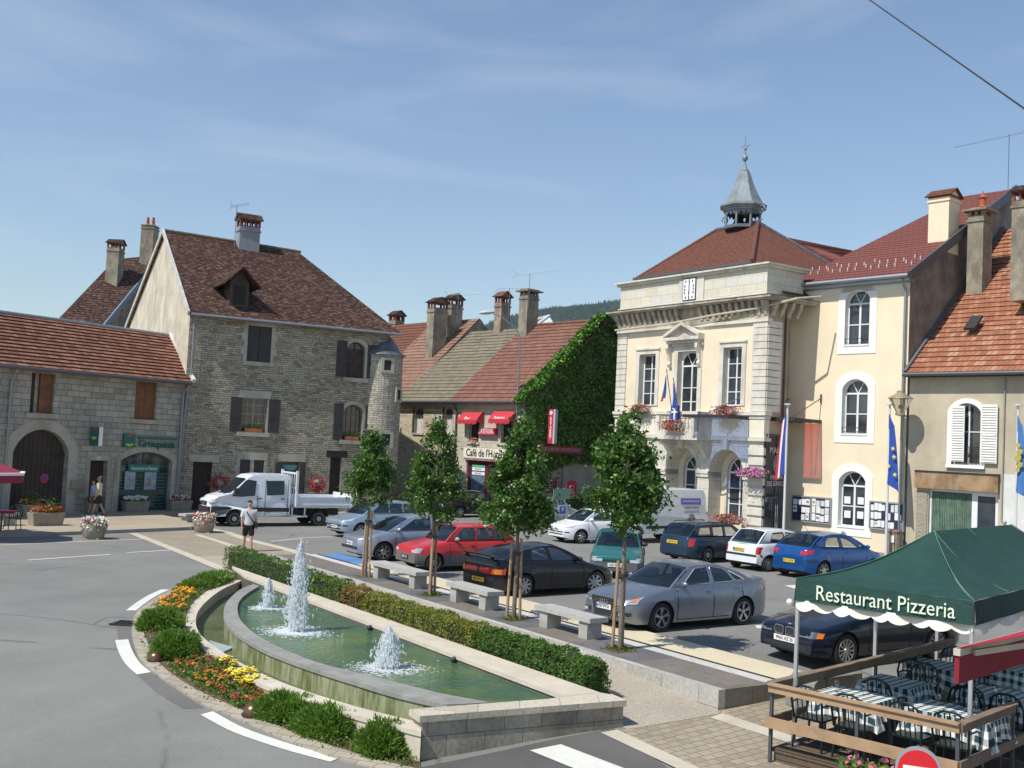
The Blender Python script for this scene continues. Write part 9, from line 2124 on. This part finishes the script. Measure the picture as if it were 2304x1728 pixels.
mb = MB(); mb.prism([(0,-.02,.03),(6,-.02,.03),(6,-2.4,.85),(.9,-2.4,.85)], (0,0,.012)); mb.build('awning_fabric', pm('awning_lit_red', (.36,.015,.03), .1, 3, .8), aw_)  # top side brighter than the valance: sunlight put into its colour
mb = MB(); mb.beam((-.02,-.03,.0),(6,-.03,.0),.07,.07); mb.build('front_bar', pm('bar_cream', (.5,.46,.38), .1), aw_)
mb = MB(); mb.beam((.25,-.1,-.02),(1.5,-1.2,.28),.05,.06); mb.beam((1.5,-1.2,.28),(1.0,-2.4,.65),.05,.06); mb.build('folding_arm', pm('bar_cream', (.5,.46,.38), .1), aw_)
pn = at_depth(2066, 1731, 12.3); ns = empty('no_entry_sign', (pn.x, pn.y, 0), math.atan2(pn.y, pn.x)-PI/2, 'round red no-entry sign with grey rim at the bottom edge', 'road sign')
def disc(r, y0, y1, mat, nm): mb = MB(); mb.tube([(0,y0,pn.z),(0,y1,pn.z)], r, 32); return mb.build(nm, mat, ns)
disc(.245, -.02, .035, flat('sign_back_grey', (.42,.43,.46), .5, .5), 'sign_rim'); disc(.215, -.026, -.02, flat('sign_red_bright', (.62,.02,.03), .35), 'sign_face'); MB().box(-.16,.16,-.032,-.026,pn.z-.035,pn.z+.035).build('white_bar', tW, ns); MB().tube([(0,.06,-.4),(0,.06,pn.z+.1)], .03, 8).build('sign_post', M_zn, ns)
pgm = at_depth(1955, 1735, 13.2); gr2 = empty('geranium_trough', (pgm.x, pgm.y, pgm.z-.25), TA, 'trough of pink geraniums at the bottom edge beside the no-entry sign', 'flower trough'); MB().box(-.5,.5,-.14,.14,-.1,.14).build('trough', M_conc, gr2); blooms(gr2, .42, .2, .22, [(.6,.1,.2),(.65,.16,.26)], 12, .05, .0, 14)
# LEFT TERRACE corner: parasol, table, chair
pp = at_depth(-62, 1062, 37.5); ps = empty('parasol', (pp.x, pp.y, gz(pp.x, pp.y)+.12), 0, 'burgundy parasol with white edge poking in at the left border', 'parasol'); zt = pp.z-ps.location.z; mb = MB(); mb.lathe([(1.75,zt),(1.2,zt+.22),(.6,zt+.42),(.02,zt+.62)], n=8); mb.build('parasol_cloth', pm('parasol_burgundy', (.26,.02,.05), .1, 3, .8), ps)
mb = MB(); mb.lathe([(1.78,zt-.04),(1.79,zt+.05),(1.74,zt+.05)], n=8); mb.build('parasol_edge', tW, ps); mb = MB(); mb.lathe([(1.74,zt-.3),(1.76,zt-.04)], n=8); mb.build('parasol_valance', pm('parasol_burgundy', (.26,.02,.05), .1, 3, .8), ps); MB().tube([(0,0,0),(0,0,zt+.7)], .03, 8).build('parasol_pole', M_steel, ps)
pt = at_depth(4, 1160, 39.5); tt = empty('terrace_table', (pt.x, pt.y, gz(pt.x, pt.y)+.12), .3, 'small burgundy-covered café table at the left border', 'table'); MB().box(-.45,.45,-.45,.45,.68,.74).build('tabletop', pm('parasol_burgundy', (.26,.02,.05), .1, 3, .8), tt); MB().tube([(0,0,0),(0,0,.68)], .04, 8).build('leg', M_steel, tt)
ch_ = chair(t1, 0, 0, 0, 'dark chair in the shade beside the burgundy table on the left'); pc = at_depth(28, 1178, 40.3); ch_.location = (pc.x, pc.y, gz(pc.x, pc.y)+.12); ch_.rotation_euler = (0,0,.8); ch_['group'] = 'left terrace chairs'
# PEOPLE
def skin(name, V, E_, mat, root, sub=2, loc=(0,0,0)):
 me = bpy.data.meshes.new(name); me.from_pydata([v[:3] for v in V], E_, []); o = bpy.data.objects.new(name, me); COL.objects.link(o); md = o.modifiers.new('s', 'SKIN'); 
 for i, v in enumerate(V): r = v[3]; r = r if isinstance(r, tuple) else (r, r); me.skin_vertices[0].data[i].radius = r; 
 me.skin_vertices[0].data[0].use_root = True; s = o.modifiers.new('d', 'SUBSURF'); s.levels = sub; bpy.context.view_layer.update()
 dg = bpy.context.evaluated_depsgraph_get(); m2 = bpy.data.meshes.new_from_object(o.evaluated_get(dg)); bpy.data.objects.remove(o); m2.materials.clear(); m2.materials.append(mat); m2.polygons.foreach_set('use_smooth', [True]*len(m2.polygons)); m2.name = name
 o = bpy.data.objects.new(name, m2); COL.objects.link(o); o.parent = root; return o
M_skin = pm('skin', (.50,.28,.19), .06, 5, .6); M_hair = pm('dark_hair', (.03,.022,.018), .2, 20, .8)
def person(P, rz, label, shirt, legs, shoes, hair=M_hair, long_legs=False, H_=1.76, stride=.16, arm=(.25,-.15), bag=False):
 k = H_/1.76; r_ = empty('person', P, rz, label, 'person'); r_.scale = (k,k,k)   # faces -Y
 st_ = stride
 V = [(0,0,.94,(.15,.105)),(0,0,1.10,(.135,.095)),(0,0,1.28,(.165,.11)),(0,0,1.42,(.15,.085)),(0,0,1.50,(.058,.058)),(0,-.01,1.57,(.06,.065)),(0,-.02,1.64,(.082,.095)),(0,-.012,1.70,(.072,.085)),
   (.09,0,.90,.085),(.10,-st_*.35,.50,.056),(.105,-st_*.55,.28,.052),(.11,-st_*.7,.08,.038),(.115,-st_*.7-.13,.035,.034),
   (-.09,0,.90,.085),(-.10,st_*.35,.50,.056),(-.105,st_*.75,.28,.050),(-.11,st_*1.1,.09,.038),(-.115,st_*1.1-.13,.035,.034),
   (.20,0,1.41,.055),(.25,arm[0]*.3,1.14,.042),(.24,-.05+arm[0]*.2,.90,.030),(.235,-.08,.82,(.018,.035)),
   (-.20,0,1.41,.055),(-.25,arm[1]*.3,1.14,.042),(-.24,-.05+arm[1]*.2,.90,.030),(-.235,-.08,.82,(.018,.035))]
 E_ = [(0,1),(1,2),(2,3),(3,4),(4,5),(5,6),(6,7),(0,8),(8,9),(9,10),(10,11),(11,12),(0,13),(13,14),(14,15),(15,16),(16,17),(3,18),(18,19),(19,20),(20,21),(3,22),(22,23),(23,24),(24,25)]
 for s, b in ((1,21),(-1,25)):
  bx, by, bz = V[b][:3]
  for f, (dy, dz, L) in enumerate(((-.028,-.02,.075),(-.010,-.03,.085),(.008,-.03,.08),(.025,-.025,.065))):
   i = len(V); V += [(bx, by+dy, bz+dz, .009), (bx-s*.008, by+dy-.01, bz+dz-L*.55, .008), (bx-s*.02, by+dy-.012, bz+dz-L, .007)]; E_ += [(b,i),(i,i+1),(i+1,i+2)]
  i = len(V); V += [(bx-s*.012, by-.04, bz+.0, .010),(bx-s*.02, by-.055, bz-.04, .008)]; E_ += [(b,i),(i,i+1)]
 body = skin('body', V, E_, M_skin, r_)
 mb = MB(); mb.sphere((0,-.112,1.645), .016, 8, (1,1.1,1.3)); mb.sphere((.085,-.01,1.64), .02, 8, (.5,1,1.4)); mb.sphere((-.085,-.01,1.64), .02, 8, (.5,1,1.4)); mb.build('nose_and_ears', M_skin, r_)
 mb = MB(); [mb.sphere((s*.032,-.098,1.668), .010, 8) for s in (1,-1)]; mb.box(-.025,.025,-.108,-.10,1.598,1.604); mb.build('eyes_and_mouth', M_hair, r_)
 mb = MB(); mb.smooth = True; mb.sphere((0,.012,1.70), .093, 16, (.95,1.05,.82), -.25); mb.build('hair', hair, r_)
 S_ = [(0,0,.82,(.20,.15)),(0,0,1.02,(.195,.145)),(0,0,1.25,(.20,.145)),(0,0,1.42,(.175,.11)),(0,0,1.47,(.08,.075)),(.20,0,1.40,.085),(.25,arm[0]*.25,1.14,.08),(-.20,0,1.40,.085),(-.25,arm[1]*.25,1.14,.08)]
 skin('shirt', S_, [(0,1),(1,2),(2,3),(3,4),(3,5),(5,6),(3,7),(7,8)], shirt, r_)
 zk = .52 if not long_legs else .12; f = 1 if not long_legs else 1.0
 L_ = [(0,0,1.0,(.18,.135)),(0,0,.90,(.18,.135)),(.09,0,.82,.12),(.105,-st_*.3,.52,.105),(-.09,0,.82,.12),(-.105,st_*.3,.52,.105)]; EE = [(0,1),(1,2),(2,3),(1,4),(4,5)]
 if long_legs: L_ += [(.107,-st_*.6,.2,.07),(.108,-st_*.65,.1,.065),(-.107,st_*.9,.2,.07),(-.108,st_*1.0,.1,.065)]; EE += [(3,6),(6,7),(5,8),(8,9)]
 skin('trousers' if long_legs else 'shorts', L_, EE, legs, r_)
 for s, yy in ((1,-st_*.7),(-1,st_*1.1)): mb = MB(); mb.smooth = True; mb.sphere((s*.113, yy-.07, .045), 1, 12, (.052,.14,.055), -.8); mb.build('shoe', shoes, r_)
 if bag:
  mb = MB(); pts = [(-.13,-.02,1.46),(-.10,-.125,1.36),(.0,-.15,1.2),(.12,-.14,1.05),(.20,-.05,.95),(.18,.08,1.05),(.0,.14,1.25),(-.12,.06,1.44)]
  for a, b in zip(pts, pts[1:]+pts[:1]): mb.beam(a, b, .035, .012, (0,1,0))
  mb.build('bag_strap', M_trim, r_); mb = MB(); mb.box(.19,.28,-.12,.12,.80,1.02); mb.build('shoulder_bag', M_trim, r_)
 return r_
pm1 = gg(556, 1241); person(pm1, math.atan2(pm1.y, pm1.x)-PI/2+R(8), 'man in light grey shirt and black shorts with dark shoulder bag, behind the hedge', pm('shirt_grey', (.55,.57,.60), .12, 6, .9, .3), pm('black_shorts', (.012,.012,.015), .2, 5, .9), flat('pale_shoes', (.5,.48,.45), .7), bag=True)
pm2 = gg(218, 1167); pm2.z += .12; person(pm2, R(-85), 'man in cream shirt and dark shorts walking left past the insurance shop door', pm('shirt_cream', (.66,.60,.45), .1, 6, .9, .3), pm('dark_green_shorts', (.02,.03,.02), .2, 5, .9), flat('brown_shoes', (.15,.1,.07), .7), hair=pm('thin_hair', (.30,.18,.12), .1, 9), stride=.26)
pm3 = at_depth(206, 1160, pm2.y+.9); pm3.z = gz(pm3.x, pm3.y)+.12; person(pm3, R(-80), 'person in pale blue shirt half hidden behind the man in the cream shirt', pm('shirt_pale_blue', (.35,.45,.62), .1, 6, .9, .3), pm('olive_shorts', (.12,.14,.08), .2, 5, .9), flat('brown_shoes', (.15,.1,.07), .7), H_=1.55, stride=.2)
dr_ = empty('person', (0,0,0), 0, 'driver in dark top sitting behind the windscreen of the green car', 'person'); gm_ = GREEN.matrix_basis; dp = GREEN.location + Vector((math.cos(GREEN.rotation_euler.z)*(3.9/2-2.05)-math.sin(GREEN.rotation_euler.z)*.36, math.sin(GREEN.rotation_euler.z)*(3.9/2-2.05)+math.cos(GREEN.rotation_euler.z)*.36, 0)); dr_.location = dp; dr_.rotation_euler = (0,0,GREEN.rotation_euler.z+PI/2)
V = [(0,0,.55,(.14,.1)),(0,0,.78,(.17,.11)),(0,0,.90,(.15,.09)),(0,-.01,.97,(.05,.05)),(0,-.03,1.07,(.078,.09)),(0,-.02,1.14,(.068,.08)),(.19,0,.88,.05),(.22,-.22,.76,.04),(.12,-.42,.84,.03),(-.19,0,.88,.05),(-.22,-.22,.76,.04),(-.12,-.42,.84,.03)]
skin('body', V, [(0,1),(1,2),(2,3),(3,4),(4,5),(2,6),(6,7),(7,8),(2,9),(9,10),(10,11)], M_skin, dr_); skin('shirt', [(0,0,.55,(.16,.12)),(0,0,.78,(.185,.125)),(0,0,.90,(.16,.1)),(.19,0,.88,.062),(.215,-.15,.8,.055),(-.19,0,.88,.062),(-.215,-.15,.8,.055)], [(0,1),(1,2),(2,3),(3,4),(2,5),(5,6)], pm('dark_top', (.09,.05,.05), .1, 5), dr_); mb = MB(); mb.smooth = True; mb.sphere((0,.0,1.12), .088, 14, (.95,1.05,.8), -.2); mb.build('hair', M_hair, dr_)
# HILL, overhead cable
DH = 2400
def ridge_z(px):
 y = pl([(900,770),(1080,745),(1150,722),(1200,712),(1240,704),(1280,696),(1320,694),(1360,690),(1400,686),(1500,680),(1700,690),(2100,760),(2500,850)], px)
 return at_depth(px, y, DH)
mb = MB(); mb.smooth = True; rows = []
for k in range(81):
 px = lerp(850, 2500, k/80); t = ridge_z(px); row = []
 for j in range(15): f = j/14; row.append(mb.P((t.x*(1-.30*(1-f)), DH-700*(1-f), t.z*math.sin(f*math.pi/2)**1.1-5 + noise.noise(Vector((k*.3, j*.4, 0)))*14*f*(1-f)*2)))
 row.append(mb.P((t.x, DH+900, -20))); rows.append(row)
for a, b in zip(rows, rows[1:]):
 for j in range(15): mb.F((a[j], b[j], b[j+1], a[j+1]))
M_for = pm('forest_floor', (.012,.028,.018), .3, .02, .95); tag(mb.build('hills', M_for), kind='structure')
mb = MB(); mats_f = leafmat('forest_leaves', [(.012,.035,.022),(.02,.055,.03),(.045,.085,.035)], .1, .9, .1)
for _ in range(7000):
 k = rnd.uniform(8, 40); px = 850+k*1650/80
 if px > 1560: continue
 f = rnd.random()**.35; t = ridge_z(px); x, y, z = t.x*(1-.30*(1-f)), DH-700*(1-f), t.z*math.sin(f*math.pi/2)**1.1-6
 con = noise.noise(Vector((px*.02, f*6, 1))) > -.05; h = rnd.uniform(8, 17)*(1 if con else .8); r = h*(.17 if con else .42); x += rnd.uniform(-10,10)
 if con: mb.lathe([(r,0),(r*.55,h*.45),(.2,h)], (x,y,z), 6)
 else: mb.sphere((x,y,z+h*.35), r, 6, (1,1,.9))
tag(mb.build('forest', mats_f), 'dark wooded ridge far beyond the café roofs', 'forest', kind='stuff')
a = at_depth(1940, -12, 15); b = at_depth(2330, 262, 9.5); a, b = a+(a-b)*4, b+(b-a)*1.2; cb2 = MB().tube([a.lerp(b, k/10) for k in range(11)], .009, 5).build('overhead_cable', M_trim); tag(cb2, 'thin dark overhead cable crossing the upper right corner of the sky', 'cable')
hz = bpy.data.materials.new('haze_air'); hz.use_nodes = True; t_ = hz.node_tree; t_.nodes.clear(); ho = t_.nodes.new('ShaderNodeOutputMaterial'); hv = t_.nodes.new('ShaderNodeVolumePrincipled'); hv.inputs['Density'].default_value = .00009; hv.inputs['Color'].default_value = (.80,.88,1,1); hv.inputs['Anisotropy'].default_value = .2; t_.links.new(hv.outputs[0], ho.inputs['Volume'])
tag(MB().box(-3100,3100,-120,4100,-25,520).build('haze', hz), kind='stuff')
